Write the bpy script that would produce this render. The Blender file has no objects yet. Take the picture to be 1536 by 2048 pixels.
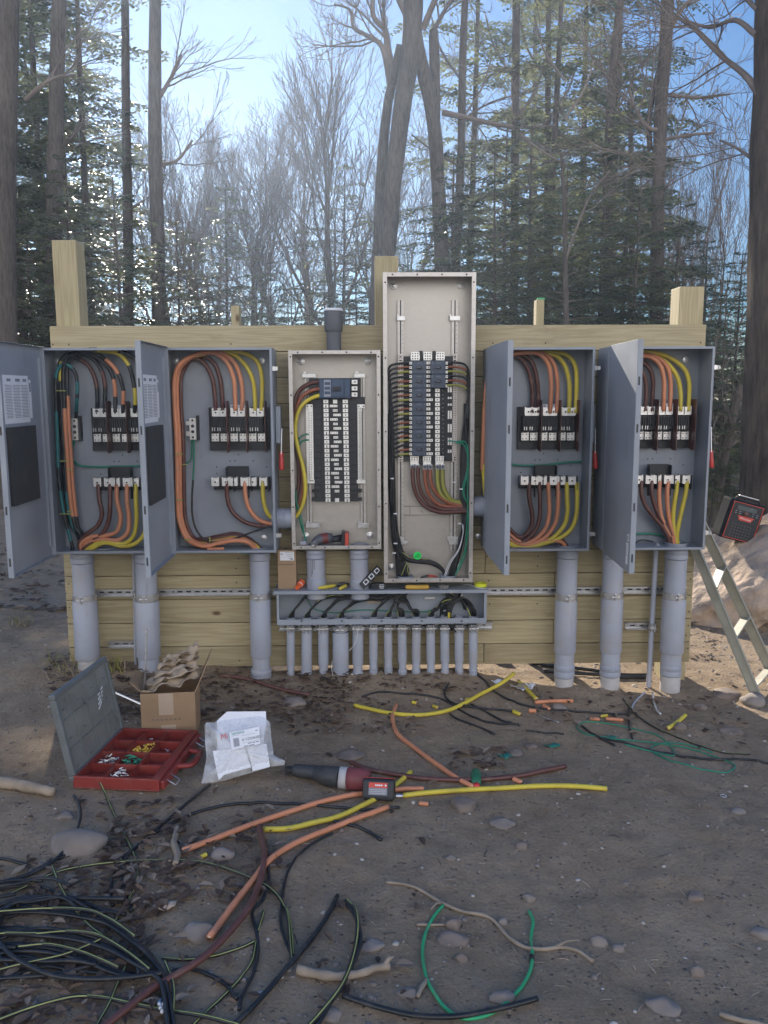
import bpy, bmesh, math, random
from mathutils import Vector, Matrix, noise
RN = random.Random(11)
S = bpy.context.scene
COL = S.collection
rad = math.radians

# ---------------------------------------------------------------- camera
FPX, PCX, PCY = 1650.0, 768.0, 1024.0
CAM = Vector((0.0, -4.7, 1.65))
MC = Matrix.Rotation(rad(-1.0), 3, 'Z') @ Matrix.Rotation(rad(90 - 8.3), 3, 'X') @ Matrix.Rotation(rad(-0.22), 3, 'Z')
cd = bpy.data.cameras.new('camera')
cd.sensor_fit = 'VERTICAL'; cd.sensor_height = 36.0; cd.sensor_width = 27.0
cd.lens = 36.0 * FPX / 2048.0
cd.clip_start = 0.05; cd.clip_end = 3000
cam = bpy.data.objects.new('camera', cd); COL.objects.link(cam)
cam.matrix_world = Matrix.Translation(CAM) @ MC.to_4x4()
S.camera = cam

# ---------------------------------------------------------------- light
def pixdir(px, py):
    return MC @ Vector(((px - PCX) / FPX, -(py - PCY) / FPX, -1.0))
sd = pixdir(232, -70).normalized()
SUN_EL = math.asin(sd.z)
SUN_AZ = math.atan2(sd.x, sd.y)          # clockwise from +Y
HAZE = .0024
SKYSAT, SKYVAL, FILL_CLOUD = 3.2, 1.1, 13.5
w = bpy.data.worlds.new('World'); S.world = w; w.use_nodes = True
nt = w.node_tree; nt.nodes.clear()
sky = nt.nodes.new('ShaderNodeTexSky'); sky.sky_type = 'NISHITA'; sky.sun_disc = False
sky.sun_elevation = SUN_EL; sky.sun_rotation = SUN_AZ
sky.air_density = 1.0; sky.dust_density = 0.15; sky.ozone_density = 2.2; sky.altitude = 300
bg = nt.nodes.new('ShaderNodeBackground'); bg.inputs[1].default_value = 0.10
wo = nt.nodes.new('ShaderNodeOutputWorld')
# even out the very wide brightness range of the sky, keeping its hue
bw = nt.nodes.new('ShaderNodeRGBToBW'); nt.links.new(sky.outputs[0], bw.inputs[0])
pw = nt.nodes.new('ShaderNodeMath'); pw.operation = 'POWER'; pw.inputs[1].default_value = -0.82; nt.links.new(bw.outputs[0], pw.inputs[0])
vs = nt.nodes.new('ShaderNodeVectorMath'); vs.operation = 'SCALE'; nt.links.new(sky.outputs[0], vs.inputs[0]); nt.links.new(pw.outputs[0], vs.inputs['Scale'])
hs = nt.nodes.new('ShaderNodeHueSaturation'); hs.inputs['Saturation'].default_value = SKYSAT; hs.inputs['Hue'].default_value = .506; hs.inputs['Value'].default_value = SKYVAL; nt.links.new(vs.outputs[0], hs.inputs['Color'])
# unseen bright cloud bank added behind the camera to fill the front faces
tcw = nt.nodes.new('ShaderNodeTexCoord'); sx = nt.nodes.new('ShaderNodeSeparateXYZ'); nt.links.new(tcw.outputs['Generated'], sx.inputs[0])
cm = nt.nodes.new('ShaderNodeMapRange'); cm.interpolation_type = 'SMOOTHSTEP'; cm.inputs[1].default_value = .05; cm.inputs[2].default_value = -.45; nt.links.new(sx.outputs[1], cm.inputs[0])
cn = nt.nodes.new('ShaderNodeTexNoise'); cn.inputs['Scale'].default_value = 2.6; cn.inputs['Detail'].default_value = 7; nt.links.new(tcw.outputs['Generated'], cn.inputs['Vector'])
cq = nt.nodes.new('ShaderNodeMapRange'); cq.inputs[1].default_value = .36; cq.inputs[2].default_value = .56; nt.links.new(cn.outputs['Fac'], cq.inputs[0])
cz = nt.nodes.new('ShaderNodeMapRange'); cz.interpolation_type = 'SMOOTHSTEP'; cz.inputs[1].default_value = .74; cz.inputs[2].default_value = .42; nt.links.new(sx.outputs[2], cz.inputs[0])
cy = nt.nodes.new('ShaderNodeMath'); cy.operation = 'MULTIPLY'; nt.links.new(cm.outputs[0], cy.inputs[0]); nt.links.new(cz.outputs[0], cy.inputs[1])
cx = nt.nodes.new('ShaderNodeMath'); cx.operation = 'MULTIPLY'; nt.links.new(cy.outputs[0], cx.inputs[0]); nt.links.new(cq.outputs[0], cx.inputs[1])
cmix = nt.nodes.new('ShaderNodeMix'); cmix.data_type = 'RGBA'; nt.links.new(cx.outputs[0], cmix.inputs[0]); nt.links.new(hs.outputs[0], cmix.inputs[6]); cmix.inputs[7].default_value = tuple(FILL_CLOUD * c for c in (1.0, .95, .905)) + (1,)
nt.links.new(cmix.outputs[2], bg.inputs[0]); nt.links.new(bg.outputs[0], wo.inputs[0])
ld = bpy.data.lights.new('sun', 'SUN'); ld.energy = 5.0; ld.angle = rad(0.5); ld.color = (1.0, 0.90, 0.76)
sun = bpy.data.objects.new('sun', ld); COL.objects.link(sun)
sun.rotation_euler = (-sd).to_track_quat('-Z', 'Y').to_euler()
sun.location = (-3, 10, 8)
S.view_settings.view_transform = 'Standard'; S.view_settings.look = 'None'
S.view_settings.exposure = 1.18; S.view_settings.gamma = 1.0
S.view_settings.use_curve_mapping = False
S.render.film_transparent = False
S.cycles.use_denoising = True
S.cycles.max_bounces = 6; S.cycles.diffuse_bounces = 3; S.cycles.glossy_bounces = 3
S.cycles.transmission_bounces = 3; S.cycles.transparent_max_bounces = 8; S.cycles.volume_bounces = 1
S.cycles.caustics_reflective = False; S.cycles.caustics_refractive = False

# ---------------------------------------------------------------- pixel <-> world
def W(px, py, Y):
    d = pixdir(px, py); t = (Y - CAM.y) / d.y
    return CAM + d * t
def gz(x, y):
    f = min(1.0, max(0.0, (y + 3.6) / 2.6))
    g = min(1.0, max(0.0, (3.0 - y) / 2.0)) if y > 1 else 1.0
    z = -0.033 * max(-3, min(3, x)) * f * g
    near = max(0.0, 1.0 - max(abs(x) - 6, 0) / 10 - max(y - 6, 0) / 10)
    if near > 0:
        p = Vector((x, y, 0))
        z += near * (0.030 * noise.noise(p * 0.9) + 0.012 * noise.noise(p * 2.7 + Vector((5, 1, 2))) + 0.0085 * noise.noise(p * 7.0) + 0.0055 * noise.noise(p * 17.0))
    if y > 4: z += 0.12 * noise.noise(Vector((x * .2, y * .2, 3))) * min(1, (y - 4) / 6)
    # soil heaped around the conduits
    z += (0.035 if x < .3 else max(0, .035 - .05 * (x - .3))) * math.exp(-((y + 0.10) / 0.22) ** 2) * (1 if abs(x) < 1.9 else math.exp(-((abs(x) - 1.9) / .3) ** 2))
    return z
def G(px, py, dz=0.0):
    d = pixdir(px, py); z = 0.0
    for _ in range(6):
        t = (z + dz - CAM.z) / d.z; p = CAM + d * t
        z = gz(p.x, p.y)
    return Vector((p.x, p.y, z + dz))
def PPM(Y):
    return FPX / (Y - CAM.y)
def RC(px0, py0, px1, py1, Y):
    a, b, c, d = W(px0, py0, Y), W(px1, py0, Y), W(px0, py1, Y), W(px1, py1, Y)
    return ((a.x + c.x) / 2, (b.x + d.x) / 2, (c.z + d.z) / 2, (a.z + b.z) / 2)   # x0 x1 z0 z1
def Z(ox, oy, s):
    return lambda u, v: (ox + u / s, oy + v / s)

# ---------------------------------------------------------------- mesh builder
class MB:
    def __init__(s): s.v = []; s.f = []; s.m = []; s.M = None
    def add(s, vs, fs, mi=0):
        o = len(s.v)
        if s.M is not None: vs = [s.M @ Vector(v) for v in vs]
        s.v.extend([tuple(v) for v in vs]); s.f.extend([tuple(i + o for i in f) for f in fs])
        s.m.extend([mi] * len(fs)); return s
    def box(s, x0, x1, y0, y1, z0, z1, mi=0):
        return s.add([(x0, y0, z0), (x1, y0, z0), (x1, y1, z0), (x0, y1, z0), (x0, y0, z1), (x1, y0, z1), (x1, y1, z1), (x0, y1, z1)],
                     [(0, 3, 2, 1), (4, 5, 6, 7), (0, 1, 5, 4), (1, 2, 6, 5), (2, 3, 7, 6), (3, 0, 4, 7)], mi)
    def prism(s, poly, d, mi=0):
        """poly: list of Vectors (one plane), extruded by vector d"""
        n = len(poly); d = Vector(d)
        vs = [Vector(p) for p in poly] + [Vector(p) + d for p in poly]
        fs = [tuple(range(n - 1, -1, -1)), tuple(range(n, 2 * n))] + [(i, (i + 1) % n, n + (i + 1) % n, n + i) for i in range(n)]
        return s.add(vs, fs, mi)
    def tube(s, pts, r, n=8, mi=0, cap=True, pat=None, jit=0, jf=3.0, flat=1.0):
        pts = [Vector(p) for p in pts]; k = len(pts)
        rs = r if isinstance(r, (list, tuple)) else [r] * k
        t0 = (pts[1] - pts[0]).normalized()
        up = Vector((0, 0, 1)) if abs(t0.z) < .9 else Vector((1, 0, 0))
        a = t0.cross(up).normalized(); vs = []
        for i in range(k):
            t = (pts[min(i + 1, k - 1)] - pts[max(i - 1, 0)])
            t = t.normalized() if t.length > 1e-9 else t0
            a = a - t * a.dot(t)
            a = a.normalized() if a.length > 1e-6 else t.orthogonal().normalized()
            b = t.cross(a)
            for j in range(n):
                an = 2 * math.pi * j / n
                d = a * math.cos(an) + b * math.sin(an) * flat
                q = pts[i] + d * rs[i]
                if jit: q = pts[i] + d * rs[i] * (1 + jit * noise.noise(Vector((q.x * jf, q.y * jf, q.z * jf * .35))))
                vs.append(q)
        fs = []; ms = []
        for i in range(k - 1):
            m = mi if pat is None else pat[i * len(pat) // (k - 1)]
            for j in range(n):
                fs.append((i * n + j, i * n + (j + 1) % n, (i + 1) * n + (j + 1) % n, (i + 1) * n + j)); ms.append(m)
        if cap:
            fs.append(tuple(range(n - 1, -1, -1))); ms.append(ms[0])
            fs.append(tuple((k - 1) * n + j for j in range(n))); ms.append(ms[-1])
        o = len(s.m); s.add(vs, fs, 0); s.m[o:] = ms
        return s
    def cyl(s, p0, p1, r, n=20, mi=0): return s.tube([p0, p1], r, n, mi)
    def lathe(s, axis0, prof, n=24, mi=0, axis=(0, 0, 1)):
        """prof: (r, h) pairs along axis from axis0"""
        ax = Vector(axis).normalized(); a = ax.orthogonal().normalized(); b = ax.cross(a); o = Vector(axis0); vs = []
        for r, h in prof:
            for j in range(n):
                an = 2 * math.pi * j / n
                vs.append(o + ax * h + (a * math.cos(an) + b * math.sin(an)) * r)
        k = len(prof); fs = []
        for i in range(k - 1):
            for j in range(n): fs.append((i * n + j, i * n + (j + 1) % n, (i + 1) * n + (j + 1) % n, (i + 1) * n + j))
        fs.append(tuple(range(n - 1, -1, -1))); fs.append(tuple((k - 1) * n + j for j in range(n)))
        return s.add(vs, fs, mi)

def tag(o, label, cat=None, group=None, kind=None):
    if label: o['label'] = label
    if cat: o['category'] = cat
    if group: o['group'] = group
    if kind: o['kind'] = kind
    return o
def mesh(name, mb, mats, off=None, smooth=False):
    me = bpy.data.meshes.new(name)
    v = mb.v if off is None else [(a - off.x, b - off.y, c - off.z) for a, b, c in mb.v]
    me.from_pydata(v, [], mb.f)
    for m in (mats if isinstance(mats, (list, tuple)) else [mats]): me.materials.append(m)
    if any(mb.m): me.polygons.foreach_set('material_index', mb.m)
    if smooth:
        me.polygons.foreach_set('use_smooth', [True] * len(mb.f))
        if smooth != 'all': me.set_sharp_from_angle(angle=rad(38))
    me.update()
    return me
def root_loc(o):
    while o.parent: o = o.parent
    return o.location.copy()
def part(name, mb, mats, parent, smooth=False, bevel=0, label=None, local=False, loc=None):
    """one mesh object under parent; mesh given in world coordinates unless local"""
    me = mb if isinstance(mb, bpy.types.Mesh) else mesh(name, mb, mats, None if local else root_loc(parent), smooth)
    o = bpy.data.objects.new(name, me); COL.objects.link(o); o.parent = parent
    if loc is not None: o.location = loc
    if bevel: bev(o, bevel)
    if label: o['label'] = label
    return o
def bev(o, wd, seg=2):
    m = o.modifiers.new('Bevel', 'BEVEL'); m.width = wd; m.segments = seg; m.limit_method = 'ANGLE'; m.angle_limit = rad(40)
def thing(name, label, cat, loc, group=None):
    o = bpy.data.objects.new(name, None); COL.objects.link(o); o.location = loc; o.empty_display_size = .1
    return tag(o, label, cat, group)
def solo(name, mb, mats, label, cat, group=None, smooth=False, bevel=0, kind=None):
    """a thing that is one mesh; origin at the bottom centre of its bounds"""
    xs = [v[0] for v in mb.v]; ys = [v[1] for v in mb.v]; zs = [v[2] for v in mb.v]
    c = Vector(((min(xs) + max(xs)) / 2, (min(ys) + max(ys)) / 2, min(zs)))
    o = bpy.data.objects.new(name, mesh(name, mb, mats, c, smooth)); COL.objects.link(o); o.location = c
    if bevel: bev(o, bevel)
    return tag(o, label, cat, group, kind)
def sm(pts, k=6):
    """Catmull-Rom through pts"""
    P = [Vector(p) for p in pts]
    if len(P) < 3: return P
    P = [P[0] * 2 - P[1]] + P + [P[-1] * 2 - P[-2]]; out = []
    for i in range(1, len(P) - 2):
        a, b, c, d = P[i - 1:i + 3]
        for j in range(k):
            t = j / k
            out.append(0.5 * ((2 * b) + (c - a) * t + (2 * a - 5 * b + 4 * c - d) * t * t + (3 * b - a - 3 * c + d) * t ** 3))
    out.append(P[-2]); return out
def txt(name, body, size, M4, m, parent, ext=.0004, align='CENTER'):
    cu = bpy.data.curves.new(name, 'FONT'); cu.body = body; cu.size = size; cu.extrude = ext; cu.align_x = align; cu.align_y = 'CENTER'
    tmp = bpy.data.objects.new(name, cu); COL.objects.link(tmp); bpy.context.view_layer.update()
    me = bpy.data.meshes.new_from_object(tmp.evaluated_get(bpy.context.evaluated_depsgraph_get())); bpy.data.objects.remove(tmp)
    me.materials.clear(); me.materials.append(m)
    o = bpy.data.objects.new(name, me); COL.objects.link(o); o.parent = parent
    L = M4.copy(); L.translation = L.translation - root_loc(parent)
    o.matrix_local = L
    return o

# ---------------------------------------------------------------- materials
MATS = {}
def mat(name, col, rough=.6, metal=0, amt=.12, sc=18, bump=0, bsc=None, stretch=None, spec=None, detail=4, col2=None, trans=0, coat=0):
    m = bpy.data.materials.new(name); m.use_nodes = True; n = m.node_tree; b = n.nodes['Principled BSDF']
    b.inputs['Roughness'].default_value = rough; b.inputs['Metallic'].default_value = metal
    if spec is not None: b.inputs['Specular IOR Level'].default_value = spec
    if coat: b.inputs['Coat Weight'].default_value = coat
    tc = n.nodes.new('ShaderNodeTexCoord'); mp = n.nodes.new('ShaderNodeMapping')
    n.links.new(tc.outputs['Object'], mp.inputs[0])
    if stretch: mp.inputs['Scale'].default_value = stretch
    oi = n.nodes.new('ShaderNodeObjectInfo'); vm = n.nodes.new('ShaderNodeVectorMath'); vm.operation = 'MULTIPLY'
    n.links.new(oi.outputs['Random'], vm.inputs[0]); vm.inputs[1].default_value = (37, 91, 53)
    n.links.new(vm.outputs[0], mp.inputs['Location'])
    ns = n.nodes.new('ShaderNodeTexNoise'); ns.inputs['Scale'].default_value = sc; ns.inputs['Detail'].default_value = detail
    n.links.new(mp.outputs[0], ns.inputs['Vector'])
    cr = n.nodes.new('ShaderNodeValToRGB'); e = cr.color_ramp.elements
    e[0].position = .3; e[1].position = .72
    c2 = col2 or tuple(min(1, c * (1 + amt)) for c in col)
    e[0].color = tuple(c * (1 - amt) for c in col) + (1,); e[1].color = tuple(c2) + (1,)
    n.links.new(ns.outputs['Fac'], cr.inputs[0]); n.links.new(cr.outputs[0], b.inputs['Base Color'])
    # roughness varies a little too
    mr = n.nodes.new('ShaderNodeMapRange'); mr.inputs['To Min'].default_value = max(0.03, rough - .1); mr.inputs['To Max'].default_value = min(1, rough + .1)
    n.links.new(ns.outputs['Fac'], mr.inputs[0]); n.links.new(mr.outputs[0], b.inputs['Roughness'])
    if bump:
        n2 = n.nodes.new('ShaderNodeTexNoise'); n2.inputs['Scale'].default_value = bsc or sc * 2; n2.inputs['Detail'].default_value = 5
        n.links.new(mp.outputs[0], n2.inputs['Vector'])
        bp = n.nodes.new('ShaderNodeBump'); bp.inputs['Strength'].default_value = 1.0; bp.inputs['Distance'].default_value = bump
        n.links.new(n2.outputs['Fac'], bp.inputs['Height']); n.links.new(bp.outputs[0], b.inputs['Normal'])
    if trans:
        tb = n.nodes.new('ShaderNodeBsdfTranslucent'); mx = n.nodes.new('ShaderNodeMixShader'); mx.inputs[0].default_value = trans
        n.links.new(cr.outputs[0], tb.inputs[0]); n.links.new(b.outputs[0], mx.inputs[1]); n.links.new(tb.outputs[0], mx.inputs[2])
        n.links.new(mx.outputs[0], n.nodes['Material Output'].inputs[0])
    MATS[name] = m; return m

def wood(name, c0, c1, stretch, knots=True):
    m = bpy.data.materials.new(name); m.use_nodes = True; n = m.node_tree; b = n.nodes['Principled BSDF']; L = n.links.new
    b.inputs['Roughness'].default_value = .72; b.inputs['Specular IOR Level'].default_value = .3
    tc = n.nodes.new('ShaderNodeTexCoord'); mp = n.nodes.new('ShaderNodeMapping'); mp.inputs['Scale'].default_value = stretch
    L(tc.outputs['Object'], mp.inputs[0])
    oi = n.nodes.new('ShaderNodeObjectInfo'); vm = n.nodes.new('ShaderNodeVectorMath'); vm.operation = 'MULTIPLY'
    L(oi.outputs['Random'], vm.inputs[0]); vm.inputs[1].default_value = (37, 91, 53); L(vm.outputs[0], mp.inputs['Location'])
    ns = n.nodes.new('ShaderNodeTexNoise'); ns.inputs['Scale'].default_value = 1.6; ns.inputs['Detail'].default_value = 3; L(mp.outputs[0], ns.inputs['Vector'])
    # growth rings: bands of the slow noise
    mu = n.nodes.new('ShaderNodeMath'); mu.operation = 'MULTIPLY'; mu.inputs[1].default_value = 46; L(ns.outputs['Fac'], mu.inputs[0])
    sn = n.nodes.new('ShaderNodeMath'); sn.operation = 'SINE'; L(mu.outputs[0], sn.inputs[0])
    mr = n.nodes.new('ShaderNodeMapRange'); mr.inputs[1].default_value = -1; L(sn.outputs[0], mr.inputs[0])
    n3 = n.nodes.new('ShaderNodeTexNoise'); n3.inputs['Scale'].default_value = 9; n3.inputs['Detail'].default_value = 5; L(mp.outputs[0], n3.inputs['Vector'])
    mx = n.nodes.new('ShaderNodeMix'); mx.data_type = 'FLOAT'; mx.inputs[0].default_value = .55; L(mr.outputs[0], mx.inputs[2]); L(n3.outputs['Fac'], mx.inputs[3])
    cr = n.nodes.new('ShaderNodeValToRGB'); e = cr.color_ramp.elements; e[0].position = .2; e[1].position = .8
    e[0].color = c0 + (1,); e[1].color = c1 + (1,); L(mx.outputs[0], cr.inputs[0]); out = cr.outputs[0]
    # each board a little different
    hs = n.nodes.new('ShaderNodeHueSaturation'); r2 = n.nodes.new('ShaderNodeMapRange'); L(oi.outputs['Random'], r2.inputs[0])
    r2.inputs['To Min'].default_value = .82; r2.inputs['To Max'].default_value = 1.12; L(r2.outputs[0], hs.inputs['Value']); L(out, hs.inputs['Color']); out = hs.outputs[0]
    if knots:
        vo = n.nodes.new('ShaderNodeTexVoronoi'); vo.inputs['Scale'].default_value = 2.2
        mp2 = n.nodes.new('ShaderNodeMapping'); s = [1 if q < 5 else 2.0 for q in stretch]; mp2.inputs['Scale'].default_value = s
        L(tc.outputs['Object'], mp2.inputs[0]); L(vm.outputs[0], mp2.inputs['Location']); L(mp2.outputs[0], vo.inputs['Vector'])
        kr = n.nodes.new('ShaderNodeValToRGB'); k = kr.color_ramp.elements; k[0].position = .03; k[1].position = .075
        k[0].color = (1, 1, 1, 1); k[1].color = (0, 0, 0, 1); L(vo.outputs['Distance'], kr.inputs[0])
        m2 = n.nodes.new('ShaderNodeMix'); m2.data_type = 'RGBA'; L(kr.outputs[0], m2.inputs[0]); L(out, m2.inputs[6]); m2.inputs[7].default_value = (.12, .07, .035, 1); out = m2.outputs[2]
    L(out, b.inputs['Base Color'])
    bp = n.nodes.new('ShaderNodeBump'); bp.inputs['Distance'].default_value = .0012; L(n3.outputs['Fac'], bp.inputs['Height']); L(bp.outputs[0], b.inputs['Normal'])
    return m

def barkmat(name, c0, c1, sc=1.0):
    m = bpy.data.materials.new(name); m.use_nodes = True; n = m.node_tree; b = n.nodes['Principled BSDF']; L = n.links.new
    b.inputs['Roughness'].default_value = .9; b.inputs['Specular IOR Level'].default_value = .2
    tc = n.nodes.new('ShaderNodeTexCoord'); mp = n.nodes.new('ShaderNodeMapping'); mp.inputs['Scale'].default_value = (sc, sc, sc * .16); L(tc.outputs['Object'], mp.inputs[0])
    ns = n.nodes.new('ShaderNodeTexNoise'); ns.inputs['Scale'].default_value = 30; ns.inputs['Detail'].default_value = 8; ns.inputs['Roughness'].default_value = .7; L(mp.outputs[0], ns.inputs['Vector'])
    n2 = n.nodes.new('ShaderNodeTexNoise'); n2.inputs['Scale'].default_value = 1.5; n2.inputs['Detail'].default_value = 4; L(tc.outputs['Object'], n2.inputs['Vector'])
    mx = n.nodes.new('ShaderNodeMix'); mx.data_type = 'FLOAT'; mx.inputs[0].default_value = .3; L(ns.outputs['Fac'], mx.inputs[2]); L(n2.outputs['Fac'], mx.inputs[3])
    cr = n.nodes.new('ShaderNodeValToRGB'); e = cr.color_ramp.elements; e[0].position = .34; e[1].position = .66; e[0].color = c0 + (1,); e[1].color = c1 + (1,)
    L(mx.outputs[0], cr.inputs[0]); L(cr.outputs[0], b.inputs['Base Color'])
    bp = n.nodes.new('ShaderNodeBump'); bp.inputs['Distance'].default_value = .03; L(ns.outputs['Fac'], bp.inputs['Height']); L(bp.outputs[0], b.inputs['Normal'])
    return m

M_PLANK = wood('treated_plank', (.335, .275, .16), (.43, .365, .225), (.55, 14, 14))
M_POST = wood('treated_post', (.36, .30, .175), (.45, .385, .235), (14, 14, .55))
M_GREY = mat('grey_enamel', (.28, .31, .36), .42, amt=.12, sc=4, bump=.0006, bsc=140)
M_GREYIN = mat('grey_enamel_inside', (.23, .255, .285), .5, amt=.06, sc=4, bump=.0006, bsc=120)
M_GALV = mat('galvanised_sheet', (.45, .425, .395), .42, metal=.75, amt=.05, sc=30, bump=.0004, bsc=60)
M_GALVR = mat('galvanised_rim', (.50, .475, .455), .4, metal=.7, amt=.1, sc=40)
M_ZINC = mat('zinc_plate', (.62, .62, .63), .33, metal=.85, amt=.1, sc=50)
M_ALU = mat('tinned_lug', (.80, .79, .77), .36, metal=.55, amt=.08, sc=90)
M_DARKHOLE = mat('dark_recess', (.03, .03, .032), .6)
M_BLACK = mat('black_moulding', (.02, .021, .025), .5, amt=.2)
M_BREAK = mat('slate_breaker', (.055, .075, .11), .45, amt=.1, sc=30)
M_MAINB = mat('blue_breaker', (.04, .07, .13), .4, amt=.1, sc=30)
M_BARR = mat('brown_barrier', (.115, .04, .032), .38, amt=.1, sc=20)
M_PVC = mat('grey_pvc', (.345, .37, .44), .48, amt=.06, sc=7, bump=.0004, bsc=90)
M_PVC2 = mat('grey_pvc_fitting', (.295, .32, .385), .45, amt=.06, sc=7)
M_PVCD = mat('dusty_pvc', (.42, .41, .41), .65, amt=.16, sc=11)
M_ORNG = mat('orange_insulation', (.62, .25, .13), .45, amt=.1, sc=12)
M_YELL = mat('yellow_insulation', (.62, .50, .055), .42, amt=.1, sc=12)
M_BRWN = mat('brown_insulation', (.115, .045, .036), .42, amt=.14, sc=12)
M_BLK = mat('black_insulation', (.013, .015, .018), .42, amt=.25, sc=15)
M_GRN = mat('green_insulation', (.018, .23, .14), .42, amt=.1, sc=12)
M_BGRN = mat('bright_green_insulation', (.03, .36, .15), .4, amt=.1, sc=12)
M_STRIPE = mat('yellow_green_stripe', (.34, .37, .11), .5, amt=.2)
M_WHITE = mat('white_label', (.75, .76, .80), .6, amt=.04)
M_PRINT = mat('grey_print', (.22, .23, .27), .7)
M_COPPER = mat('copper_strands', (.6, .4, .28), .35, metal=.9)
M_RED = mat('red_plastic', (.50, .035, .03), .42, amt=.1)
M_REDLAB = mat('red_label', (.58, .07, .045), .5, amt=.06)
M_RUB = mat('dark_rubber', (.035, .038, .042), .6, amt=.2)
M_CARD = mat('brown_cardboard', (.33, .22, .13), .85, amt=.08, sc=9, bump=.0004, bsc=60)
M_TAPE = mat('paper_tape', (.47, .36, .27), .7, amt=.06)
M_CRATE = mat('red_organiser_plastic', (.23, .032, .026), .46, amt=.15, sc=14)
M_LID = mat('smoky_lid_plastic', (.17, .185, .18), .3, amt=.18, sc=9, coat=.3)
M_LIDF = mat('lid_frame_plastic', (.13, .145, .15), .5, amt=.1)
M_STONE = mat('grey_stone', (.235, .20, .175), .85, amt=.22, sc=9, bump=.004, bsc=25)
M_STONE2 = mat('brown_stone', (.20, .16, .135), .85, amt=.25, sc=12, bump=.004, bsc=25)
M_STONE3 = mat('pale_pebble', (.42, .38, .34), .85, amt=.2, sc=9)
M_BOULD = mat('boulder_stone', (.47, .355, .26), .92, amt=.25, sc=6, bump=.03, bsc=12, detail=8)
M_STICK = mat('weathered_stick', (.30, .24, .18), .85, amt=.25, sc=16, bump=.003, bsc=30)
M_LADDER = mat('ladder_fibreglass', (.31, .30, .245), .5, amt=.12, sc=15)
M_LADALU = mat('ladder_aluminium', (.55, .55, .53), .45, metal=.6, amt=.1)
M_ORPL = mat('orange_plastic', (.75, .13, .035), .4, amt=.08)
M_TAPEY = mat('yellow_tape', (.68, .72, .03), .45, amt=.05)
M_TAPEG = mat('grey_tape', (.16, .155, .15), .6, amt=.1)
M_GSTICK = mat('green_sticker', (.02, .75, .13), .5, amt=.03)
M_GPRINT = mat('dark_green_print', (.01, .2, .05), .6)
M_SCREEN = mat('dim_display', (.10, .12, .12), .25, amt=.05)
M_PAPER = mat('brown_paper', (.40, .31, .22), .85, amt=.2, sc=12, bump=.002, bsc=30)
M_DKPVC = mat('dark_grey_pvc', (.085, .09, .105), .5, amt=.08)
M_FTWIG = mat('pale_far_twig', (.17, .145, .13), .85, amt=.25, sc=1)
M_BARK = barkmat('grey_bark', (.055, .046, .04), (.165, .14, .12))
M_BARK2 = barkmat('shaggy_bark', (.028, .022, .018), (.13, .105, .085), .7)
M_TWIG = mat('grey_twig', (.17, .14, .12), .85, amt=.3, sc=3)
M_NEED = mat('hemlock_needles', (.10, .135, .075), .3, amt=.45, sc=.9, trans=.55, col2=(.30, .32, .16), detail=6)
M_OAK = mat('withered_leaf', (.30, .12, .05), .7, amt=.4, sc=5, trans=.3)

def grime(m, col, sc, lo, hi, amt, stretch=None):
    """dust and smears of their own shape over a finished material"""
    n = m.node_tree; b = n.nodes['Principled BSDF']; src = b.inputs['Base Color'].links[0].from_socket
    tc = n.nodes.new('ShaderNodeTexCoord'); mp = n.nodes.new('ShaderNodeMapping'); n.links.new(tc.outputs['Object'], mp.inputs[0])
    if stretch: mp.inputs['Scale'].default_value = stretch
    oi = n.nodes.new('ShaderNodeObjectInfo'); vm = n.nodes.new('ShaderNodeVectorMath'); vm.operation = 'MULTIPLY'; n.links.new(oi.outputs['Random'], vm.inputs[0]); vm.inputs[1].default_value = (61, 23, 87); n.links.new(vm.outputs[0], mp.inputs['Location'])
    ns = n.nodes.new('ShaderNodeTexNoise'); ns.inputs['Scale'].default_value = sc; ns.inputs['Detail'].default_value = 9; ns.inputs['Roughness'].default_value = .68; n.links.new(mp.outputs[0], ns.inputs['Vector'])
    mr = n.nodes.new('ShaderNodeMapRange'); mr.inputs[1].default_value = lo; mr.inputs[2].default_value = hi; mr.inputs['To Max'].default_value = amt; n.links.new(ns.outputs['Fac'], mr.inputs[0])
    mx = n.nodes.new('ShaderNodeMix'); mx.data_type = 'RGBA'; n.links.new(mr.outputs[0], mx.inputs[0]); n.links.new(src, mx.inputs[6]); mx.inputs[7].default_value = tuple(col) + (1,); n.links.new(mx.outputs[2], b.inputs['Base Color'])
DUST = (.36, .31, .26)
for m_ in (M_GREY, M_GREYIN): grime(m_, (.36, .37, .40), 6, .52, .72, .40); grime(m_, (.12, .14, .17), 9, .60, .70, .45, (1, 1, .35))
for m_ in (M_PVC, M_PVC2): grime(m_, DUST, 7, .50, .74, .55); grime(m_, (.20, .21, .25), 5, .60, .68, .5, (6, 6, .7))
for m_ in (M_ORNG, M_YELL, M_BRWN, M_BGRN): grime(m_, (.26, .20, .15), 16, .54, .74, .42)
grime(M_BLK, (.10, .085, .07), 14, .50, .72, .55); grime(M_CRATE, (.30, .22, .17), 9, .54, .75, .4); grime(M_CARD, (.22, .145, .085), 6, .55, .7, .5)
grime(M_PLANK, (.22, .17, .10), 3, .56, .72, .5, (1, 3, 3)); grime(M_RUB, (.13, .11, .09), 12, .55, .75, .45); grime(M_LADDER, (.25, .23, .18), 10, .52, .7, .5)
grime(M_GALV, (.30, .27, .25), 5, .60, .74, .35)
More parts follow.
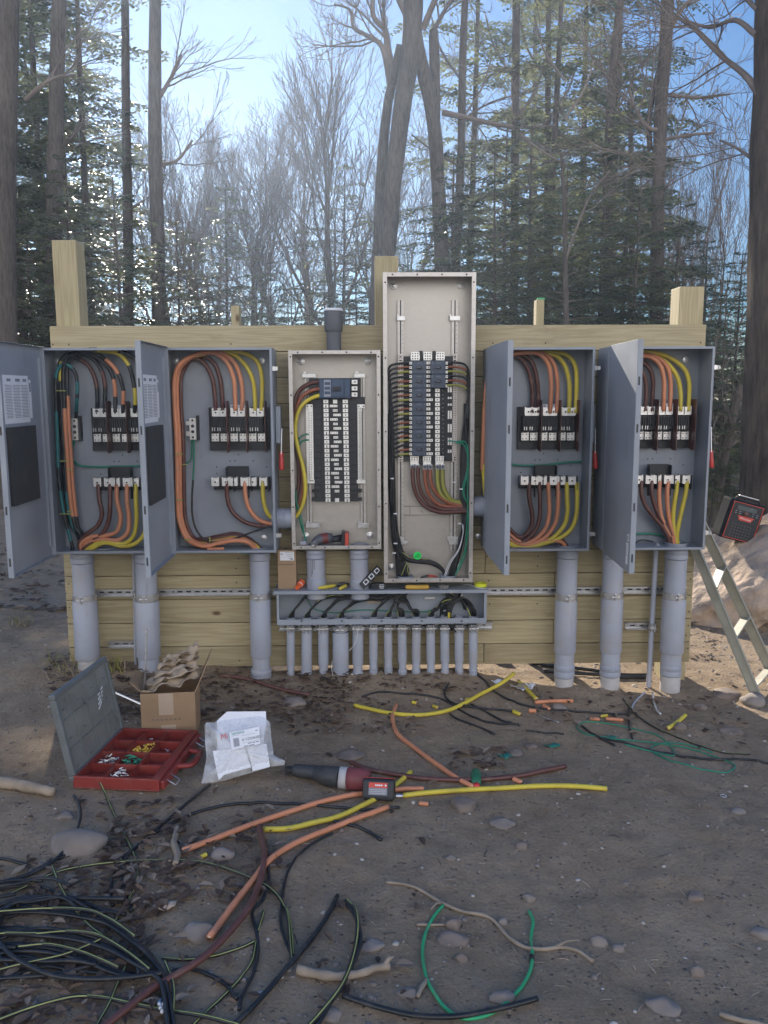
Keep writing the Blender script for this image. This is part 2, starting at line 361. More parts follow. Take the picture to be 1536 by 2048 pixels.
# ================================================================ ground
def axis(dense0, dense1, step, lo, hi, g=1.16):
    a = []; x = dense0
    while x <= dense1 + 1e-6: a.append(x); x += step
    s = step; x = dense1
    while x < hi: s *= g; x += s; a.append(x)
    s = step; x = dense0; l = []
    while x > lo: s *= g; x -= s; l.append(x)
    return l[::-1] + a
gxs = axis(-3.2, 4.4, .024, -110, 110); gys = axis(-3.0, 1.6, .024, -55, 125)
gb = MB(); nx = len(gxs)
gb.v = [(x, y, gz(x, y)) for y in gys for x in gxs]
gb.f = [(j * nx + i, j * nx + i + 1, (j + 1) * nx + i + 1, (j + 1) * nx + i) for j in range(len(gys) - 1) for i in range(nx - 1)]
gb.m = [0] * len(gb.f)
def ground_mat():
    m = bpy.data.materials.new('trodden_soil'); m.use_nodes = True; n = m.node_tree; b = n.nodes['Principled BSDF']; L = n.links.new
    b.inputs['Roughness'].default_value = .95; b.inputs['Specular IOR Level'].default_value = .15
    tc = n.nodes.new('ShaderNodeTexCoord')
    def ns(sc, det=6, ro=.6):
        q = n.nodes.new('ShaderNodeTexNoise'); q.inputs['Scale'].default_value = sc; q.inputs['Detail'].default_value = det; q.inputs['Roughness'].default_value = ro
        L(tc.outputs['Object'], q.inputs['Vector']); return q
    a = ns(1.1, 6); c = ns(9, 8, .7); f = ns(70, 6, .7)
    cr = n.nodes.new('ShaderNodeValToRGB'); e = cr.color_ramp.elements; e[0].position = .33; e[1].position = .68
    e[0].color = (.185, .13, .083, 1); e[1].color = (.43, .335, .235, 1)
    mx = n.nodes.new('ShaderNodeMix'); mx.data_type = 'FLOAT'; mx.inputs[0].default_value = .55; L(a.outputs['Fac'], mx.inputs[2]); L(c.outputs['Fac'], mx.inputs[3])
    mz = n.nodes.new('ShaderNodeMix'); mz.data_type = 'FLOAT'; mz.inputs[0].default_value = .3; L(mx.outputs[0], mz.inputs[2]); L(f.outputs['Fac'], mz.inputs[3])
    L(mz.outputs[0], cr.inputs[0])
    # grit: small pale and dark stones pressed into the soil
    vo = n.nodes.new('ShaderNodeTexVoronoi'); vo.inputs['Scale'].default_value = 46; vo.inputs['Randomness'].default_value = 1; L(tc.outputs['Object'], vo.inputs['Vector'])
    k = n.nodes.new('ShaderNodeValToRGB'); ke = k.color_ramp.elements; ke[0].position = .16; ke[0].color = (1, 1, 1, 1); ke[1].position = .27; ke[1].color = (0, 0, 0, 1); L(vo.outputs['Distance'], k.inputs[0])
    sp = n.nodes.new('ShaderNodeSeparateColor'); L(vo.outputs['Color'], sp.inputs[0])
    gt = n.nodes.new('ShaderNodeMath'); gt.operation = 'GREATER_THAN'; gt.inputs[1].default_value = .62; L(sp.outputs[0], gt.inputs[0])
    mm = n.nodes.new('ShaderNodeMath'); mm.operation = 'MULTIPLY'; L(k.outputs[0], mm.inputs[0]); L(gt.outputs[0], mm.inputs[1])
    m7 = n.nodes.new('ShaderNodeMath'); m7.operation = 'MULTIPLY'; m7.inputs[1].default_value = .75; L(mm.outputs[0], m7.inputs[0])
    m2 = n.nodes.new('ShaderNodeMix'); m2.data_type = 'RGBA'; L(m7.outputs[0], m2.inputs[0]); L(cr.outputs[0], m2.inputs[6])
    sc = n.nodes.new('ShaderNodeValToRGB'); se = sc.color_ramp.elements; se[0].color = (.12, .10, .09, 1); se[1].color = (.46, .40, .35, 1); L(sp.outputs[1], sc.inputs[0]); L(sc.outputs[0], m2.inputs[7])
    L(m2.outputs[2], b.inputs['Base Color'])
    ad = n.nodes.new('ShaderNodeMath'); ad.operation = 'MULTIPLY_ADD'; L(mm.outputs[0], ad.inputs[0]); ad.inputs[1].default_value = .6; L(mz.outputs[0], ad.inputs[2])
    bp = n.nodes.new('ShaderNodeBump'); bp.inputs['Distance'].default_value = .035; bp.inputs['Strength'].default_value = .9; L(ad.outputs[0], bp.inputs['Height']); L(bp.outputs[0], b.inputs['Normal'])
    return m
go = bpy.data.objects.new('ground', mesh('ground', gb, ground_mat(), None, 'all')); COL.objects.link(go)
tag(go, 'trodden brown soil with grit and small stones', 'ground', kind='structure')

# ================================================================ plank backboard
board = thing('backboard', 'long backboard of pale treated planks on tall timber posts carrying all the cabinets', 'backboard', (0, .06, 0))
seams = [650, 703, 754, 806, 855, 904, 953, 1003, 1052, 1101, 1149, 1196, 1243, 1290, 1331]
zs = [W(739, s, 0).z for s in seams]
bx0 = (W(111, 650, 0).x + W(128, 1330, 0).x) / 2; bx1 = (W(1407, 648, 0).x + W(1384, 1322, 0).x) / 2
bxm = W(972, 1000, 0).x
for i in range(14):
    segs = [(bx0, bx1)] if i in (0, 1, 4) else [(bx0, bxm - .0015 + (.41 if i % 2 == 0 else 0)), (bxm + .0015 + (.41 if i % 2 == 0 else 0), bx1)]
    for a, b in segs:
        m = MB().box(a, b, 0.0, .036, zs[i + 1] + .0021, zs[i] - .0016)
        part('plank', m, M_PLANK, board, bevel=.003)
part('seam_shade_sheet', MB().box(bx0 + .004, bx1 - .004, .0362, .0382, zs[14] + .02, zs[0] - .012), M_RUB, board)  # added dark sheet behind the planks, blocks light so the gaps look dark
posts = [(112, 160, 480, .0385, .18), (750, 797, 512, .0385, .18), (1357, 1406, 573, .0385, .18)]
for a, b, t, y0, y1 in posts:
    xa = W(a, 640, y0).x; xb = W(b, 640, y0).x; zt = W((a + b) / 2, t, y0).z
    m = MB().box(xa, xb, y0, y1, -.35, zt)
    part('post', m, M_POST, board, bevel=.004)
for a, b, t, lb in ((462, 478, 611, 'slim timber stud standing behind the board at the left, its top just showing'), (1073, 1088, 599, 'slim timber stud with a green tag on top behind the board at the right')):
    ys = .46; xa = W(a, 630, ys).x; xb = W(b, 630, ys).x; zt = W(a, t, ys).z
    st_ = thing('timber_stud', lb, 'timber stud', ((xa + xb) / 2, ys, 0), 'studs behind the board')
    part('stud_post', MB().box(xa, xb, ys, ys + .09, -.3, zt), M_POST, st_, bevel=.003)
    if a > 900: part('green_tag', MB().box(xa + .01, xb + .006, ys + .005, ys + .06, zt + .0005, zt + .012), M_BGRN, st_)
for i in range(14):  # nail heads
    m = MB()
    for px in (118, 150, 468, 770, 980, 1082, 1370, 1394):
        for f in (.3, .7):
            if RN.random() < .5:
                p = W(px + RN.uniform(-4, 4), 900, 0); z = zs[i + 1] + (zs[i] - zs[i + 1]) * f
                m.cyl((p.x, .0, z), (p.x, -.0012, z), .0045, 8)
    if m.v: part('nail_head', m, M_DARKHOLE, board)['kind'] = 'stuff'

# ================================================================ strut channels
def strut(x0, x1, z, label, y1=-.002, h=.041, d=.041):
    t = thing('strut_channel', label, 'metal channel', ((x0 + x1) / 2, -.02, z), 'slotted metal channels across the backboard')
    m = MB(); q = .0025; y0 = y1 - d
    m.box(x0, x1, y1 - q, y1, z - h / 2, z + h / 2)
    m.box(x0, x1, y0, y1 - q, z + h / 2 - q, z + h / 2); m.box(x0, x1, y0, y1 - q, z - h / 2, z - h / 2 + q)
    m.box(x0, x1, y0, y0 + q, z + h / 2 - .0095, z + h / 2 - q); m.box(x0, x1, y0, y0 + q, z - h / 2 + q, z - h / 2 + .0095)
    part('channel', m, M_ZINC, t)
    s = MB(); x = x0 + .03
    while x < x1 - .03:
        s.box(x, x + .028, y1 - q - .0012, y1 - q - .0002, z - .007, z + .007); x += .05
    o = part('slot', s, M_DARKHOLE, t); o['kind'] = 'stuff'
    b = MB(); x = x0 + .07
    while x < x1 - .03:
        b.cyl((x, y1 - q, z), (x, y1 - q - .012, z), .012, 6); x += .37
    if b.v: part('bolt_head', b, M_ZINC, t)['kind'] = 'stuff'
def xz(px, py, Y): p = W(px, py, Y); return p.x, p.z
a, z = xz(186, 1186, -.03); b, _ = xz(550, 1184, -.03)
strut(a, b, z, 'long horizontal slotted metal channel left of the open wiring trough')
a, z2 = xz(974, 1182, -.03); b, _ = xz(1372, 1180, -.03)
strut(a, b, z2, 'long horizontal slotted metal channel right of the open wiring trough')
a, z3 = xz(216, 1289, -.03); b, _ = xz(273, 1288, -.03)
strut(a, b, z3, 'short stub of slotted channel low on the board, left of the cardboard box rod')
a, z4 = xz(1253, 1252, -.03); b, _ = xz(1312, 1252, -.03)
strut(a, b, z4, 'short stub of slotted channel low on the board near its right end')
a, z5 = xz(558, 1256, -.03); b, _ = xz(985, 1256, -.03)
strut(a, b, z5 + .004, 'horizontal metal channel just below the trough holding the thin conduit clamps')

# ================================================================ conduits
def conduit(label, cx_t, cx_b, y_t, segs, Y, group, clamp=None, mat0=M_PVC, n=24, thread=False):
    """segs: (py0, py1, width_px, kind) from top to bottom; kind p pipe, s sleeve, c coupling, d dusty foot"""
    yb = segs[-1][1]
    def C(py):
        f = (py - y_t) / (yb - y_t); return W(cx_t + (cx_b - cx_t) * f, py, Y)
    base = C(yb)
    t = thing('conduit', label, 'conduit', (base.x, base.y, base.z), group)
    names = {'p': 'pipe', 's': 'expansion_sleeve', 'c': 'coupling', 'd': 'pipe'}
    k = 0
    for py0, py1, wd, kd in segs:
        r = wd / 2 / PPM(Y); p0 = C(py0); p1 = C(py1); L = (p1 - p0).length; m = MB()
        if py1 == yb: L += .06
        e = .0016 * (k % 3); k += 1
        if kd == 'p' or kd == 'd': prof = [(r, 0), (r, L)]
        elif kd == 's': prof = [(r * .93, -e), (r, .006), (r, L - .006), (r * .95, L)]
        else: prof = [(r * .9, -e), (r * .97, .004), (r, .007), (r, L * .46), (r * .985, L * .48), (r * .985, L * .52), (r, L * .54), (r, L - .006), (r * .9, L)]
        m.lathe(p0, prof, n, 0, (p1 - p0).normalized())
        part(names[kd], m, {'p': mat0, 's': mat0, 'c': M_PVC2, 'd': M_PVCD}[kd], t, smooth=True)
    if clamp:
        py0, py1, wd = clamp; r = wd / 2 / PPM(Y); p0 = C(py0); p1 = C(py1); m = MB()
        hgt = (p0 - p1).length
        m.lathe(p1, [(r + .0005, 0), (r + .0025, .001), (r + .0025, hgt - .001), (r + .0005, hgt)], n, 0, (p0 - p1).normalized())
        if wd > 30:
            m.box(p0.x - .006, p0.x + .006, Y - r - .02, Y - r + .004, p1.z + .003, p0.z - .003)
            m.cyl((p0.x - .022, Y - r - .012, (p0.z + p1.z) / 2), (p0.x + .022, Y - r - .012, (p0.z + p1.z) / 2), .004, 8)
        else:
            for sx in (-1, 1):
                m.box(p0.x + sx * r * .55 - .003, p0.x + sx * r * .55 + .003, Y - r - .012, Y, p1.z - .012, p0.z + .012)
            m.cyl((p0.x - r, Y - r - .006, (p0.z + p1.z) / 2), (p0.x + r, Y - r - .006, (p0.z + p1.z) / 2), .0035, 8)
        part('clamp', m, M_ZINC, t, smooth=True)
    return t
GL = 'thick grey conduits below the disconnect cabinets'
YB = -.125
conduit('leftmost thick grey conduit, standing by dry weeds at the left end of the board', 164, 178, 1104, [(1104, 1126, 46, 'c'), (1126, 1200, 43, 'p'), (1200, 1317, 49, 's'), (1317, 1358, 41, 'd')], YB, GL, (1188, 1203, 45))
conduit('thick grey conduit rising behind the cardboard box of scrap', 291, 299, 1104, [(1104, 1125, 45, 'c'), (1125, 1202, 43, 'p'), (1202, 1313, 49, 's'), (1313, 1345, 42, 'p'), (1345, 1372, 44, 'd')], YB, GL, (1186, 1200, 45))
conduit('thick grey conduit collared near the ground, left of the row of thin conduits', 519, 523, 1103, [(1103, 1120, 43, 'c'), (1120, 1196, 40, 'p'), (1196, 1312, 43.5, 's'), (1312, 1336, 36, 'p'), (1336, 1361, 43, 'c'), (1361, 1374, 38, 'd')], YB, GL, (1184, 1197, 42))
conduit('thick grey conduit right of the trough, behind the cut orange cable offcut', 1135, 1127, 1097, [(1097, 1116, 44, 'c'), (1116, 1196, 42, 'p'), (1196, 1304, 45, 's'), (1304, 1327, 39, 'p'), (1327, 1353, 42, 'c'), (1353, 1400, 39, 'd')], YB, GL, (1185, 1199, 44))
conduit('thick grey conduit below the open door with the white sticker, between two others', 1227, 1218, 1096, [(1096, 1116, 44, 'c'), (1116, 1196, 42, 'p'), (1196, 1303, 45, 's'), (1303, 1328, 39, 'p'), (1328, 1351, 43, 'c'), (1351, 1413, 40, 'd')], YB, GL, (1182, 1195, 44))
conduit('rightmost thick grey conduit, at the end of the board by the ladder', 1353, 1338, 1096, [(1096, 1118, 46, 'c'), (1118, 1197, 44, 'p'), (1197, 1304, 48, 's'), (1304, 1327, 41, 'p'), (1327, 1350, 43, 'c'), (1350, 1411, 41, 'd')], YB, GL, (1183, 1196, 46))
GS = 'thin grey conduits in a row below the wiring trough'
rows = [(581.5, 581, 17, [(1248, 1330, 17, 's'), (1330, 1343, 14, 'p'), (1343, 1352, 17, 'c'), (1352, 1360, 14, 'd')], 'thin grey conduit at the left end of the row under the trough'),
        (613.5, 613, 22, [(1248, 1340, 22, 's'), (1340, 1357, 23, 'c'), (1357, 1374, 19, 'd')], 'thin grey conduit second from the left end of the row under the trough'),
        (646.5, 646, 22, [(1248, 1329, 22, 's'), (1329, 1347, 18, 'p'), (1347, 1357, 22, 'c'), (1357, 1367, 18, 'd')], 'third conduit of the row under the trough, just left of the fat one'),
        (681, 682, 34, [(1248, 1264, 25, 'p'), (1264, 1364, 33.5, 's'), (1364, 1376, 31, 'd')], 'fattest conduit of the row under the trough, with a white string beside it'),
        (716, 716, 22, [(1248, 1328, 23, 's'), (1328, 1342, 19, 'p'), (1342, 1357, 23, 'c'), (1357, 1374, 19, 'd')], 'conduit just right of the fat one under the trough'),
        (747, 747, 18, [(1248, 1318, 18, 's'), (1318, 1333, 16, 'p'), (1333, 1346, 18, 'c'), (1346, 1378, 16, 'd')], 'second conduit right of the fat one under the trough'),
        (776, 776, 17, [(1248, 1317, 17.5, 's'), (1317, 1330, 16, 'p'), (1330, 1344, 17.5, 'c'), (1344, 1378, 16, 'd')], 'third conduit right of the fat one under the trough'),
        (804, 804, 19, [(1248, 1324, 19, 's'), (1324, 1339, 15, 'p'), (1339, 1352, 19, 'c'), (1352, 1376, 15, 'd')], 'fourth conduit right of the fat one, below the knife with a yellow handle'),
        (833, 833, 18, [(1248, 1324, 18.5, 's'), (1324, 1339, 16, 'p'), (1339, 1352, 18.5, 'c'), (1352, 1375, 15.5, 'd')], 'fifth conduit from the right end of the row under the trough'),
        (861, 861, 18, [(1248, 1324, 18.5, 's'), (1324, 1340, 16, 'p'), (1340, 1353, 18, 'c'), (1353, 1376, 15.5, 'd')], 'fourth conduit from the right end of the row under the trough'),
        (889, 889, 19, [(1248, 1323, 19, 's'), (1323, 1340, 15.5, 'p'), (1340, 1352, 18.5, 'c'), (1352, 1376, 15.5, 'd')], 'third conduit from the right end of the row under the trough'),
        (918, 918, 19, [(1248, 1323, 19, 's'), (1323, 1338, 16, 'p'), (1338, 1352, 18.5, 'c'), (1352, 1378, 15.5, 'd')], 'second conduit from the right end of the row under the trough'),
        (946.5, 946, 18, [(1248, 1323, 18.5, 's'), (1323, 1338, 16, 'p'), (1338, 1350, 18, 'c'), (1350, 1379, 15.5, 'd')], 'thin grey conduit at the right end of the row under the trough')]
for ct, cb, wd, sg, lb in rows:
    conduit(lb, ct, cb + RN.uniform(-1.6, 1.6), 1248, sg, -.095, GS, (1250, 1259, wd + 1), n=18)
conduit('slim grey pipe running down beside the second thick conduit from the left', 267, 272, 1106, [(1106, 1352, 6.6, 'p')], -.06, 'slim grey pipes', (1186, 1190, 8), n=12)
conduit('slim grey pipe running down the board between the two rightmost thick conduits', 1312, 1296, 1100, [(1100, 1392, 10.5, 'p')], -.075, 'slim grey pipes', (1250, 1258, 12), n=14)
conduit('capless grey conduit stub standing behind the board, under its edge by the long yellow offcut', 990, 990, 1290, [(1290, 1352, 36, 'd')], .32, 'conduit stubs behind the board', n=18)
conduit('pale conduit stub in the sun behind the board by the slim pipe', 1278, 1278, 1290, [(1290, 1362, 17, 'd')], .45, 'conduit stubs behind the board', n=16)
conduit('slender conduit stub behind the board with a bent foot, left of the thick conduit', 1082, 1080, 1290, [(1290, 1358, 8, 'd')], .42, 'conduit stubs behind the board', n=12)
conduit('slender conduit stub behind the board close to the thick conduit right of the trough', 1098, 1098, 1290, [(1290, 1352, 9, 'd')], .46, 'conduit stubs behind the board', n=12)
p = W(1055, 1330, .3); g = gz(p.x, .3)
solo('timber_stake', MB().box(p.x - .02, p.x + .02, .28, .32, g - .1, .42), M_POST, 'short timber stake standing under the board beside the long yellow offcut', 'stake')
# two fat couplings joining the load centre to the trough
for cx, lb in ((632, 'fat grey conduit joining the short breaker panel to the trough, with black stains'), (719, 'clean fat grey conduit joining the short breaker panel to the trough, beside the level')):
    conduit(lb, cx - 1, cx + 1, 1098, [(1098, 1117, 39, 'c'), (1117, 1156, 37, 'p'), (1156, 1176, 40, 'c')], -.1, 'fat conduits above the trough')
    if cx == 632:
        o = [q for q in COL.objects if q.get('label') == lb][0]; p = W(cx - 6, 1119, -.153); m = MB(); rr = 18.5 / PPM(-.1)
        for dx, z1 in ((-.012, .10), (-.004, .085), (.006, .06)):
            yy = -.1 - math.sqrt(rr * rr - (p.x + dx - W(cx, 1119, -.1).x) ** 2)
            m.box(p.x + dx - .0012, p.x + dx + .0012, yy - .0006, yy + .002, p.z - z1, p.z)
        part('stain', m, M_DARKHOLE, o)
# horizontal nipples between cabinets
def nipple(px0, px1, py, wd, Y, label):
    a = W(px0, py, Y); b = W(px1, py, Y); r = wd / 2 / PPM(Y); t = thing('conduit_nipple', label, 'conduit', a, 'short horizontal conduits between cabinets')
    L = b.x - a.x; m = MB(); m.lathe(a, [(r * .93, 0), (r * .93, L)], 24, 0, (1, 0, 0)); part('pipe', m, M_PVC, t, smooth=True)
    m = MB(); m.lathe(a + Vector((L * .1, 0, 0)), [(r * .94, 0), (r, .004), (r, L * .42), (r * .96, L * .42 + .002), (r * .96, L * .46), (r, L * .46 + .002), (r, L * .8), (r * .94, L * .8 + .003)], 24, 0, (1, 0, 0))
    part('coupling', m, M_PVC2, t, smooth=True)
nipple(545, 592, 1037, 42, -.11, 'short horizontal grey conduit between the arched orange cables and the short breaker panel')
nipple(940, 985, 1013, 42, -.11, 'short horizontal grey conduit on the right side of the tall breaker panel')
# capped stub above the load centre
p0 = W(667, 622, -.075); p1 = W(667, 664, -.075); p2 = W(668, 706, -.075)
t = thing('capped_conduit', 'capped dark grey conduit rising above the short breaker panel', 'conduit', p2)
r = 18 / PPM(-.075); h = p0.z - p1.z
m = MB(); m.lathe(p1, [(r * .9, 0), (r, .012), (r, h - .004), (r * .97, h)], 28); part('cap_sleeve', m, M_DKPVC, t, smooth=True)
m = MB(); m.lathe(p0 - Vector((0, 0, .001)), [(r * .96, 0), (r * 1.02, .003), (r * 1.02, .010), (r * .9, .014)], 28); part('lid_cap', m, M_WHITE, t, smooth=True)  # sunlit look of the cap put into its white colour
m = MB(); m.lathe(p2, [(r * .80, 0), (r * .80, p1.z - p2.z + .003)], 28); part('pipe', m, M_DKPVC, t, smooth=True)

# ================================================================ disconnect cabinets
YF, YK, YP = -.235, -.030, -.034           # front edge, back, face of the back plate
B2 = RC(335, 695, 548, 1106, YF)
BW, BH = B2[1] - B2[0], B2[3] - B2[2]
o2 = Vector((B2[0], 0, B2[2]))
def lc(px, py, Y):                          # local point of the cabinet interior, read off the second cabinet
    return W(px, py, Y) - o2
PARTS2 = {}
def cabinet(label, x0, z0, box_kind, ang, mirror_label=None):
    """one cabinet; x0,z0 lower left front corner"""
    t = thing('disconnect_cabinet', label, 'electrical cabinet', (x0, 0, z0), 'grey disconnect cabinets with open doors')
    if not PARTS2:
        q = .004; m = MB()
        m.box(0, BW, YK - q, YK, 0, BH)                                            # back
        m.box(0, q, YF, YK - q, 0, BH); m.box(BW - q, BW, YF, YK - q, 0, BH)
        m.box(q, BW - q, YF, YK - q, BH - q, BH); m.box(q, BW - q, YF, YK - q, 0, q)
        l = .013
        m.box(q, l, YF, YF + .0025, q, BH - q); m.box(BW - l, BW - q, YF, YF + .0025, q, BH - q)
        m.box(l, BW - l, YF, YF + .0025, BH - l, BH - q); m.box(l, BW - l, YF, YF + .0025, q, l)
        PARTS2['enclosure'] = [mesh('enclosure', m, M_GREY)]
        # holes in the back plate and mounting bolts
        m = MB()
        for u, v in ((668, 1165), (830, 1165), (505, 1220), (505, 1278), (950, 1220), (625, 1168), (700, 1110)):
            p = lc(320 + u / 4.453, 660 + v / 4.453, YP); m.cyl((p.x, YP + .0005, p.z), (p.x, YP - .0008, p.z), .004, 8)
        PARTS2['hole'] = [mesh('screw_hole', m, M_DARKHOLE)]
        ms = MB()
        for u, v in ((905, 275), (925, 1850), (140, 275), (150, 1850)):
            p = lc(320 + u / 4.453, 660 + v / 4.453, YP)
            ms.lathe((p.x, YP, p.z), [(.017, 0), (.016, .003), (.008, .004), (.008, .009), (.003, .011)], 14, 0, (0, -1, 0))
        PARTS2['bolt'] = [mesh('mounting_bolt', ms, M_ZINC, None, True)]
        # switch base with ribs and fuse clips
        m = MB(); A = lc(419, 815, YP); Bq = lc(541, 899, YP); x_0, x_1, z_1, z_0 = A.x, Bq.x, A.z, Bq.z
        m.box(x_0, x_1, YP - .028, YP, z_0, z_1)
        zc0 = lc(0, 864, YP).z; zc1 = lc(0, 836, YP).z
        m.box(x_0 + .02, x_1 - .03, YP - .075, YP - .028, zc0, zc1)
        xx = x_0 + .03
        while xx < x_1 - .04:
            m.box(xx, xx + .007, YP - .083, YP - .075, zc0 + .022, zc1 - .006); xx += .0125
        m.box(x_0 + .01, x_1 - .03, YP - .05, YP - .028, zc1 + .001, lc(0, 818, YP).z); m.box(x_0 + .01, x_1 - .03, YP - .04, YP - .028, lc(0, 886, YP).z, zc0 - .001)
        PARTS2['base'] = [mesh('switch_base', m, M_BLACK)]
        m = MB()
        for u in (478, 527, 648, 697, 815, 862):
            p = lc(320 + u / 4.453, 660 + 884 / 4.453, YP - .076)
            for dx in (-.008, .004): m.box(p.x + dx, p.x + dx + .004, YP - .085, YP - .076, p.z - .01, p.z + .01)
        PARTS2['clip'] = [mesh('fuse_clip', m, M_ZINC)]
        # one lug
        def lug(w_, h_, d_):
            m = MB(); m.box(-w_ / 2, w_ / 2, 0, d_, -h_ / 2, h_ / 2); m.box(-w_ / 2 - .003, -w_ / 2 + .004, -.002, d_, -h_ / 2 + .003, h_ / 2 + .004)
            m.box(w_ / 2 - .004, w_ / 2 + .003, -.002, d_, -h_ / 2 + .003, h_ / 2 + .004)
            m.lathe((0, 0, 0), [(w_ * .27, 0), (w_ * .27, .003), (w_ * .2, .0032)], 14, 0, (0, -1, 0))
            m.cyl((0, -.0031, 0), (0, -.0036, 0), w_ * .15, 6, 1)
            return mesh('lug', m, [M_ALU, M_DARKHOLE])
        PARTS2['lugu'] = lug(.036, .044, .035)
        PARTS2['lugt'] = lug(.037, .046, .05)
        m = MB(); m.box(-.018, .018, 0, .012, -.021, .021)
        for ax, az in ((-.010, .013), (.009, .013), (-.01, -.012), (.009, -.012)): m.cyl((ax, 0, az), (ax, -.0015, az), .0042, 8, 1)
        m.box(.018, .022, -.004, .014, -.021, .025)
        PARTS2['lugl'] = mesh('lug', m, [M_ALU, M_PRINT])
        # barriers
        m = MB(); zt = lc(0, 803, YP).z; zb = lc(0, 905, YP).z
        pl = [Vector((-.0015, YP - .028, zt - .01)), Vector((-.0015, YP - .028, zb + .012)), Vector((-.0015, YP - .075, zb)), Vector((-.0015, YP - .125, zb)), Vector((-.0015, YP - .125, zt)), Vector((-.0015, YP - .05, zt))]
        m.prism(pl, (.003, 0, 0)); PARTS2['barrier'] = mesh('barrier_plate', m, M_BARR)
        m = MB(); a = lc(461, 817, YP - .075); b = lc(491, 810, YP - .075); m.box(a.x, b.x, YP - .07, YP - .068, a.z, b.z)
        m.box(a.x + .004, a.x + .016, YP - .071, YP - .07, a.z + .004, b.z - .004, 1)
        for k in range(3): m.box(a.x + .024, b.x - .006, YP - .0705, YP - .07, a.z + .004 + k * .005, a.z + .006 + k * .005, 1)
        PARTS2['rating'] = [mesh('rating_label', m, [M_WHITE, M_PRINT])]
        # terminal block
        m = MB(); a = lc(430, 978, YP); b = lc(541, 953, YP); m.box(a.x, b.x, YP - .035, YP, a.z, b.z)
        for u in (540, 705, 870):
            p = lc(320 + u / 4.453, 0, YP - .04); m.box(p.x - .002, p.x + .002, YP - .095, YP - .035, a.z - .006, b.z + .004)
        PARTS2['tbase'] = [mesh('terminal_base', m, M_BLACK)]
        m = MB(); a = lc(456, 995, YP - .036); b = lc(498, 932, YP - .036)
        m.box(a.x, b.x, YP - .047, YP - .038, a.z + .06, b.z)
        m.box(a.x, a.x + .003, YP - .085, YP - .047, a.z, b.z - .004); m.box(b.x - .003, b.x, YP - .085, YP - .047, a.z, b.z - .004)
        PARTS2['tcover'] = [mesh('insulating_cover', m, M_BLACK)]
        # ground bar
        m = MB(); a = lc(381, 879, YP - .03); b = lc(392, 836, YP - .03); m.box(a.x, b.x, YP - .045, YP - .018, a.z, b.z)
        m.box(b.x, b.x + .012, YP - .03, YP, a.z - .004, b.z + .014, 1); m.box(a.x - .022, a.x, YP - .035, YP - .02, a.z + .02, a.z + .045); m.box(a.x - .022, a.x, YP - .035, YP - .02, b.z - .04, b.z - .018)
        for k in range(4):
            zz = a.z + .013 + k * (b.z - a.z - .026) / 3; m.cyl(((a.x + b.x) / 2, YP - .045, zz), ((a.x + b.x) / 2, YP - .047, zz), .009 if k in (1, 2) else .006, 12, 1)
        PARTS2['gbar'] = [mesh('ground_bar', m, [M_ALU, M_DARKHOLE])]
        # operating handle on the right side
        m = MB(); zt = lc(0, 815, -.13).z; zb = lc(0, 911, -.13).z
        m.box(BW + .004, BW + .03, -.155, -.085, zt - .20, zt); m.prism([Vector((BW + .034, -.15, zt - .12)), Vector((BW + .034, -.09, zt - .12)), Vector((BW + .03, -.16, zb)), Vector((BW + .03, -.18, zb))], (.004, 0, 0), 1)
        PARTS2['handle'] = [mesh('operating_handle', m, [M_GREY, M_ZINC])]
        m = MB(); a = Vector((BW + .032, -.165, zb + .012)); m.tube([a, a + Vector((.0, -.012, -.045)), a + Vector((.002, -.02, -.088)), a + Vector((.002, -.021, -.095))], [.011, .0135, .014, .010], 12)
        PARTS2['grip'] = mesh('grip', m, M_RED, None, True)
        for nm, f in (('latcht', .90), ('latchb', .085)):
            m = MB(); z = BH * f; m.box(BW + .001, BW + .012, YF + .004, YF + .03, z - .012, z + .012); m.box(BW + .012, BW + .03, YF + .006, YF + .012, z - .01, z + .01); m.box(BW + .026, BW + .03, YF - .004, YF + .012, z - .009, z + .009)
            PARTS2[nm] = [mesh('latch', m, M_ZINC)]
    P = PARTS2
    def mk(nm, me, par, loc=(0, 0, 0)):
        o = bpy.data.objects.new(nm, me); COL.objects.link(o); o.parent = par; o.location = loc; return o
    bev(mk('enclosure', P['enclosure'][0], t), .0015)
    mk('screw_hole', P['hole'][0], t)['kind'] = 'stuff'
    mk('mounting_bolt', P['bolt'][0], t)['kind'] = 'stuff'
    sb = mk('switch_base', P['base'][0], t); bev(sb, .0012); mk('fuse_clip', P['clip'][0], sb)['kind'] = 'stuff'
    for a, b in ((424, 439), (439.5, 452), (462, 475), (475.5, 489), (500, 513), (513.5, 526.5)):
        p = lc((a + b) / 2, 825, YP - .078); mk('lug', P['lugu'], sb, (p.x, YP - .078, p.z))
    for a, b in ((423, 437), (442, 454), (461, 474.5), (480, 492), (498.5, 511), (517, 528)):
        p = lc((a + b) / 2, 875, YP - .052); mk('lug', P['lugl'], sb, (p.x, YP - .052, p.z))
    for u in (453.6, 492.5, 530):
        p = lc(u, 860, YP - .125); mk('barrier_plate', P['barrier'], sb, (p.x, 0, 0))
    mk('rating_label', P['rating'][0], sb)
    tb = mk('terminal_block', P['tbase'][0], t); bev(tb, .001)
    for a, b in ((423, 438), (445, 458), (460, 475), (482, 496), (498.5, 512), (520, 533)):
        p = lc((a + b) / 2, 964, YP - .085); mk('lug', P['lugt'], tb, (p.x, YP - .085, p.z))
    mk('insulating_cover', P['tcover'][0], tb)
    if box_kind != 'nobar': mk('ground_bar', P['gbar'][0], t)
    h = mk('operating_handle', P['handle'][0], t); bev(h, .001); mk('grip', P['grip'], h)
    mk('latch', P['latcht'][0], t); mk('latch', P['latchb'][0], t)
    # door: built closed in its own frame (hinge on the left edge), swung open by ang
    DW = BW - .004; q = .002; m = MB(); f = .024
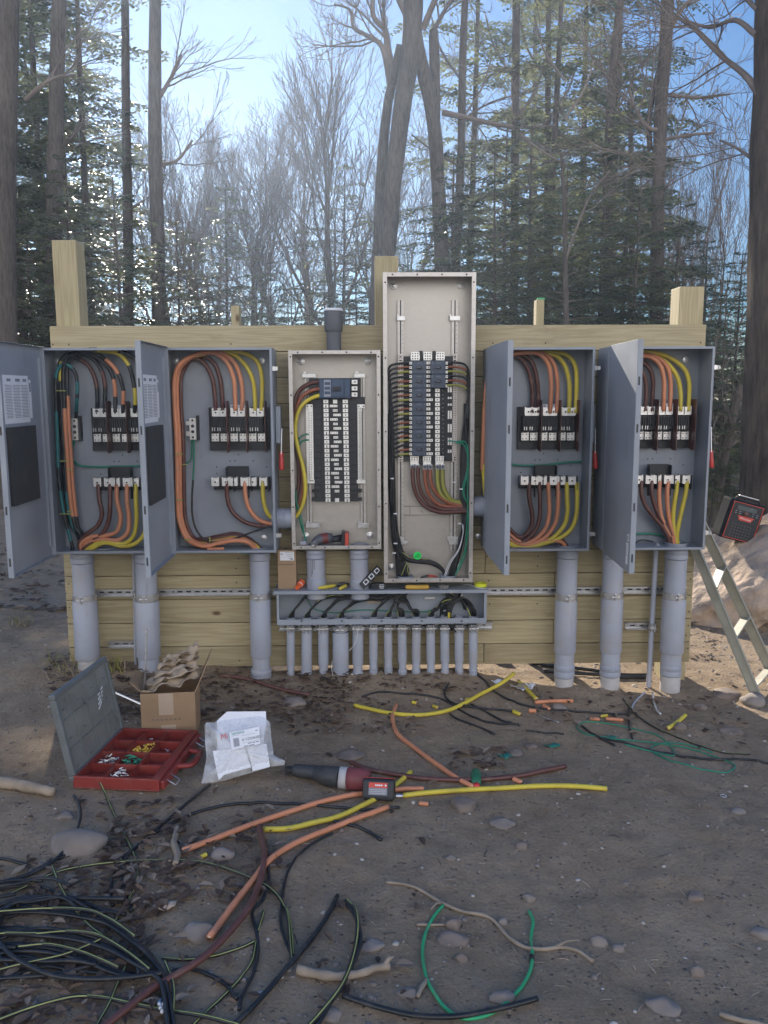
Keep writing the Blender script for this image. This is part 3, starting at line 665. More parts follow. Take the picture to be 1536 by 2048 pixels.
    m.box(0, DW, -q, 0, -.004, BH + .004)
    m.box(DW - q, DW, 0, f, -.004, BH + .004); m.box(0, DW - q, 0, f, BH + .002, BH + .004); m.box(0, DW - q, 0, f, -.004, -.002); m.box(0, q, 0, f, -.002, BH + .002)
    m.box(DW - f * .8, DW - q, f - .0015, f, 0, BH)
    dl = bpy.data.objects.new('door', mesh('door', m, M_GREY)); COL.objects.link(dl); dl.parent = t
    dl.location = (.002, YF - .006, 0); dl.rotation_euler = (0, 0, -rad(ang)); bev(dl, .0012)
    def dpart(nm, mb, mats, lab=None):
        o = bpy.data.objects.new(nm, mesh(nm, mb, mats)); COL.objects.link(o); o.parent = dl
        if lab: o['label'] = lab
        return o
    for fz in (.83, .63, .29, .065):
        m = MB(); z = BH * fz; m.box(DW - .0005, DW + .0008, .006, .014, z - .02, z + .02); dpart('latch_slot', m, M_DARKHOLE)
    # inside: instruction label and black pocket
    m = MB(); z1 = BH * .865; z0 = BH * .655; m.box(DW * .32, DW * .86, 0, .0006, z0, z1)
    for k in range(22):
        zz = z1 - .05 - k * (z1 - z0 - .07) / 22
        for c0, c1 in ((.34, .50), (.515, .67), (.685, .84)): m.box(DW * c0, DW * (c1 - RN.uniform(0, .03)), .0006, .001, zz, zz + .0028, 1)
    for c0, c1 in ((.36, .44), (.5, .6), (.7, .78)): m.box(DW * c0, DW * c1, .0006, .001, z1 - .03, z1 - .016, 1)
    dpart('instruction_label', m, [M_WHITE, M_PRINT])
    m = MB(); m.box(DW * .26, DW * .31, 0, .0006, z0 + .02, z1 - .02); m.box(DW * .27, DW * .30, .0006, .001, z1 - .08, z1 - .035, 1); dpart('side_label', m, [M_WHITE, M_PRINT])
    m = MB(); m.box(DW * .30, DW * .86, 0, .022, BH * .30, BH * .64); dpart('document_pocket', m, M_RUB)
    m = MB(); m.box(DW * .04, DW * .055, 0, .012, .05, BH - .05); dpart('stiffener', m, M_GREY)
    # outside: stamped text and small notice
    m = MB()
    if box_kind == 'right':
        m.box(DW * .90, DW * .955, -.0032, -.002, BH * .135, BH * .165); m.box(DW * .915, DW * .94, -.0036, -.0032, BH * .14, BH * .16, 1)
        m.box(DW * .88, DW * .945, -.0032, -.002, BH * .075, BH * .125); m.box(DW * .88, DW * .935, -.0032, -.002, BH * .03, BH * .07)
        for k in range(4): m.box(DW * .89, DW * .935, -.0036, -.0032, BH * (.083 + .01 * k), BH * (.086 + .01 * k), 1)
        dpart('notice_label', m, [M_WHITE, M_PRINT])
        m = MB()
        for k in range(9):
            m.box(DW * .74, DW * .765, -.0026, -.002, BH * (.49 + .014 * k), BH * (.498 + .014 * k)); m.box(DW * .78, DW * .80, -.0026, -.002, BH * (.495 + .014 * k), BH * (.502 + .014 * k))
        dpart('stamped_text', m, M_PRINT)
    elif box_kind == 'mid':
        m.box(DW * .965, DW * .99, -.0032, -.002, BH * .06, BH * .16); dpart('notice_label', m, [M_PRINT])
    return t
cabs = []
for k, (a, b, t_, bt, kd, ang, lab) in enumerate((
        (92, 305, 695, 1108, 'left', 89.0, 'grey disconnect cabinet at the left end with green, black and orange taped cables'),
        (335, 548, 695, 1106, 'left', 89.0, 'grey disconnect cabinet beside the short breaker panel, orange cables looped down its left side'),
        (973, 1186, 696, 1101, 'mid', 89.3, 'grey disconnect cabinet right of the tall breaker panel, yellow cable loops at the bottom'),
        (1209, 1422, 695, 1098, 'right', 93.0, 'grey disconnect cabinet at the right end, its open door half sunlit at the top corner'))):
    q = RC(a, t_, b, bt, YF); cx = (q[0] + q[1]) / 2; cz = (q[2] + q[3]) / 2
    cabs.append(cabinet(lab, cx - BW / 2, cz - BH / 2, kd, ang))
C1, C2, C3, C4 = cabs

def cable(root, conv, pts, r, m, Y=-.10, k=7, n=10, name='cable', pat=None):
    P = []
    for p in pts:
        q = conv(p[0], p[1]); P.append(W(q[0], q[1], p[2] if len(p) > 2 else Y))
    mb = MB().tube(sm(P, k), r, n, pat=pat)
    return part(name, mb, m, root, smooth='all')
def tie(root, conv, u, v, wd, Y, m=None, horiz=True, r=None):
    q = conv(u, v); p = W(q[0], q[1], Y); h = wd / 2
    mb = MB()
    if horiz: mb.box(p.x - h, p.x + h, Y - .003, Y, p.z - .0025, p.z + .0025); mb.box(p.x + h - .006, p.x + h + .006, Y - .006, Y - .002, p.z - .0035, p.z + .0035)
    else: mb.box(p.x - .0025, p.x + .0025, Y - .003, Y, p.z - h, p.z + h); mb.box(p.x - .0035, p.x + .0035, Y - .006, Y - .002, p.z + h - .006, p.z + h + .006)
    part('cable_tie', mb, m or M_STRIPE, root)
def bushing(root, conv, u, v, wpx, Y, h=.022, m=None, rim=.006):
    q = conv(u, v); p = W(q[0], q[1], Y); r = wpx / 2 / PPM(Y)
    mb = MB(); mb.lathe((p.x, Y, p.z - h), [(r, 0), (r, h), (r - rim, h), (r - rim, h * .3), (.001, h * .3)], 22); part('bushing', mb, m or M_PVC2, root, smooth=True)
r6 = .0125
# ---- cabinet 2
z2_ = Z(320, 660, 4.453); c = C2
dn = [(560, 200), (430, 188), (300, 205)]
def left_run(dx, y): return [(200 + dx, 290, y), (140 + dx, 420, y), (137 + dx, 640, y), (152 + dx, 900, y), (160 + dx, 1150, y), (165 + dx, 1500, y), (180 + dx, 1700, y), (250 + dx * .8, 1860 - dx * .5, y)]
tail = lambda o, y, e: [(380, 1925 - o, y), (520, 1900 - o, y), (660, 1875 - o, y), (780, 1890 - o * .6, y), (e, 1955, -.125), (e + 8, 2010, -.125)]
cable(c, z2_, [(672, 720, -.11), (668, 600), (655, 430, -.10), (590, 280), (480, 205), (340, 215)] + left_run(-8, -.13) + tail(0, -.15, 850), r6, M_ORNG, -.1)
cable(c, z2_, [(727, 720, -.11), (735, 600), (720, 440), (660, 290), (540, 205), (380, 200)] + left_run(14, -.10) + tail(14, -.12, 870), r6, M_ORNG, -.085)
cable(c, z2_, [(848, 720, -.11), (845, 600), (825, 440), (750, 300), (630, 210), (420, 205)] + left_run(8, -.07) + tail(22, -.10, 890), r6 * .95, M_YELL, -.075)
cable(c, z2_, [(903, 720, -.11), (910, 560), (905, 400), (860, 275), (740, 205), (560, 190), (400, 192)] + left_run(-2, -.06) + tail(8, -.08, 880), r6 * .95, M_YELL, -.07)
cable(c, z2_, [(497, 720, -.11), (488, 590), (470, 450), (420, 330), (350, 262), (270, 262)] + left_run(48, -.07) + tail(45, -.09, 880), r6, M_BRWN, -.07)
cable(c, z2_, [(560, 720, -.11), (553, 590), (535, 440), (490, 310), (400, 240), (290, 245)] + left_run(36, -.055) + tail(60, -.07, 900), r6, M_BRWN, -.06)
cable(c, z2_, [(600, 1340, -.11), (598, 1480), (640, 1610), (740, 1700), (860, 1740), (1000, 1742), (1090, 1735)], r6, M_BRWN, -.11)
cable(c, z2_, [(755, 1340, -.11), (762, 1480), (800, 1600), (880, 1690), (990, 1725), (1090, 1720)], r6, M_ORNG, -.12)
cable(c, z2_, [(916, 1340, -.11), (918, 1480), (940, 1590), (990, 1665), (1090, 1690)], r6, M_YELL, -.12)
cable(c, z2_, [(298, 965), (302, 1080), (300, 1200), (294, 1340)], .0045, M_GRN, -.07, name='ground_wire')
cable(c, z2_, [(294, 1335), (285, 1500), (290, 1660), (330, 1790), (420, 1880), (560, 1885), (700, 1845), (850, 1790), (1000, 1745), (1080, 1740)], .0055, M_BLK, -.14, name='ground_wire')
cable(c, z2_, [(190, 1190), (250, 1180), (280, 1120), (283, 980)], .0035, M_GRN, -.06, name='ground_wire')
for u, v, wd, hz in ((165, 1105, .034, True), (215, 1198, .026, True), (167, 1512, .032, True), (237, 1865, .03, True), (445, 1872, .022, False)): tie(c, z2_, u, v, wd, -.165, None, hz)
bushing(c, z2_, 870, 1938, 28, -.125); bushing(c, z2_, 760, 1948, 24, -.10, m=mat('teal_cap', (.03, .22, .22), .5)); 
cable(c, z2_, [(420, 1952), (520, 1950), (570, 1946)], .009, M_ORNG, -.16)
# ---- cabinet 3
z3_ = Z(940, 660, 4.096); c = C3
def lower6(c, cv, tops, path, mats, Y=-.12):
    for t_, p_, m_ in zip(tops, path, mats): cable(c, cv, [(t_, 1245 if cv is z3_ else 1235, -.11)] + p_, r6, m_, Y)
lower6(c, z3_, (485, 567, 640, 722, 792, 875),
       [[(485, 1370), (510, 1520), (500, 1610), (450, 1680), (390, 1690), (300, 1600), (240, 1500), (200, 1380), (190, 1100)],
        [(572, 1370), (572, 1500), (545, 1620), (460, 1720), (380, 1730), (290, 1640), (225, 1520), (180, 1380), (172, 1100)],
        [(645, 1370), (648, 1500), (620, 1620), (540, 1710), (440, 1745), (330, 1680), (230, 1560), (165, 1380), (150, 1100)],
        [(722, 1370), (715, 1500), (690, 1600), (600, 1710), (460, 1760), (330, 1710), (220, 1590), (150, 1380), (135, 1100)],
        [(795, 1370), (798, 1490), (770, 1600), (680, 1700), (560, 1755), (420, 1780), (310, 1730), (210, 1610), (140, 1400), (120, 1100)],
        [(878, 1370), (872, 1500), (840, 1610), (760, 1690), (620, 1745), (450, 1785), (330, 1755), (230, 1660), (140, 1430), (105, 1100)]],
       (M_BRWN, M_BRWN, M_ORNG, M_ORNG, M_YELL, M_YELL))
for t_, p_, m_, y in ((507, [(512, 560), (505, 440), (470, 310), (400, 225), (300, 215)], M_BRWN, -.07), (555, [(560, 560), (552, 430), (520, 290), (450, 215), (320, 200)], M_BRWN, -.06),
                      (655, [(662, 560), (665, 420), (640, 280), (560, 195), (420, 188), (300, 212)], M_ORNG, -.12), (708, [(715, 560), (715, 420), (690, 290), (620, 205), (460, 180), (310, 190)], M_ORNG, -.10),
                      (808, [(815, 560), (812, 420), (775, 290), (700, 210), (560, 182), (380, 190)], M_YELL, -.09), (862, [(870, 560), (873, 400), (860, 290), (800, 210), (690, 182), (520, 180), (360, 192)], M_YELL, -.08)):
    cable(c, z3_, [(t_, 680, -.11)] + p_ + [(220, 260, y), (150, 380, y), (120, 620, y), (105, 1000, y), (100, 1150, y)], r6, m_, y)
cable(c, z3_, [(315, 900), (328, 1000), (330, 1120), (315, 1240), (270, 1330)], .006, M_GRN, -.07, name='ground_wire')
cable(c, z3_, [(250, 1030), (310, 1090), (440, 1110), (620, 1105), (780, 1085), (915, 1078)], .006, M_GRN, -.06, name='ground_wire')
bushing(c, z3_, 790, 1762, 36, -.125)
cable(c, z3_, [(560, 1700), (680, 1700), (760, 1730), (800, 1790)], r6, M_BRWN, -.1); cable(c, z3_, [(600, 1725), (700, 1725), (760, 1745), (785, 1790)], r6, M_ORNG, -.12)
# ---- cabinet 4
z4_ = Z(1180, 660, 4.096); c = C4
for t_, p_, m_, e in ((420, [(420, 1330), (450, 1430), (530, 1540), (600, 1620), (640, 1700)], M_BRWN, 650), (505, [(505, 1330), (530, 1440), (580, 1550), (640, 1630), (665, 1700)], M_BRWN, 670),
                      (570, [(565, 1330), (570, 1440), (590, 1550), (640, 1650), (672, 1710)], M_ORNG, 680), (640, [(632, 1330), (635, 1440), (650, 1560), (680, 1660), (695, 1710)], M_ORNG, 700),
                      (715, [(705, 1330), (688, 1440), (680, 1560), (690, 1660), (700, 1710)], M_YELL, 710), (795, [(785, 1330), (760, 1440), (730, 1570), (715, 1660), (712, 1710)], M_YELL, 720)):
    cable(c, z4_, [(t_, 1235, -.11)] + p_ + [(e, 1790)], r6, m_, -.12)
for t_, p_, m_, y in ((450, [(460, 520), (455, 420), (425, 340), (370, 305), (300, 310)], M_BRWN, -.075), (505, [(512, 520), (515, 410), (490, 320), (440, 270), (380, 262), (300, 280)], M_BRWN, -.065),
                      (600, [(605, 520), (605, 400), (575, 290), (500, 222), (400, 212), (310, 235)], M_ORNG, -.12), (655, [(660, 520), (658, 400), (630, 300), (560, 230), (460, 205), (330, 215)], M_ORNG, -.10),
                      (740, [(742, 520), (720, 400), (660, 300), (580, 235), (480, 200), (350, 195)], M_YELL, -.09), (805, [(812, 540), (812, 430), (780, 330), (700, 255), (600, 205), (480, 182), (350, 190)], M_YELL, -.08)):
    cable(c, z4_, [(t_, 665, -.11)] + p_ + [(220, 300, y), (165, 420, y), (150, 620, y)], r6, m_, y)
bushing(c, z4_, 705, 1738, 44, -.125)
cable(c, z4_, [(270, 1670), (360, 1672), (440, 1668), (540, 1672), (610, 1695)], .006, M_GRN, -.06, name='ground_wire')
cable(c, z4_, [(280, 1745), (350, 1750), (430, 1720), (520, 1735)], .004, M_BLK, -.06, name='ground_wire')
m = MB(); q = z4_(550, 1752); p = W(q[0], q[1], -.12); m.lathe((p.x, -.12, p.z - .01), [(.014, 0), (.014, .01), (.006, .012), (.006, .02)], 12); part('locknut', m, M_PVC2, c, smooth=True)
# ---- cabinet 1
z1_ = Z(0, 640, 4.267); c = C1
TM = [M_BLK, M_ORNG, M_YELL, mat('blue_green_tape', (.02, .14, .15), .5), M_BRWN]
def top1(t_, p_, y, dx, pat): cable(c, z1_, [(t_, 790, -.11)] + p_ + [(560 + dx, 300, y), (505 + dx, 370, y), (495 + dx, 520, y), (505 + dx, 700, y), (512 + dx, 900, y), (530 + dx, 1150, y), (545 + dx, 1400, y), (565 + dx, 1600, y), (610 + dx * .7, 1760, y), (660 + dx * .5, 1830, y), (700, 1960, -.12), (700, 2000, -.12)], r6 * .92, TM, y, pat=[int(ch) for ch in pat])
top1(828, [(832, 690), (820, 540), (770, 410), (690, 340), (620, 310)], -.07, 6, '000444400000000000000044440000')
top1(890, [(895, 690), (895, 540), (860, 420), (790, 330), (690, 290)], -.085, 30, '0004400000111100000011110000000')
top1(985, [(985, 690), (980, 560), (945, 440), (870, 350), (760, 290), (640, 280)], -.10, 60, '001100000000111111000001111100')
top1(1050, [(1052, 690), (1050, 590), (1010, 460), (930, 360), (820, 290), (680, 268)], -.12, 75, '011001100000000011111111000111')
top1(1150, [(1155, 690), (1145, 560), (1100, 390), (1010, 290), (880, 265), (720, 262)], -.13, 20, '022002222000022000000033330000')
top1(1215, [(1225, 690), (1215, 540), (1160, 350), (1050, 275), (900, 255), (740, 255)], -.14, 45, '022000022000000001111111000000')
cable(c, z1_, [(650, 830, -.08), (655, 700), (660, 580), (645, 460), (590, 390), (530, 380), (480, 470), (478, 700), (490, 1000), (500, 1300), (530, 1560), (570, 1760), (610, 1900), (620, 1980)], .010, TM, -.15, pat=[int(ch) for ch in '0330330003300333000333300330033000'])
cable(c, z1_, [(640, 1000), (610, 1120), (620, 1190), (680, 1240), (800, 1252), (1000, 1250), (1250, 1245)], .0055, M_GRN, -.06, name='ground_wire')
for t_, p_, m_ in ((838, [(850, 1540), (870, 1660), (830, 1760), (750, 1820), (680, 1900)], M_BRWN), (940, [(940, 1560), (930, 1700), (890, 1800), (800, 1880), (720, 1940)], M_BRWN),
                   (995, [(1000, 1540), (1030, 1680), (1000, 1800), (900, 1840), (780, 1850), (690, 1910)], M_ORNG), (1085, [(1085, 1540), (1100, 1680), (1090, 1810), (1000, 1880), (860, 1870), (730, 1910)], M_ORNG),
                   (1160, [(1160, 1540), (1165, 1700), (1140, 1840), (1050, 1910), (900, 1890), (780, 1930)], M_YELL), (1235, [(1240, 1540), (1245, 1720), (1230, 1830), (1150, 1910), (1040, 1930), (900, 1900), (790, 1945)], M_YELL)):
    cable(c, z1_, [(t_, 1400, -.11)] + p_ + [(700, 1990, -.125)], r6, m_, -.135)
for u, v, wd in ((518, 604, .045), (540, 1203, .04), (588, 1276, .026), (555, 1655, .06), (590, 1632, .02)): tie(c, z1_, u, v, wd, -.165)
bushing(c, z1_, 685, 1955, 44, -.125); bushing(c, z1_, 900, 1938, 38, -.09)
# ================================================================ breaker panels
def shell(root, x0, x1, z0, z1, y0, y1, rim, hole_n, mats):
    q = .003; m = MB()
    m.box(x0, x1, y1 - q, y1, z0, z1)
    part('back_plate', m, mats[0], root)
    m = MB(); m.box(x0, x0 + q, y0, y1 - q, z0, z1); m.box(x1 - q, x1, y0, y1 - q, z0, z1); m.box(x0 + q, x1 - q, y0, y1 - q, z1 - q, z1); m.box(x0 + q, x1 - q, y0, y1 - q, z0, z0 + q)
    part('enclosure', m, mats[1], root)
    m = MB(); m.box(x0 - .002, x0 + rim, y0 - .003, y0 - .0005, z0 - .002, z1 + .002); m.box(x1 - rim, x1 + .002, y0 - .003, y0 - .0005, z0 - .002, z1 + .002)
    m.box(x0 + rim, x1 - rim, y0 - .002, y0 - .0002, z1 - rim, z1 + .001); m.box(x0 + rim, x1 - rim, y0 - .002, y0 - .0002, z0 - .001, z0 + rim)
    part('rim', m, mats[2], root, bevel=.0006)
    m = MB(); xm = [x0 + rim * .5, x1 - rim * .5]; nz = hole_n
    for x in xm:
        for k in range(nz): z = z0 + (z1 - z0) * (.03 + .94 * k / (nz - 1)); m.cyl((x, y0 - .003, z), (x, y0 - .0045, z), .0048, 8)
    for z in (z0 + rim * .5, z1 - rim * .5):
        for k in range(4): x = x0 + (x1 - x0) * (.1 + .8 * k / 3); m.cyl((x, y0 - .002, z), (x, y0 - .0042, z), .0048, 8)
    part('screw', m, M_DARKHOLE, root)['kind'] = 'stuff'
def bolts(root, conv, pts, Y):
    for u, v in pts:
        q = conv(u, v); p = W(q[0], q[1], Y); m = MB()
        m.lathe((p.x, Y, p.z), [(.022, 0), (.021, .004), (.016, .005), (.015, .004), (.010, .0045), (.010, .012), (.004, .014)], 18, 0, (0, -1, 0)); part('mounting_bolt', m, M_ZINC, root, smooth=True)
def bx(m, conv, u0, v0, u1, v1, y0, y1, mi=0):
    a = conv(u0, v0); b = conv(u1, v1); q = RC(a[0], a[1], b[0], b[1], y0); m.box(q[0], q[1], y0, y1, q[2], q[3], mi); return q
def dots(m, conv, u0, v0, u1, v1, nu, nv, Y, r, mi=0, n=6):
    for i in range(nu):
        for j in range(nv):
            a = conv(u0 + (u1 - u0) * (i / max(1, nu - 1)), v0 + (v1 - v0) * (j / max(1, nv - 1))); p = W(a[0], a[1], Y); m.cyl((p.x, Y + .0005, p.z), (p.x, Y - .0008, p.z), r, n, mi)

# ---------------- short panel
zp = Z(560, 600, 3.413); Y0, Y1 = -.170, -.024; YI = Y1 - .003
q = RC(581, 701, 761, 1098, Y0)
P1 = thing('breaker_panel', 'short open breaker panel with two columns of bare bus tabs and no branch breakers', 'breaker panel', ((q[0] + q[1]) / 2, Y1, q[2]), 'open breaker panels')
shell(P1, *q, Y0, Y1, .019, 6, (M_GALV, M_GALV, M_GALVR))
bolts(P1, zp, ((143, 418), (600, 415), (176, 1612), (615, 1607)), YI)
for sgn, (u0, u1, v0, v1), (f0, f1) in ((-1, (176, 212, 500, 1545), (150, 245)), (1, (548, 584, 500, 1530), (505, 582))):
    m = MB(); bx(m, zp, u0, v0, u1, v1, YI - .022, YI - .004); bx(m, zp, u0 + 14, v0, u0 + 19, v1, YI - .0235, YI - .022, 1)
    r = part('mounting_rail', m, [M_GALVR, M_DARKHOLE], P1, bevel=.001)
    m = MB(); bx(m, zp, f0, 502, f1, 530, YI - .034, YI - .0225); bx(m, zp, f0 + 8, 488, f0 + 32, 502, YI - .034, YI - .01); part('rail_bracket', m, M_ZINC, r, bevel=.001)
    m = MB(); bx(m, zp, f0 + 25, 1525, f1 + 25, 1555, YI - .034, YI - .0225); bx(m, zp, f0 + 30, 1512, f0 + 50, 1525, YI - .034, YI - .0225); part('rail_bracket', m, M_ZINC, r, bevel=.001)
m = MB(); bx(m, zp, 195, 533, 552, 692, YI - .045, YI - .023); bx(m, zp, 178, 662, 580, 722, YI - .05, YI - .0235); bx(m, zp, 230, 722, 530, 1376, YI - .05, YI - .0236)
for v in (1292, 1350): bx(m, zp, 218, v, 560, v + 22, YI - .049, YI - .03)
for k in range(14): bx(m, zp, 236, 735 + 44 * k, 282, 772 + 44 * k, YI - .056, YI - .05); bx(m, zp, 478, 735 + 44 * k, 524, 772 + 44 * k, YI - .056, YI - .05)
bus = part('bus_assembly', m, M_BLACK, P1, bevel=.001)
for j in range(23):
    v = 681 + 30.6 * j
    for (u0, u1) in ((296 + j * .7, 329 + j * .7), (428 + j * .6, 463 + j * .6)):
        m = MB(); bx(m, zp, u0, v, u1, v + 24, YI - .062, YI - .05); a = zp((u0 + u1) / 2, v + 12); p = W(a[0], a[1], YI - .062)
        if j % 3 == 1: bx(m, zp, (u0 + u1) / 2 - 3, v + 6, (u0 + u1) / 2 + 3, v + 24, YI - .0625, YI - .062, 1)
        else: m.cyl((p.x, YI - .062, p.z), (p.x, YI - .0632, p.z), .0035, 8, 1)
        part('bus_tab', m, [M_ALU, M_DARKHOLE], bus)
    m = MB()
    if j in (0, 22): bx(m, zp, 362 + j * .6, v, 390 + j * .6, v + 25, YI - .062, YI - .05)
    elif j == 21: continue
    else:
        w_ = {0: (360, 392), 1: (340, 392), 2: (362, 414)}[[1, 0, 2][(j - 1) % 3]]; u0, u1 = w_[0] + j * .7 - 1, w_[1] + j * .7 - 1
        bx(m, zp, u0, v + 4, u1, v + 20, YI - .058, YI - .05)
        for k in range(3):
            a = zp(u0 + (u1 - u0) * (k + .5) / 3, v + 12); p = W(a[0], a[1], YI - .058); m.cyl((p.x, YI - .058, p.z), (p.x, YI - .0592, p.z), .0024, 6, 1)
    part('link_bar', m, [M_ALU, M_DARKHOLE], bus)
for (u0, u1, us, ue, bu) in ((178, 222, 203, 214, (186, 264)), (528, 578, 541, 556, (508, 584))):
    m = MB(); bx(m, zp, u0, 712, u1, 738, YI - .055, YI - .03); bx(m, zp, (u0 + u1) / 2 - 2, 738, u1 + (6 if u0 < 300 else -18), 1235, YI - .055, YI - .036); bx(m, zp, bu[0], 1228, bu[1], 1252, YI - .055, YI - .03)
    bx(m, zp, u0 + 2, 738, u0 + 20, 1228, YI - .042, YI - .036)
    dots(m, zp, us, 765, ue, 1215, 2, 40, YI - .0555, .0022, 1)
    for u in (u0 + 10, u1 - 8): a = zp(u, 726); p = W(a[0], a[1], YI - .055); m.cyl((p.x, YI - .055, p.z), (p.x, YI - .0565, p.z), .004, 8, 1)
    part('neutral_bar', m, [M_ALU, M_DARKHOLE], P1, bevel=.0006)
m = MB(); bx(m, zp, 268, 540, 480, 670, YI - .095, YI - .045); bx(m, zp, 350, 540, 436, 660, YI - .103, YI - .095); bx(m, zp, 440, 560, 476, 660, YI - .098, YI - .095)
bm_ = part('main_breaker', m, M_MAINB, P1, bevel=.0015)
m = MB(); bx(m, zp, 360, 592, 414, 620, YI - .118, YI - .103); part('toggle', m, M_BLACK, bm_, bevel=.001)
m = MB(); bx(m, zp, 300, 545, 346, 660, YI - .099, YI - .0951)
for k in range(3): bx(m, zp, 304, 560 + 32 * k, 342, 580 + 32 * k, YI - .0995, YI - .099, 1)
part('breaker_label', m, [M_PVC2, M_MAINB], bm_)
for v in (545, 589, 631):
    m = MB(); bx(m, zp, 489, v, 528, v + 29, YI - .075, YI - .045); a = zp(512, v + 14); p = W(a[0], a[1], YI - .075); m.cyl((p.x, YI - .075, p.z), (p.x, YI - .077, p.z), .0055, 10, 1); part('lug', m, [M_ALU, M_PRINT], P1, bevel=.0008)
for pts, mt, y in (([(285, 556), (210, 568), (150, 600), (112, 660), (98, 760), (96, 880), (110, 1010), (128, 1150), (125, 1280), (95, 1400), (60, 1470), (10, 1490)], M_BRWN, -.075),
                   ([(285, 605), (225, 615), (165, 645), (125, 700), (108, 790), (104, 880), (120, 1000), (150, 1150), (158, 1280), (130, 1400), (80, 1470), (10, 1495)], M_BRWN, -.09),
                   ([(285, 650), (235, 662), (175, 695), (130, 750), (108, 830), (106, 920), (122, 1010), (155, 1130), (172, 1240), (170, 1330), (145, 1420), (100, 1485), (10, 1505)], M_YELL, -.11)):
    cable(P1, zp, pts, .0115, mt, y)
o = [c for c in P1.children if c.name.startswith('cable')][1]; o.data = o.data.copy(); o.data.materials[0] = mat('rust_insulation', (.30, .10, .055), .45)
cable(P1, zp, [(212, 915), (170, 918), (140, 935), (125, 960), (118, 1040), (120, 1200)], .0045, M_GRN, -.075, name='ground_wire'); cable(P1, zp, [(205, 955), (165, 958), (140, 975), (128, 1020), (125, 1150), (122, 1260)], .0045, M_GRN, -.07, name='ground_wire')
cable(P1, zp, [(108, 1300), (112, 1400), (130, 1490), (150, 1560), (172, 1620), (178, 1660)], .0045, M_GRN, -.1, name='ground_wire'); cable(P1, zp, [(112, 1380), (140, 1470), (155, 1540), (165, 1600), (182, 1650)], .0045, M_GRN, -.11, name='ground_wire')
bushing(P1, zp, 246, 1668, 37, -.1); bushing(P1, zp, 545, 1668, 37, -.1)
m = MB(); bx(m, zp, 138, 1648, 178, 1672, -.15, -.12); part('loose_fitting', m, M_PVC, P1, bevel=.002)

# ---------------- tall panel
za = Z(740, 520, 4.875); zb = Z(740, 880, 6.4)
q = RC(767.5, 545, 948, 1164, Y0)
P2 = thing('breaker_panel', 'tall open breaker panel with slate breakers and bundles of black wire', 'breaker panel', ((q[0] + q[1]) / 2, Y1, q[2]), 'open breaker panels')
shell(P2, *q, Y0, Y1, .021, 5, (M_GALV, M_GALV, M_GALVR))
bolts(P2, za, ((228, 253), (886, 247)), YI); bolts(P2, zb, ((275, 1630), (1122, 1625)), YI)
for (u0, u1), (t0, t1), (b0, b1), left in (((268, 328), (265, 340), (365, 440), 1), ((788, 850), (780, 880), (990, 1128), 0)):
    m = MB(); bx(m, za, u0, 390, u1, 2840, YI - .020, YI - .003); bx(m, za, u0 + 26, 392, u0 + 37, 2835, YI - .0215, YI - .020, 1)
    dots(m, za, u1 - 8, 640, u1 - 8, 2780, 1, 50, YI - .0204, .0024, 1)
    r = part('mounting_rail', m, [M_GALVR, M_DARKHOLE], P2, bevel=.001)
    m = MB(); bx(m, za, t0, 545, t1, 590, YI - .034, YI - .022); bx(m, za, (t0 if left else t0 - 4), 528, t0 + 12, 548, YI - .034, YI - .022); part('rail_bracket', m, M_ZINC, r, bevel=.001)
    m = MB(); bx(m, zb, b0, 1240, b1, 1292, YI - .036, YI - .022); bx(m, zb, b0 + 18, 1292, b1 + (30 if left else 0), 1340, YI - .034, YI - .022)
    if left: bx(m, zb, 440, 1300, 482, 1318, YI - .036, YI - .03)
    part('rail_bracket', m, M_ZINC, r, bevel=.001)
m = MB(); bx(m, zb, 412, 850, 1036, 957, YI - .014, YI - .002); bx(m, zb, 508, 853, 513, 955, YI - .0146, YI - .014, 1); bx(m, zb, 412, 846, 1036, 850, YI - .0146, YI - .010, 1); bx(m, zb, 412, 957, 1036, 961, YI - .0146, YI - .01, 1)
for u, v in ((655, 912), (672, 922), (770, 915), (425, 935)): a = zb(u, v); p = W(a[0], a[1], YI - .014); m.cyl((p.x, YI - .014, p.z), (p.x, YI - .0148, p.z), .003, 6, 1)
part('cross_plate', m, [M_GALV, M_DARKHOLE], P2)
m = MB(); bx(m, za, 330, 938, 800, 1962, YI - .045, YI - .022); bx(m, za, 478, 885, 515, 985, YI - .055, YI - .045); bx(m, za, 610, 885, 642, 985, YI - .055, YI - .045); bx(m, za, 478, 1905, 512, 1998, YI - .055, YI - .022); bx(m, za, 606, 1905, 636, 1998, YI - .055, YI - .022)
for k in range(19): bx(m, za, 700, 1262 + 34 * k, 728, 1288 + 34 * k, YI - .05, YI - .045)
dots(m, za, 712, 1275, 712, 1880, 1, 16, YI - .0512, .002, 1)
bus = part('bus_assembly', m, [M_BLACK, M_ALU], P2, bevel=.001)
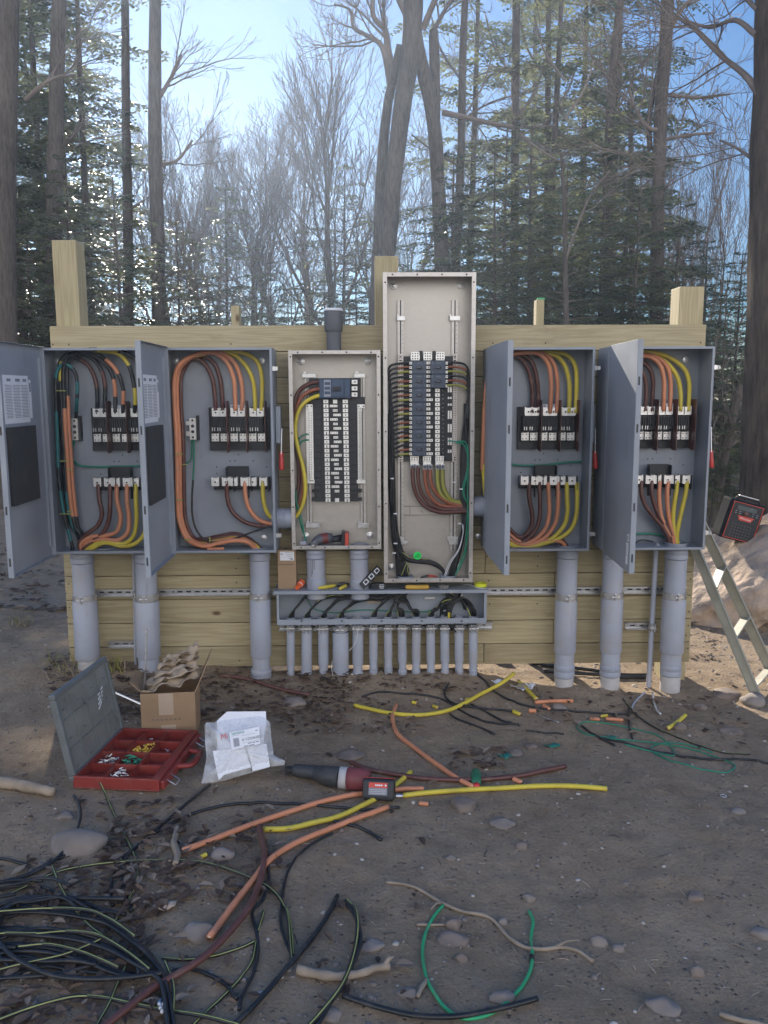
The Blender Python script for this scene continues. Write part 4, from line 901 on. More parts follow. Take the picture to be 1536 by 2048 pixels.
for u0, u1 in ((396, 486), (520, 606), (642, 730)):
    m = MB(); bx(m, za, u0 + 4, 896, u1 - 4, 978, YI - .066, YI - .045); bx(m, za, u0, 930, u1, 966, YI - .0665, YI - .05); dots(m, za, u0 + 20, 912, u1 - 20, 962, 3, 3, YI - .0668, .004, 1, 8); part('bus_plate', m, [M_ALU, M_DARKHOLE], bus, bevel=.001)
    m = MB(); bx(m, za, u0 - 4, 1912, u1 - 10, 1962, YI - .066, YI - .05); dots(m, za, u0 + 12, 1928, u1 - 26, 1948, 3, 2, YI - .0664, .0035, 1, 8); bx(m, za, u0 - 2, 1962, u1 - 12, 1992, YI - .06, YI - .03)
    part('bus_plate', m, [M_ALU, M_DARKHOLE], bus, bevel=.001)
    for k in (0, 1):
        uc = u0 + 20 + 50 * k - 3; m = MB(); bx(m, za, uc - 19, 1994, uc + 19, 2042, YI - .085, YI - .03); a = za(uc, 2018); p = W(a[0], a[1], YI - .085)
        m.lathe((p.x, YI - .085, p.z), [(.013, 0), (.013, .002), (.009, .0022)], 14, 1, (0, -1, 0)); m.cyl((p.x, YI - .087, p.z), (p.x, YI - .0885, p.z), .006, 6, 2); part('lug', m, [M_ALU, M_PRINT, M_DARKHOLE], P2, bevel=.001)
for u0, u1 in ((273, 323), (806, 848)):
    m = MB(); bx(m, za, u0, 915, u1, 1965, YI - .052, YI - .022); dots(m, za, u0 + 13, 935, u1 - 13, 1945, 2, 46, YI - .0526, .0028, 1)
    for v in (945, 980, 1925, 1950): a = za((u0 + u1) / 2, v); p = W(a[0], a[1], YI - .0522); m.cyl((p.x, YI - .0522, p.z), (p.x, YI - .0532, p.z), .0045, 8, 1)
    part('ground_bar', m, [mat('pale_ground_bar', (.66, .60, .55), .5, metal=.3), M_DARKHOLE], P2, bevel=.001)
rows_ = [981, 1112, 1248, 1385, 1518, 1650, 1780, 1910]
def breaker(u0, u1, v0, v1, right):
    m = MB(); g = 2; bx(m, za, u0, v0 + g, u1, v1 - g, YI - .105, YI - .046)
    h = (v1 - v0) / 3
    b = part('breaker', m, M_BREAK, P2, bevel=.0015)
    m = MB(); uc = (u0 + u1) / 2 - 14; bx(m, za, uc - 8, v0 + h * 1.25, uc + 40, v0 + h * 1.75, YI - .121, YI - .105); part('toggle', m, M_BLACK, b, bevel=.001)
    m = MB()
    for k in range(5): bx(m, za, uc - 4 + 7 * k, v0 + h * 1.3, uc - 1 + 7 * k, v0 + h * 1.7, YI - .1216, YI - .121)
    for us in (0, 1):
        w0 = u0 + 8 if right else u1 - 22
        bx(m, za, w0 + 5, v0 + 10 + us * 90, w0 + 9, v0 + 30 + us * 90, YI - .1056, YI - .105)
    for k in range(4): bx(m, za, uc - 6 + 12 * k, v0 + 18, uc - 1 + 12 * k, v0 + 30, YI - .1054, YI - .105)
    part('marking', m, M_PRINT, b)
    for k in range(3):
        m = MB(); v = v0 + h * k + h * .25; uu = (u0 - 24, u0 - 1) if not right else (u1 + 1, u1 + 20)
        bx(m, za, uu[0], v, uu[1], v + h * .6, YI - .09, YI - .05); a = za(uu[0] + 8 if not right else uu[1] - 8, v + h * .3); p = W(a[0], a[1], YI - .09); m.cyl((p.x, YI - .09, p.z), (p.x, YI - .0912, p.z), .0032, 6, 1); part('terminal', m, [M_ALU, M_DARKHOLE], b)
for k in range(7): breaker(410, 549, rows_[k], rows_[k + 1], False)
for k in range(2): breaker(594, 738, rows_[k], rows_[k + 1], True)
for k in range(7):
    for j in range(3):
        v = rows_[k] + (rows_[k + 1] - rows_[k]) * (j + .22) / 3; m = MB(); bx(m, za, 551, v, 588 if j < 2 or k < 2 else 612, v + 26, YI - .06, YI - .046)
        a = za(570, v + 13); p = W(a[0], a[1], YI - .06); m.cyl((p.x, YI - .06, p.z), (p.x, YI - .061, p.z), .003, 6, 1)
        if j == 2: a = za(596, v + 13); p = W(a[0], a[1], YI - .06); m.cyl((p.x, YI - .06, p.z), (p.x, YI - .061, p.z), .003, 6, 1)
        part('bus_tab', m, [M_ALU, M_DARKHOLE], bus)
        if k >= 2:
            m = MB(); bx(m, za, 636, v - 4, 680, v + 30, YI - .06, YI - .046); a = za(658, v + 13); p = W(a[0], a[1], YI - .06); m.cyl((p.x, YI - .06, p.z), (p.x, YI - .061, p.z), .0035, 6, 1); part('bus_tab', m, [M_ALU, M_DARKHOLE], bus)
for v0, v1 in ((1235, 1290), (1335, 1355), (1400, 1420), (1470, 1550), (1600, 1680), (1735, 1805), (1850, 1880)):
    m = MB(); bx(m, za, 760, v0, 774, v1, YI - .06, YI - .045); bx(m, za, 783, v0, 797, v1, YI - .06, YI - .045); part('retaining_clip', m, M_ALU, bus)
# branch wires on the left, dropping into a bundle
ph = [M_BLK, M_BRWN, M_YELL]
rust = MATS['rust_insulation']; oliv = mat('olive_insulation', (.33, .32, .07), .5)
for k in range(7):
    for j in range(3):
        v = rows_[k] + (rows_[k + 1] - rows_[k]) * (j + .5) / 3; i = k * 3 + j
        mt = [M_BLK, rust, oliv][j]; xx = 176 + 2.2 * i; y = -.09 - .002 * (i % 5) ; vb = v + 40 + 5 * (i % 4)
        ub = 190 + RN.uniform(0, 42)
        pts = [(392, v), (352, v + RN.uniform(-3, 5)), (300, v + 4 + i * .3), (xx + 50, v + 16 + i * .6), (xx + 14, v + 42), (xx + 4, v + 82), (ub, v + 190)]
        vv = v + 300
        while vv < 2280: pts.append((ub + RN.uniform(-12, 12), vv)); vv += 260
        pts += [(zb(0, 0) and ub + 12, 2400), (215 + (i % 7) * 7, 2650), (250 + (i % 7) * 9, 2850), (262 + (i % 8) * 15, 3000), (268 + (i % 8) * 14, 3080)]
        cut = 11 if j else 0
        r_ = .0062
        n_ = (len(pts) - 1) * 5
        cable(P2, za, pts, r_, [M_BLK, mt], y, k=5, n=7, name='branch_wire', pat=([1] * 12 + [0] * (n_ - 12)) if j else [0] * n_)
for k in range(2):
    for j in range(3):
        v = rows_[k] + (rows_[k + 1] - rows_[k]) * (j + .45) / 3; i = k * 3 + j; mt = [M_BLK, rust, oliv][j]; ub = 935 + RN.uniform(-25, 25)
        pts = [(748, v), (800, v - 3), (860, v), (915, v + 14), (950, v + 50), (962 - i, v + 110), (960 - i, v + 300), (930, 1500 + i * 9), (915 + i * 5, 1700), (900 + i * 8, 2000), (885 + i * 9, 2300), (905 + i * 5, 2560), (860 + i * 5, 2800), (800 + i * 6, 3000), (775 + i * 10, 3080)]
        n_ = (len(pts) - 1) * 5
        cable(P2, za, pts, .0062, [M_BLK, mt], -.095 - .004 * i, k=5, n=7, name='branch_wire', pat=([1] * 18 + [0] * (n_ - 18)) if j else [0] * n_)
for i in range(11):   # neutrals and returns in the two bundles
    if i < 5:
        pts = [(180 + 8 * i, 1500 + 90 * i), (182 + 9 * i, 1900), (195 + 8 * i, 2300), (225 + 11 * i, 2650), (270 + 15 * i, 2900), (280 + 17 * i, 3080)]
    else:
        j = i - 5; pts = [(820, 1990 + 6 * j), (850 + 8 * j, 1960 - 40 * j), (905 + 9 * j, 1720), (890 + 9 * j, 2000), (895 + 7 * j, 2320), (905 + 5 * j, 2560), (862 + 6 * j, 2800), (795 + 9 * j, 3000), (775 + 11 * j, 3080)]
        pts[0] = (925 + 5 * j, 1400 + 20 * j); pts[1] = (925 + 6 * j, 1550)
    cable(P2, za, pts, .0068, M_BLK, -.075 - .006 * (i % 5), k=5, n=7, name='branch_wire')
for (a, b, m_) in ((0, 0, M_STRIPE), (40, -.01, M_STRIPE)):
    cable(P2, zb, [(470 + a, 1570), (440 + a, 1640), (400 + a * 2.5, 1740)], .002, m_, -.135, n=5, name='marker_stripe')
    cable(P2, zb, [(1180 + a * .3, 1080), (1190, 1200), (1130 + a * .3, 1400), (1010 + a * .5, 1580), (950 + a * .4, 1740)], .002, M_WHITE, -.14, n=5, name='marker_stripe')
for j, y in ((0, -.12), (14, -.125), (26, -.118), (-13, -.12)):
    cable(P2, zb, [(330 + j, 1330), (400 + j, 1440), (480, 1520 + j), (620, 1545 + j), (760, 1560 + j), (860, 1600 + j), (930, 1660 + j * .7), (960, 1740)], .0066, M_BLK, y, n=7, name='branch_wire')
cable(P2, zb, [(420, 1440), (500, 1500), (620, 1518), (740, 1528)], .002, M_STRIPE, -.134, n=5, name='marker_stripe')
for i, (u, mt, pts) in enumerate(((545, M_BRWN, [(548, 480), (562, 600), (600, 710), (660, 800), (760, 880), (900, 922), (1060, 925), (1300, 908)]), (612, M_BRWN, [(616, 480), (632, 600), (670, 700), (740, 790), (830, 850), (960, 885), (1300, 888)]),
                                  (703, rust, [(706, 480), (720, 580), (750, 680), (820, 775), (920, 838), (1060, 858), (1300, 862)]), (770, rust, [(774, 480), (792, 570), (830, 650), (900, 730), (1000, 795), (1120, 828), (1300, 838)]),
                                  (865, oliv, [(866, 480), (872, 570), (895, 660), (945, 740), (1030, 800), (1150, 820), (1300, 822)]), (930, oliv, [(931, 480), (936, 560), (960, 650), (1010, 730), (1080, 782), (1180, 800), (1300, 805)]))):
    cable(P2, zb, [(u, 350)] + pts, .0118, mt, -.10 - .006 * (5 - i) * .4 + (.0 if i < 2 else .01))
for pts in ([(1000, 10), (1110, 20), (1180, 15), (1230, 40), (1255, 120), (1258, 300), (1215, 500), (1190, 600), (1200, 720), (1245, 780)], [(1100, 35), (1180, 25), (1240, 60), (1262, 300), (1250, 600), (1255, 900), (1262, 1150), (1215, 1400), (1160, 1560), (1100, 1720)],
            [(1110, 40), (1200, 60), (1250, 200), (1240, 450), (1205, 620), (1215, 740), (1250, 800)], [(1255, 700), (1245, 1000), (1230, 1250), (1225, 1450), (1150, 1620), (1090, 1730)]):
    cable(P2, zb, pts, .0042, M_GRN, -.125, n=7, name='ground_wire')
for u, v in ((275, 492), (318, 942), (320, 1322), (300, 1445), (1072, 540), (1155, 627), (1138, 1068)): tie(P2, zb, u, v, .014, -.15, M_WHITE)
bushing(P2, zb, 455, 1735, 34, -.1); bushing(P2, zb, 1000, 1725, 34, -.1)
a = zb(607, 1480); p = W(a[0], a[1], -.145)
mb = MB(); mb.lathe((p.x, -.145, p.z), [(.0225, 0), (.0225, .0012)], 28, 0, (0, -1, 0)); st = part('round_sticker', mb, M_GSTICK, P2)
mb = MB(); mb.M = Matrix.Translation((p.x, -.1468, p.z)) @ Matrix.Rotation(rad(28), 4, (0, -1, 0))
mb.box(-.017, .017, 0, .0004, .0015, .0035); mb.box(-.018, .016, 0, .0004, -.005, -.003); mb.box(-.014, .015, 0, .0004, .007, .0085)
for k in range(6): mb.box(-.013 + .005 * k, -.011 + .005 * k, 0, .0004, -.003, .0015)
for k in range(3): mb.lathe((-.006 + .007 * k, .0004, -.0105), [(.003, 0), (.003, .0004)], 10, 0, (0, -1, 0))
part('printing', mb, M_GPRINT, st)

# ================================================================ wiring trough
zt = Z(530, 1080, 3.268); Yt0, Yt1 = -.172, -.045
q = RC(553.5, 1186, 973.5, 1248, Yt0); tx0, tx1, tz0, tz1 = q
T = thing('wiring_trough', 'long low grey wiring trough with its cover off, full of black wires', 'wiring trough', ((tx0 + tx1) / 2, Yt1, tz0))
m = MB(); g = .003
m.box(tx0, tx1, Yt1 - g, Yt1, tz0, tz1 - .0005); m.box(tx0, tx0 + g, Yt0, Yt1 - g, tz0, tz1 - .0005); m.box(tx1 - g, tx1, Yt0, Yt1 - g, tz0, tz1 - .0005); m.box(tx0 + g, tx1 - g, Yt0, Yt1 - g, tz0, tz0 + g)
fh = tz0 + .030; m.box(tx0, tx1, Yt0 - .002, Yt0 - .0002, tz0 - .001, fh); m.box(tx0, tx0 + .014, Yt0 - .002, Yt0 - .0002, fh, tz1 - .0005); m.box(tx1 - .016, tx1, Yt0 - .002, Yt0 - .0002, fh, tz1 - .0005)
part('trough_body', m, M_GREY, T, bevel=.0008)
L0 = W(547, 1182, Yt0 - .012); L1 = W(978, 1182, Yt0 - .012); zl = tz1 + .017
m = MB(); m.box(L0.x, L1.x, Yt0 - .012, -.003, zl - .003, zl); m.box(L0.x, L1.x, Yt0 - .014, Yt0 - .012, zl - .018, zl); m.box(L0.x, L0.x + .002, Yt0 - .012, -.003, zl - .018, zl - .003); m.box(L1.x - .002, L1.x, Yt0 - .012, -.003, zl - .018, zl - .003)
part('trough_top', m, M_GREY, T, bevel=.0008)
m = MB()
for u in (240, 502, 762, 1025, 1285): p = W(*zt(u, 529), Yt0 - .002); m.cyl((p.x, Yt0 - .002, p.z), (p.x, Yt0 - .005, p.z), .005, 8)
part('screw', m, M_RUB, T)['kind'] = 'stuff'
BZ = tz0 + g
bxs = [581.5, 613.5, 646.5, 681, 715.5, 747, 775.5, 803.5, 833, 861, 889, 918, 946.5]
bw = [19, 20, 22, 26, 22, 18, 18, 18, 18, 19, 17, 17, 19]
bc = []
for px, wd in zip(bxs, bw):
    p = W(px, 1232, -.1); r = wd / 2 / PPM(-.1); mb = MB(); mb.lathe((p.x, -.1, BZ), [(r * 1.08, 0), (r * 1.08, .007), (r, .008), (r, .022), (r * .8, .022), (r * .8, .006), (.001, .006)], 18)
    part('bushing', mb, M_PVC2, T, smooth=True); bc.append(p.x)
def tw(pts, r, m_, pat=None):
    mb = MB().tube(sm(pts, 6), r, 6, pat=pat); return part('wire', mb, m_, T, smooth='all')
for i, x in enumerate(bc):
    if i in (4, 10, 11): continue
    up = (bc[9] if i > 4 else bc[9]); ex = W(802, 1180, -.1).x if i < 9 else W(905, 1180, -.1).x
    for k in range(8):
        o = (k - 3.5) * .0042; y = -.1 + RN.uniform(-.02, .02); yy = -.09 + RN.uniform(-.03, .03); s = 1 if ex > x else -1; dx = abs(ex - x); mt = M_BLK if k else M_STRIPE
        hmax = tz1 - .012 - (i % 5) * .009 - RN.uniform(0, .022)
        rise = min(.13, dx * .8 + .02)
        pts = [(x + o, -.1, BZ), (x + o + s * .006, y, BZ + .03 + .004 * k), (x + s * (.02 + .15 * rise), y, BZ + (hmax - BZ) * .55), (x + s * rise * .7, yy, BZ + (hmax - BZ) * .88), (x + s * rise * 1.3, yy, hmax)]
        if dx > rise * 1.5:
            n_ = max(1, int(dx / .12))
            for a in range(1, n_): f = a / n_; pts.append((x + s * rise * 1.3 + (ex - x - s * rise * 1.3) * f, yy + RN.uniform(-.01, .01), hmax + RN.uniform(-.008, .008)))
        pts.append((ex + o * 4, -.1, tz1 + .004))
        if k: tw(pts, .0042 if k < 5 else .005, M_BLK)
        else: tw(pts, .0034, [M_BLK, M_STRIPE], [1])
for k in range(8):   # coiled slack at the right
    cx = W(925 - k * 4, 1210, -.1).x; y = -.13 + .012 * k; pts = []
    for a in range(0, 9): an = math.pi * (a / 8 * (1.3 if k % 2 else 1.0)) + .2; pts.append((cx + .07 * math.cos(an) + .004 * k, y, BZ + .025 + .105 * math.sin(an)))
    tw(pts, .0045, M_BLK)
p = W(*zt(1208, 495), -.12); part('wire_marker', MB().box(p.x - .011, p.x + .011, -.125, -.105, p.z - .022, p.z + .02), M_YELL, T, bevel=.002)
g1 = [W(*zt(u, v), -.06) for u, v in ((278, 345), (285, 400), (310, 440), (370, 465), (480, 475), (600, 460), (700, 458), (1000, 470), (1100, 455), (1165, 430))]
mb = MB().tube(sm(g1, 6), .0032, 6); part('ground_wire', mb, M_GRN, T, smooth='all')
p = W(*zt(720, 402), -.05); m = MB(); m.box(p.x - .045, p.x + .045, -.0505, -.049, p.z - .01, p.z + .01); part('maker_label', m, M_TAPE, T)
cx = W(887, 1206, -.08); m = MB(); ring = [(cx.x + .05 * math.cos(a * .26 - 1.6), -.085, cx.z + .045 * math.sin(a * .26 - 1.6)) for a in range(13)]; m.tube(ring, .005, 7); part('cable_end', m, M_PVC2, T, smooth='all')
m = MB()
for u, v, w_, h_ in ((1222, 372, .02, .016), (1076, 382, .03, .006), (1285, 352, .007, .02)): p = W(*zt(u, v), -.06); m.box(p.x - w_, p.x + w_, -.056, -.05, p.z - h_, p.z + h_)
part('bare_hub', m, M_ALU, T, bevel=.003)
# white pull string
P = [W(*zt(u, v), -.20 if v < 560 else -.135) for u, v in ((525, 520), (560, 560), (600, 590), (640, 585), (650, 570), (620, 575), (605, 600), (600, 640), (580, 690), (548, 725))]
solo('pull_string', MB().tube(sm(P, 5), .0014, 5), M_WHITE, 'thin white pull string looped down from the trough edge over the fattest conduit', 'string', smooth='all')
P = [W(*zt(u, v), -.15) for u, v in ((440, 790), (436, 840), (446, 900), (448, 945))]
solo('pull_string', MB().tube(sm(P, 5), .0014, 5), M_WHITE, 'thin white string hanging down left of the fattest conduit', 'string', smooth='all')

# ================================================================ small things on the trough top and in the panels
SH = zl
def shp(px, Y): return W(px, 1170, Y).x
# small carton
x0, x1 = W(555.5, 1130, -.13).x, W(592, 1130, -.13).x; c = thing('small_carton', 'small brown carton with a white label standing at the left end of the trough', 'carton', ((x0 + x1) / 2, -.09, SH))
zt_ = W(573, 1100, -.13).z; part('carton_body', MB().box(x0, x1, -.13, -.055, SH + .001, zt_), M_CARD, c, bevel=.001)
m = MB(); a = W(560, 1121, -.13); b = W(588, 1103, -.13); m.box(a.x, b.x, -.1312, -.1302, a.z, b.z); m.box(a.x + .005, a.x + .016, -.1316, -.1312, b.z - .016, b.z - .011, 1)
for k in range(4): m.box(b.x - .05 + .006 * k, b.x - .008, -.1316, -.1312, b.z - .006 - .011 * k, b.z - .004 - .011 * k, 1)
m.box(b.x - .022, b.x - .006, -.1316, -.1312, a.z + .004, a.z + .011, 1); part('carton_label', m, [M_WHITE, M_PRINT], c)
m = MB(); zz = W(573, 1128, -.13).z
for k in range(18): m.box(x0 + .004 + k * .0048, x0 + .006 + k * .0048, -.1306, -.1299, zz - .006, zz)
part('perforation', m, M_RUB, c)
m = MB(); m.lathe(((x0 + x1) / 2 - .01, -.09, zt_), [(.01, 0), (.01, .004), (.002, .005)], 12); part('tab', m, M_RUB, c)
# orange twist connector
a = Vector((shp(594, -.16) , -.165, SH + .014)); b = Vector((shp(603, -.12), -.10, SH + .03))
m = MB(); m.tube([a, a.lerp(b, .25), a.lerp(b, .5), a.lerp(b, .52), a.lerp(b, .62), a.lerp(b, .64), b], [.012, .014, .014, .0165, .0165, .02, .021], 14, pat=[0, 0, 0, 1, 0, 0]); 
solo('wire_connector', m, [M_ORPL, M_WHITE], 'bright orange plastic fitting lying by the small carton on the trough', 'fitting', smooth=True)
# pliers
c = thing('pliers', 'pliers with two spread yellow handles lying on the trough', 'pliers', (shp(676, -.1), -.1, SH))
J = Vector((shp(690, -.08), -.08, SH + .012))
m = MB(); m.tube([(shp(636, -.16), -.155, SH + .011), (shp(650, -.14), -.14, SH + .012), (shp(666, -.11), -.115, SH + .013), (shp(672, -.1), -.10, SH + .013)], [.007, .011, .010, .007], 10); part('handle', m, M_YELL, c, smooth='all')
m = MB(); m.tube([(shp(679, -.18), -.178, SH + .010), (shp(684, -.16), -.15, SH + .011), (shp(690, -.12), -.12, SH + .012), (shp(693, -.1), -.10, SH + .012)], [.007, .010, .010, .007], 10); part('handle', m, M_YELL, c, smooth='all')
m = MB(); m.tube([(shp(673, -.1), -.10, SH + .013), (shp(680, -.08), -.085, SH + .014), J, (shp(696, -.06), -.07, SH + .012)], [.006, .013, .015, .008], 10); m.tube([(shp(693, -.1), -.105, SH + .012), J, (shp(686, -.06), -.06, SH + .012)], [.007, .013, .006], 10); part('jaws', m, M_RUB, c, smooth='all')
# torpedo level leaning on the conduit
a = Vector((shp(728, -.17), -.165, SH + .004)); b = W(764, 1141, -.10); L = (b - a).length; d = (b - a).normalized()
c = thing('torpedo_level', 'black torpedo level with three white vial windows leaning beside the conduit', 'level', a)
fr = Matrix((d, Vector((0, 1, 0)), d.cross(Vector((0, 1, 0))))).transposed().to_4x4(); fr.translation = a
m = MB(); m.M = fr; m.box(0, L, -.012, .012, 0, .045); part('level_body', m, M_BLACK, c, bevel=.003)
for f in (.16, .46, .76):
    m = MB(); m.M = fr; w_ = .03; m.box(L * f, L * f + w_, -.0135, -.0122, .012, .016); m.box(L * f, L * f + w_, -.0135, -.0122, .034, .038); m.box(L * f, L * f + .005, -.0135, -.0122, .016, .034); m.box(L * f + w_ - .005, L * f + w_, -.0135, -.0122, .016, .034); part('vial_window', m, M_WHITE, c)
# black tool with white stripes
xc = shp(760, -.14); c = thing('tape_measure', 'squat black tool with three white stripes on the trough below the tall panel corner', 'tool', (xc, -.14, SH))
m = MB(); m.lathe((xc - .035, -.14, SH + .001), [(.018, 0), (.02, .004), (.02, .02), (.015, .03)], 14); m.box(xc - .03, xc + .03, -.162, -.115, SH + .001, SH + .034); part('case', m, M_BLACK, c, bevel=.003)
m = MB()
for k in range(3): m.box(xc - .004, xc + .022, -.1632, -.1622, SH + .008 + .009 * k, SH + .011 + .009 * k)
part('stripes', m, M_WHITE, c)
# knife with yellow handle
xa, xb, xh = shp(776, -.16), shp(858, -.16), shp(811, -.16); y = -.165
c = thing('cable_knife', 'knife with a long yellow handle and dark blade lying on the trough', 'knife', ((xa + xb) / 2, y, SH))
m = MB(); m.tube([(xh, y, SH + .014), (xh + .012, y, SH + .014), ((xh + xb) / 2, y, SH + .013), (xb - .008, y, SH + .014), (xb, y, SH + .014)], [.011, .0135, .013, .0135, .009], 12); part('handle', m, mat('tan_yellow_grip', (.55, .33, .05), .5), c, smooth='all')
m = MB(); m.tube([(xa, y + .03, SH + .006), (xa + .03, y + .02, SH + .009), (xh, y, SH + .013)], [.003, .008, .009], 8, flat=.4); part('blade', m, M_RUB, c, smooth='all')
def roll(px, Y, r, h, m_, label, ri=.6):
    x = shp(px, Y); m = MB(); m.lathe((x, Y, SH + .001), [(r * ri, 0), (r, 0.0005), (r, h), (r * ri, h), (r * ri, .0006)], 24); solo('tape_roll', m, m_, label, 'tape', 'rolls of tape', smooth=True)
roll(887.5, -.135, .029, .02, M_TAPEG, 'dark grey roll of tape lying flat on the trough below the tall panel'); roll(961, -.10, .036, .02, M_TAPEY, 'bright yellow roll of tape at the right end of the trough')
P = [Vector((shp(925, -.1), -.06, SH + .004)), Vector((shp(940, -.1), -.1, SH + .01)), Vector((shp(955, -.14), -.15, SH + .004)), Vector((shp(972, -.16), -.17, SH + .003))]
solo('pull_string', MB().tube(sm(P, 5), .0016, 5), M_WHITE, 'thin white string across the right end of the trough top by the yellow tape', 'string', smooth='all')
# impact driver in the short panel
fl = RC(581, 701, 761, 1098, Y0)[2] + .003
def dp(u, v, Y): a = zp(u, v); return W(a[0], a[1], Y)
c = thing('impact_driver', 'dark impact driver with a red battery lying inside the short breaker panel', 'power tool', (dp(320, 1665, -.11).x, -.11, fl))
zc = fl + .045
m = MB(); m.tube([(dp(205, 0, -.14).x, -.15, fl + .03), (dp(225, 0, -.14).x, -.135, zc - .008), (dp(255, 0, -.13).x, -.12, zc), (dp(300, 0, -.12).x, -.11, zc + .004), (dp(335, 0, -.12).x, -.105, zc + .004)], [.018, .026, .031, .031, .026], 16, pat=[0, 0, 1, 0]); part('motor_housing', m, [M_DKPVC, mat('dull_red_shell', (.16, .035, .03), .45)], c, smooth='all')
p = Vector((dp(212, 0, -.14).x, -.155, fl + .026)); m = MB(); m.lathe(p, [(.017, 0), (.017, .02), (.012, .028), (.012, .034), (.007, .034), (.007, .022)], 14, 0, (-.25, -1, -.15)); part('chuck', m, M_ZINC, c, smooth=True)
m = MB(); m.tube([(dp(300, 0, -.12).x, -.11, zc - .008), (dp(350, 0, -.11).x, -.10, zc - .004), (dp(405, 0, -.10).x, -.095, zc)], [.02, .019, .022], 12); part('grip', m, M_BLACK, c, smooth='all')
m = MB(); x = dp(430, 0, -.1).x; m.box(x - .022, x - .002, -.14, -.055, fl + .001, fl + .085); m.box(x - .002, x + .018, -.145, -.06, fl + .001, fl + .08, 1); part('battery', m, [M_BLACK, M_REDLAB], c, bevel=.003)
# scraps in the tall panel
fz = RC(767.5, 545, 948, 1164, Y0)[2] + .003
def tp(u, Y): a = zb(u, 1740); return W(a[0], a[1], Y).x
m = MB(); m.tube([(tp(650, -.12), -.12, fz + .012), (tp(740, -.11), -.115, fz + .02), (tp(860, -.10), -.10, fz + .014)], [.008, .013, .006], 8, flat=.6, pat=[0, 1]); solo('glove_scrap', m, [M_RUB, M_REDLAB], 'small dark and red scrap lying in the bottom of the tall panel', 'scrap', smooth='all')
m = MB(); m.tube([(tp(770, -.15), -.15, fz + .006), (tp(850, -.15), -.148, fz + .007), (tp(945, -.145), -.145, fz + .006)], [.006, .007, .005], 8); m.lathe((tp(775, -.15), -.15, fz + .006), [(.011, -.004), (.011, .004)], 12, 0, (0, 0, 1)); solo('cable_end_fitting', m, M_PVC, 'small pale fitting with a ring end on the floor of the tall panel', 'fitting', smooth='all')
m = MB(); m.box(tp(635, -.15), tp(665, -.15), -.155, -.14, fz + .001, fz + .012); solo('wire_nut', m, M_GSTICK, 'tiny bright green piece on the floor of the tall panel', 'scrap', bevel=.002)
# ================================================================ things on the ground
def stripe_tube(pts, r, n, side=0.5):
    """black tube with a coloured stripe running along its upper side"""
    mb = MB().tube(pts, r, n); k = len(pts)
    for i in range(k - 1):
        best = 0; bz = -9
        for j in range(n):
            c = sum((Vector(mb.v[q]) for q in mb.f[i * n + j]), Vector()) / 4
            c = c - (pts[i] + pts[i + 1]) / 2
            d = c.normalized().dot(Vector((side * .6, -.35, .75)))
            if d > bz: bz = d; best = j
        mb.m[i * n + best] = 1
    return mb
def gline(conv, pts, r, k=6, lift=0):
    P = []
    for p in pts:
        q = conv(p[0], p[1]); e = p[2] if len(p) > 2 else 0
        P.append(G(q[0], q[1], r * .9 + lift + e))
    P = sm(P, k)
    if r >= .009 and len(P) > 12:      # thick cable is stiff: it bridges the small hollows
        hi = [max(gz(P[j].x, P[j].y) + r * .95 for j in range(max(0, i - 3), min(len(P), i + 4))) for i in range(len(P))]
        av = [sum(hi[max(0, i - 4):i + 5]) / len(hi[max(0, i - 4):i + 5]) for i in range(len(P))]
        return [Vector((p.x, p.y, max(p.z, z_))) for p, z_ in zip(P, av)]
    return [Vector((p.x, p.y, max(p.z, gz(p.x, p.y) + r * .95))) for p in P]
ID = lambda u, v: (u, v)
def gcable(label, conv, pts, r, m, cat='cable', name='cable', group=None, stripe=None, n=10, lift=0, ends=None):
    P = gline(conv, pts, r, 6, lift)
    if stripe: mb = stripe_tube(P, r, n); mats = [m, stripe]
    else: mb = MB().tube(P, r, n); mats = [m]
    if ends:
        for a, b in ((P[0], P[1]), (P[-1], P[-2])):
            d = (a - b).normalized(); mb.tube([a - d * .001, a + d * .0015], r * .78, 10, len(mats))
        mats = mats + [ends]
    return solo(name, mb, mats, label, cat, group, smooth='all')
z7 = Z(600, 1330, 3.072); z5_ = Z(500, 1380, 2.076); z8 = Z(980, 1310, 2.763); z6 = Z(0, 1560, 2.743); z9 = Z(500, 1640, 2.477)
GO = 'cut lengths of thick coloured cable on the ground'
RB = .0105
y1 = gcable('long bow-shaped yellow cable offcut below the thin conduits, with a black tape band', z7, [(335, 248), (420, 272), (540, 295), (690, 310), (820, 303), (920, 280), (1020, 235), (1130, 170), (1240, 110, .02), (1315, 52, .05)], RB, M_YELL, group=GO, ends=M_COPPER)
for a, b in (((697, 295), (697, 325)), ((992, 240), (1000, 262))):
    p, q = gline(z7, [a, ((a[0] + b[0]) / 2, (a[1] + b[1]) / 2), b], RB)[::6][:2]
    c = gline(z7, [((a[0] + b[0]) / 2 - 8, (a[1] + b[1]) / 2), ((a[0] + b[0]) / 2 + 8, (a[1] + b[1]) / 2 - (0 if a[0] < 800 else 7))], RB)
    part('tape_band', MB().tube(c, RB * 1.12, 12), M_BLK, y1, smooth='all')
gcable('orange cable length running from the bow-shaped yellow offcut down to the straight yellow one', z5_, [(607, 65), (592, 105), (598, 150), (620, 190), (680, 240), (760, 300), (850, 360), (925, 412)], RB, M_ORNG, group=GO, ends=M_COPPER)
gcable('brown cable length with a stripped end curving behind the power tool', z5_, [(418, 300), (500, 335), (620, 357), (740, 372), (860, 378), (980, 375), (1120, 358), (1220, 338), (1310, 318)], RB, M_BRWN, group=GO, ends=M_COPPER)
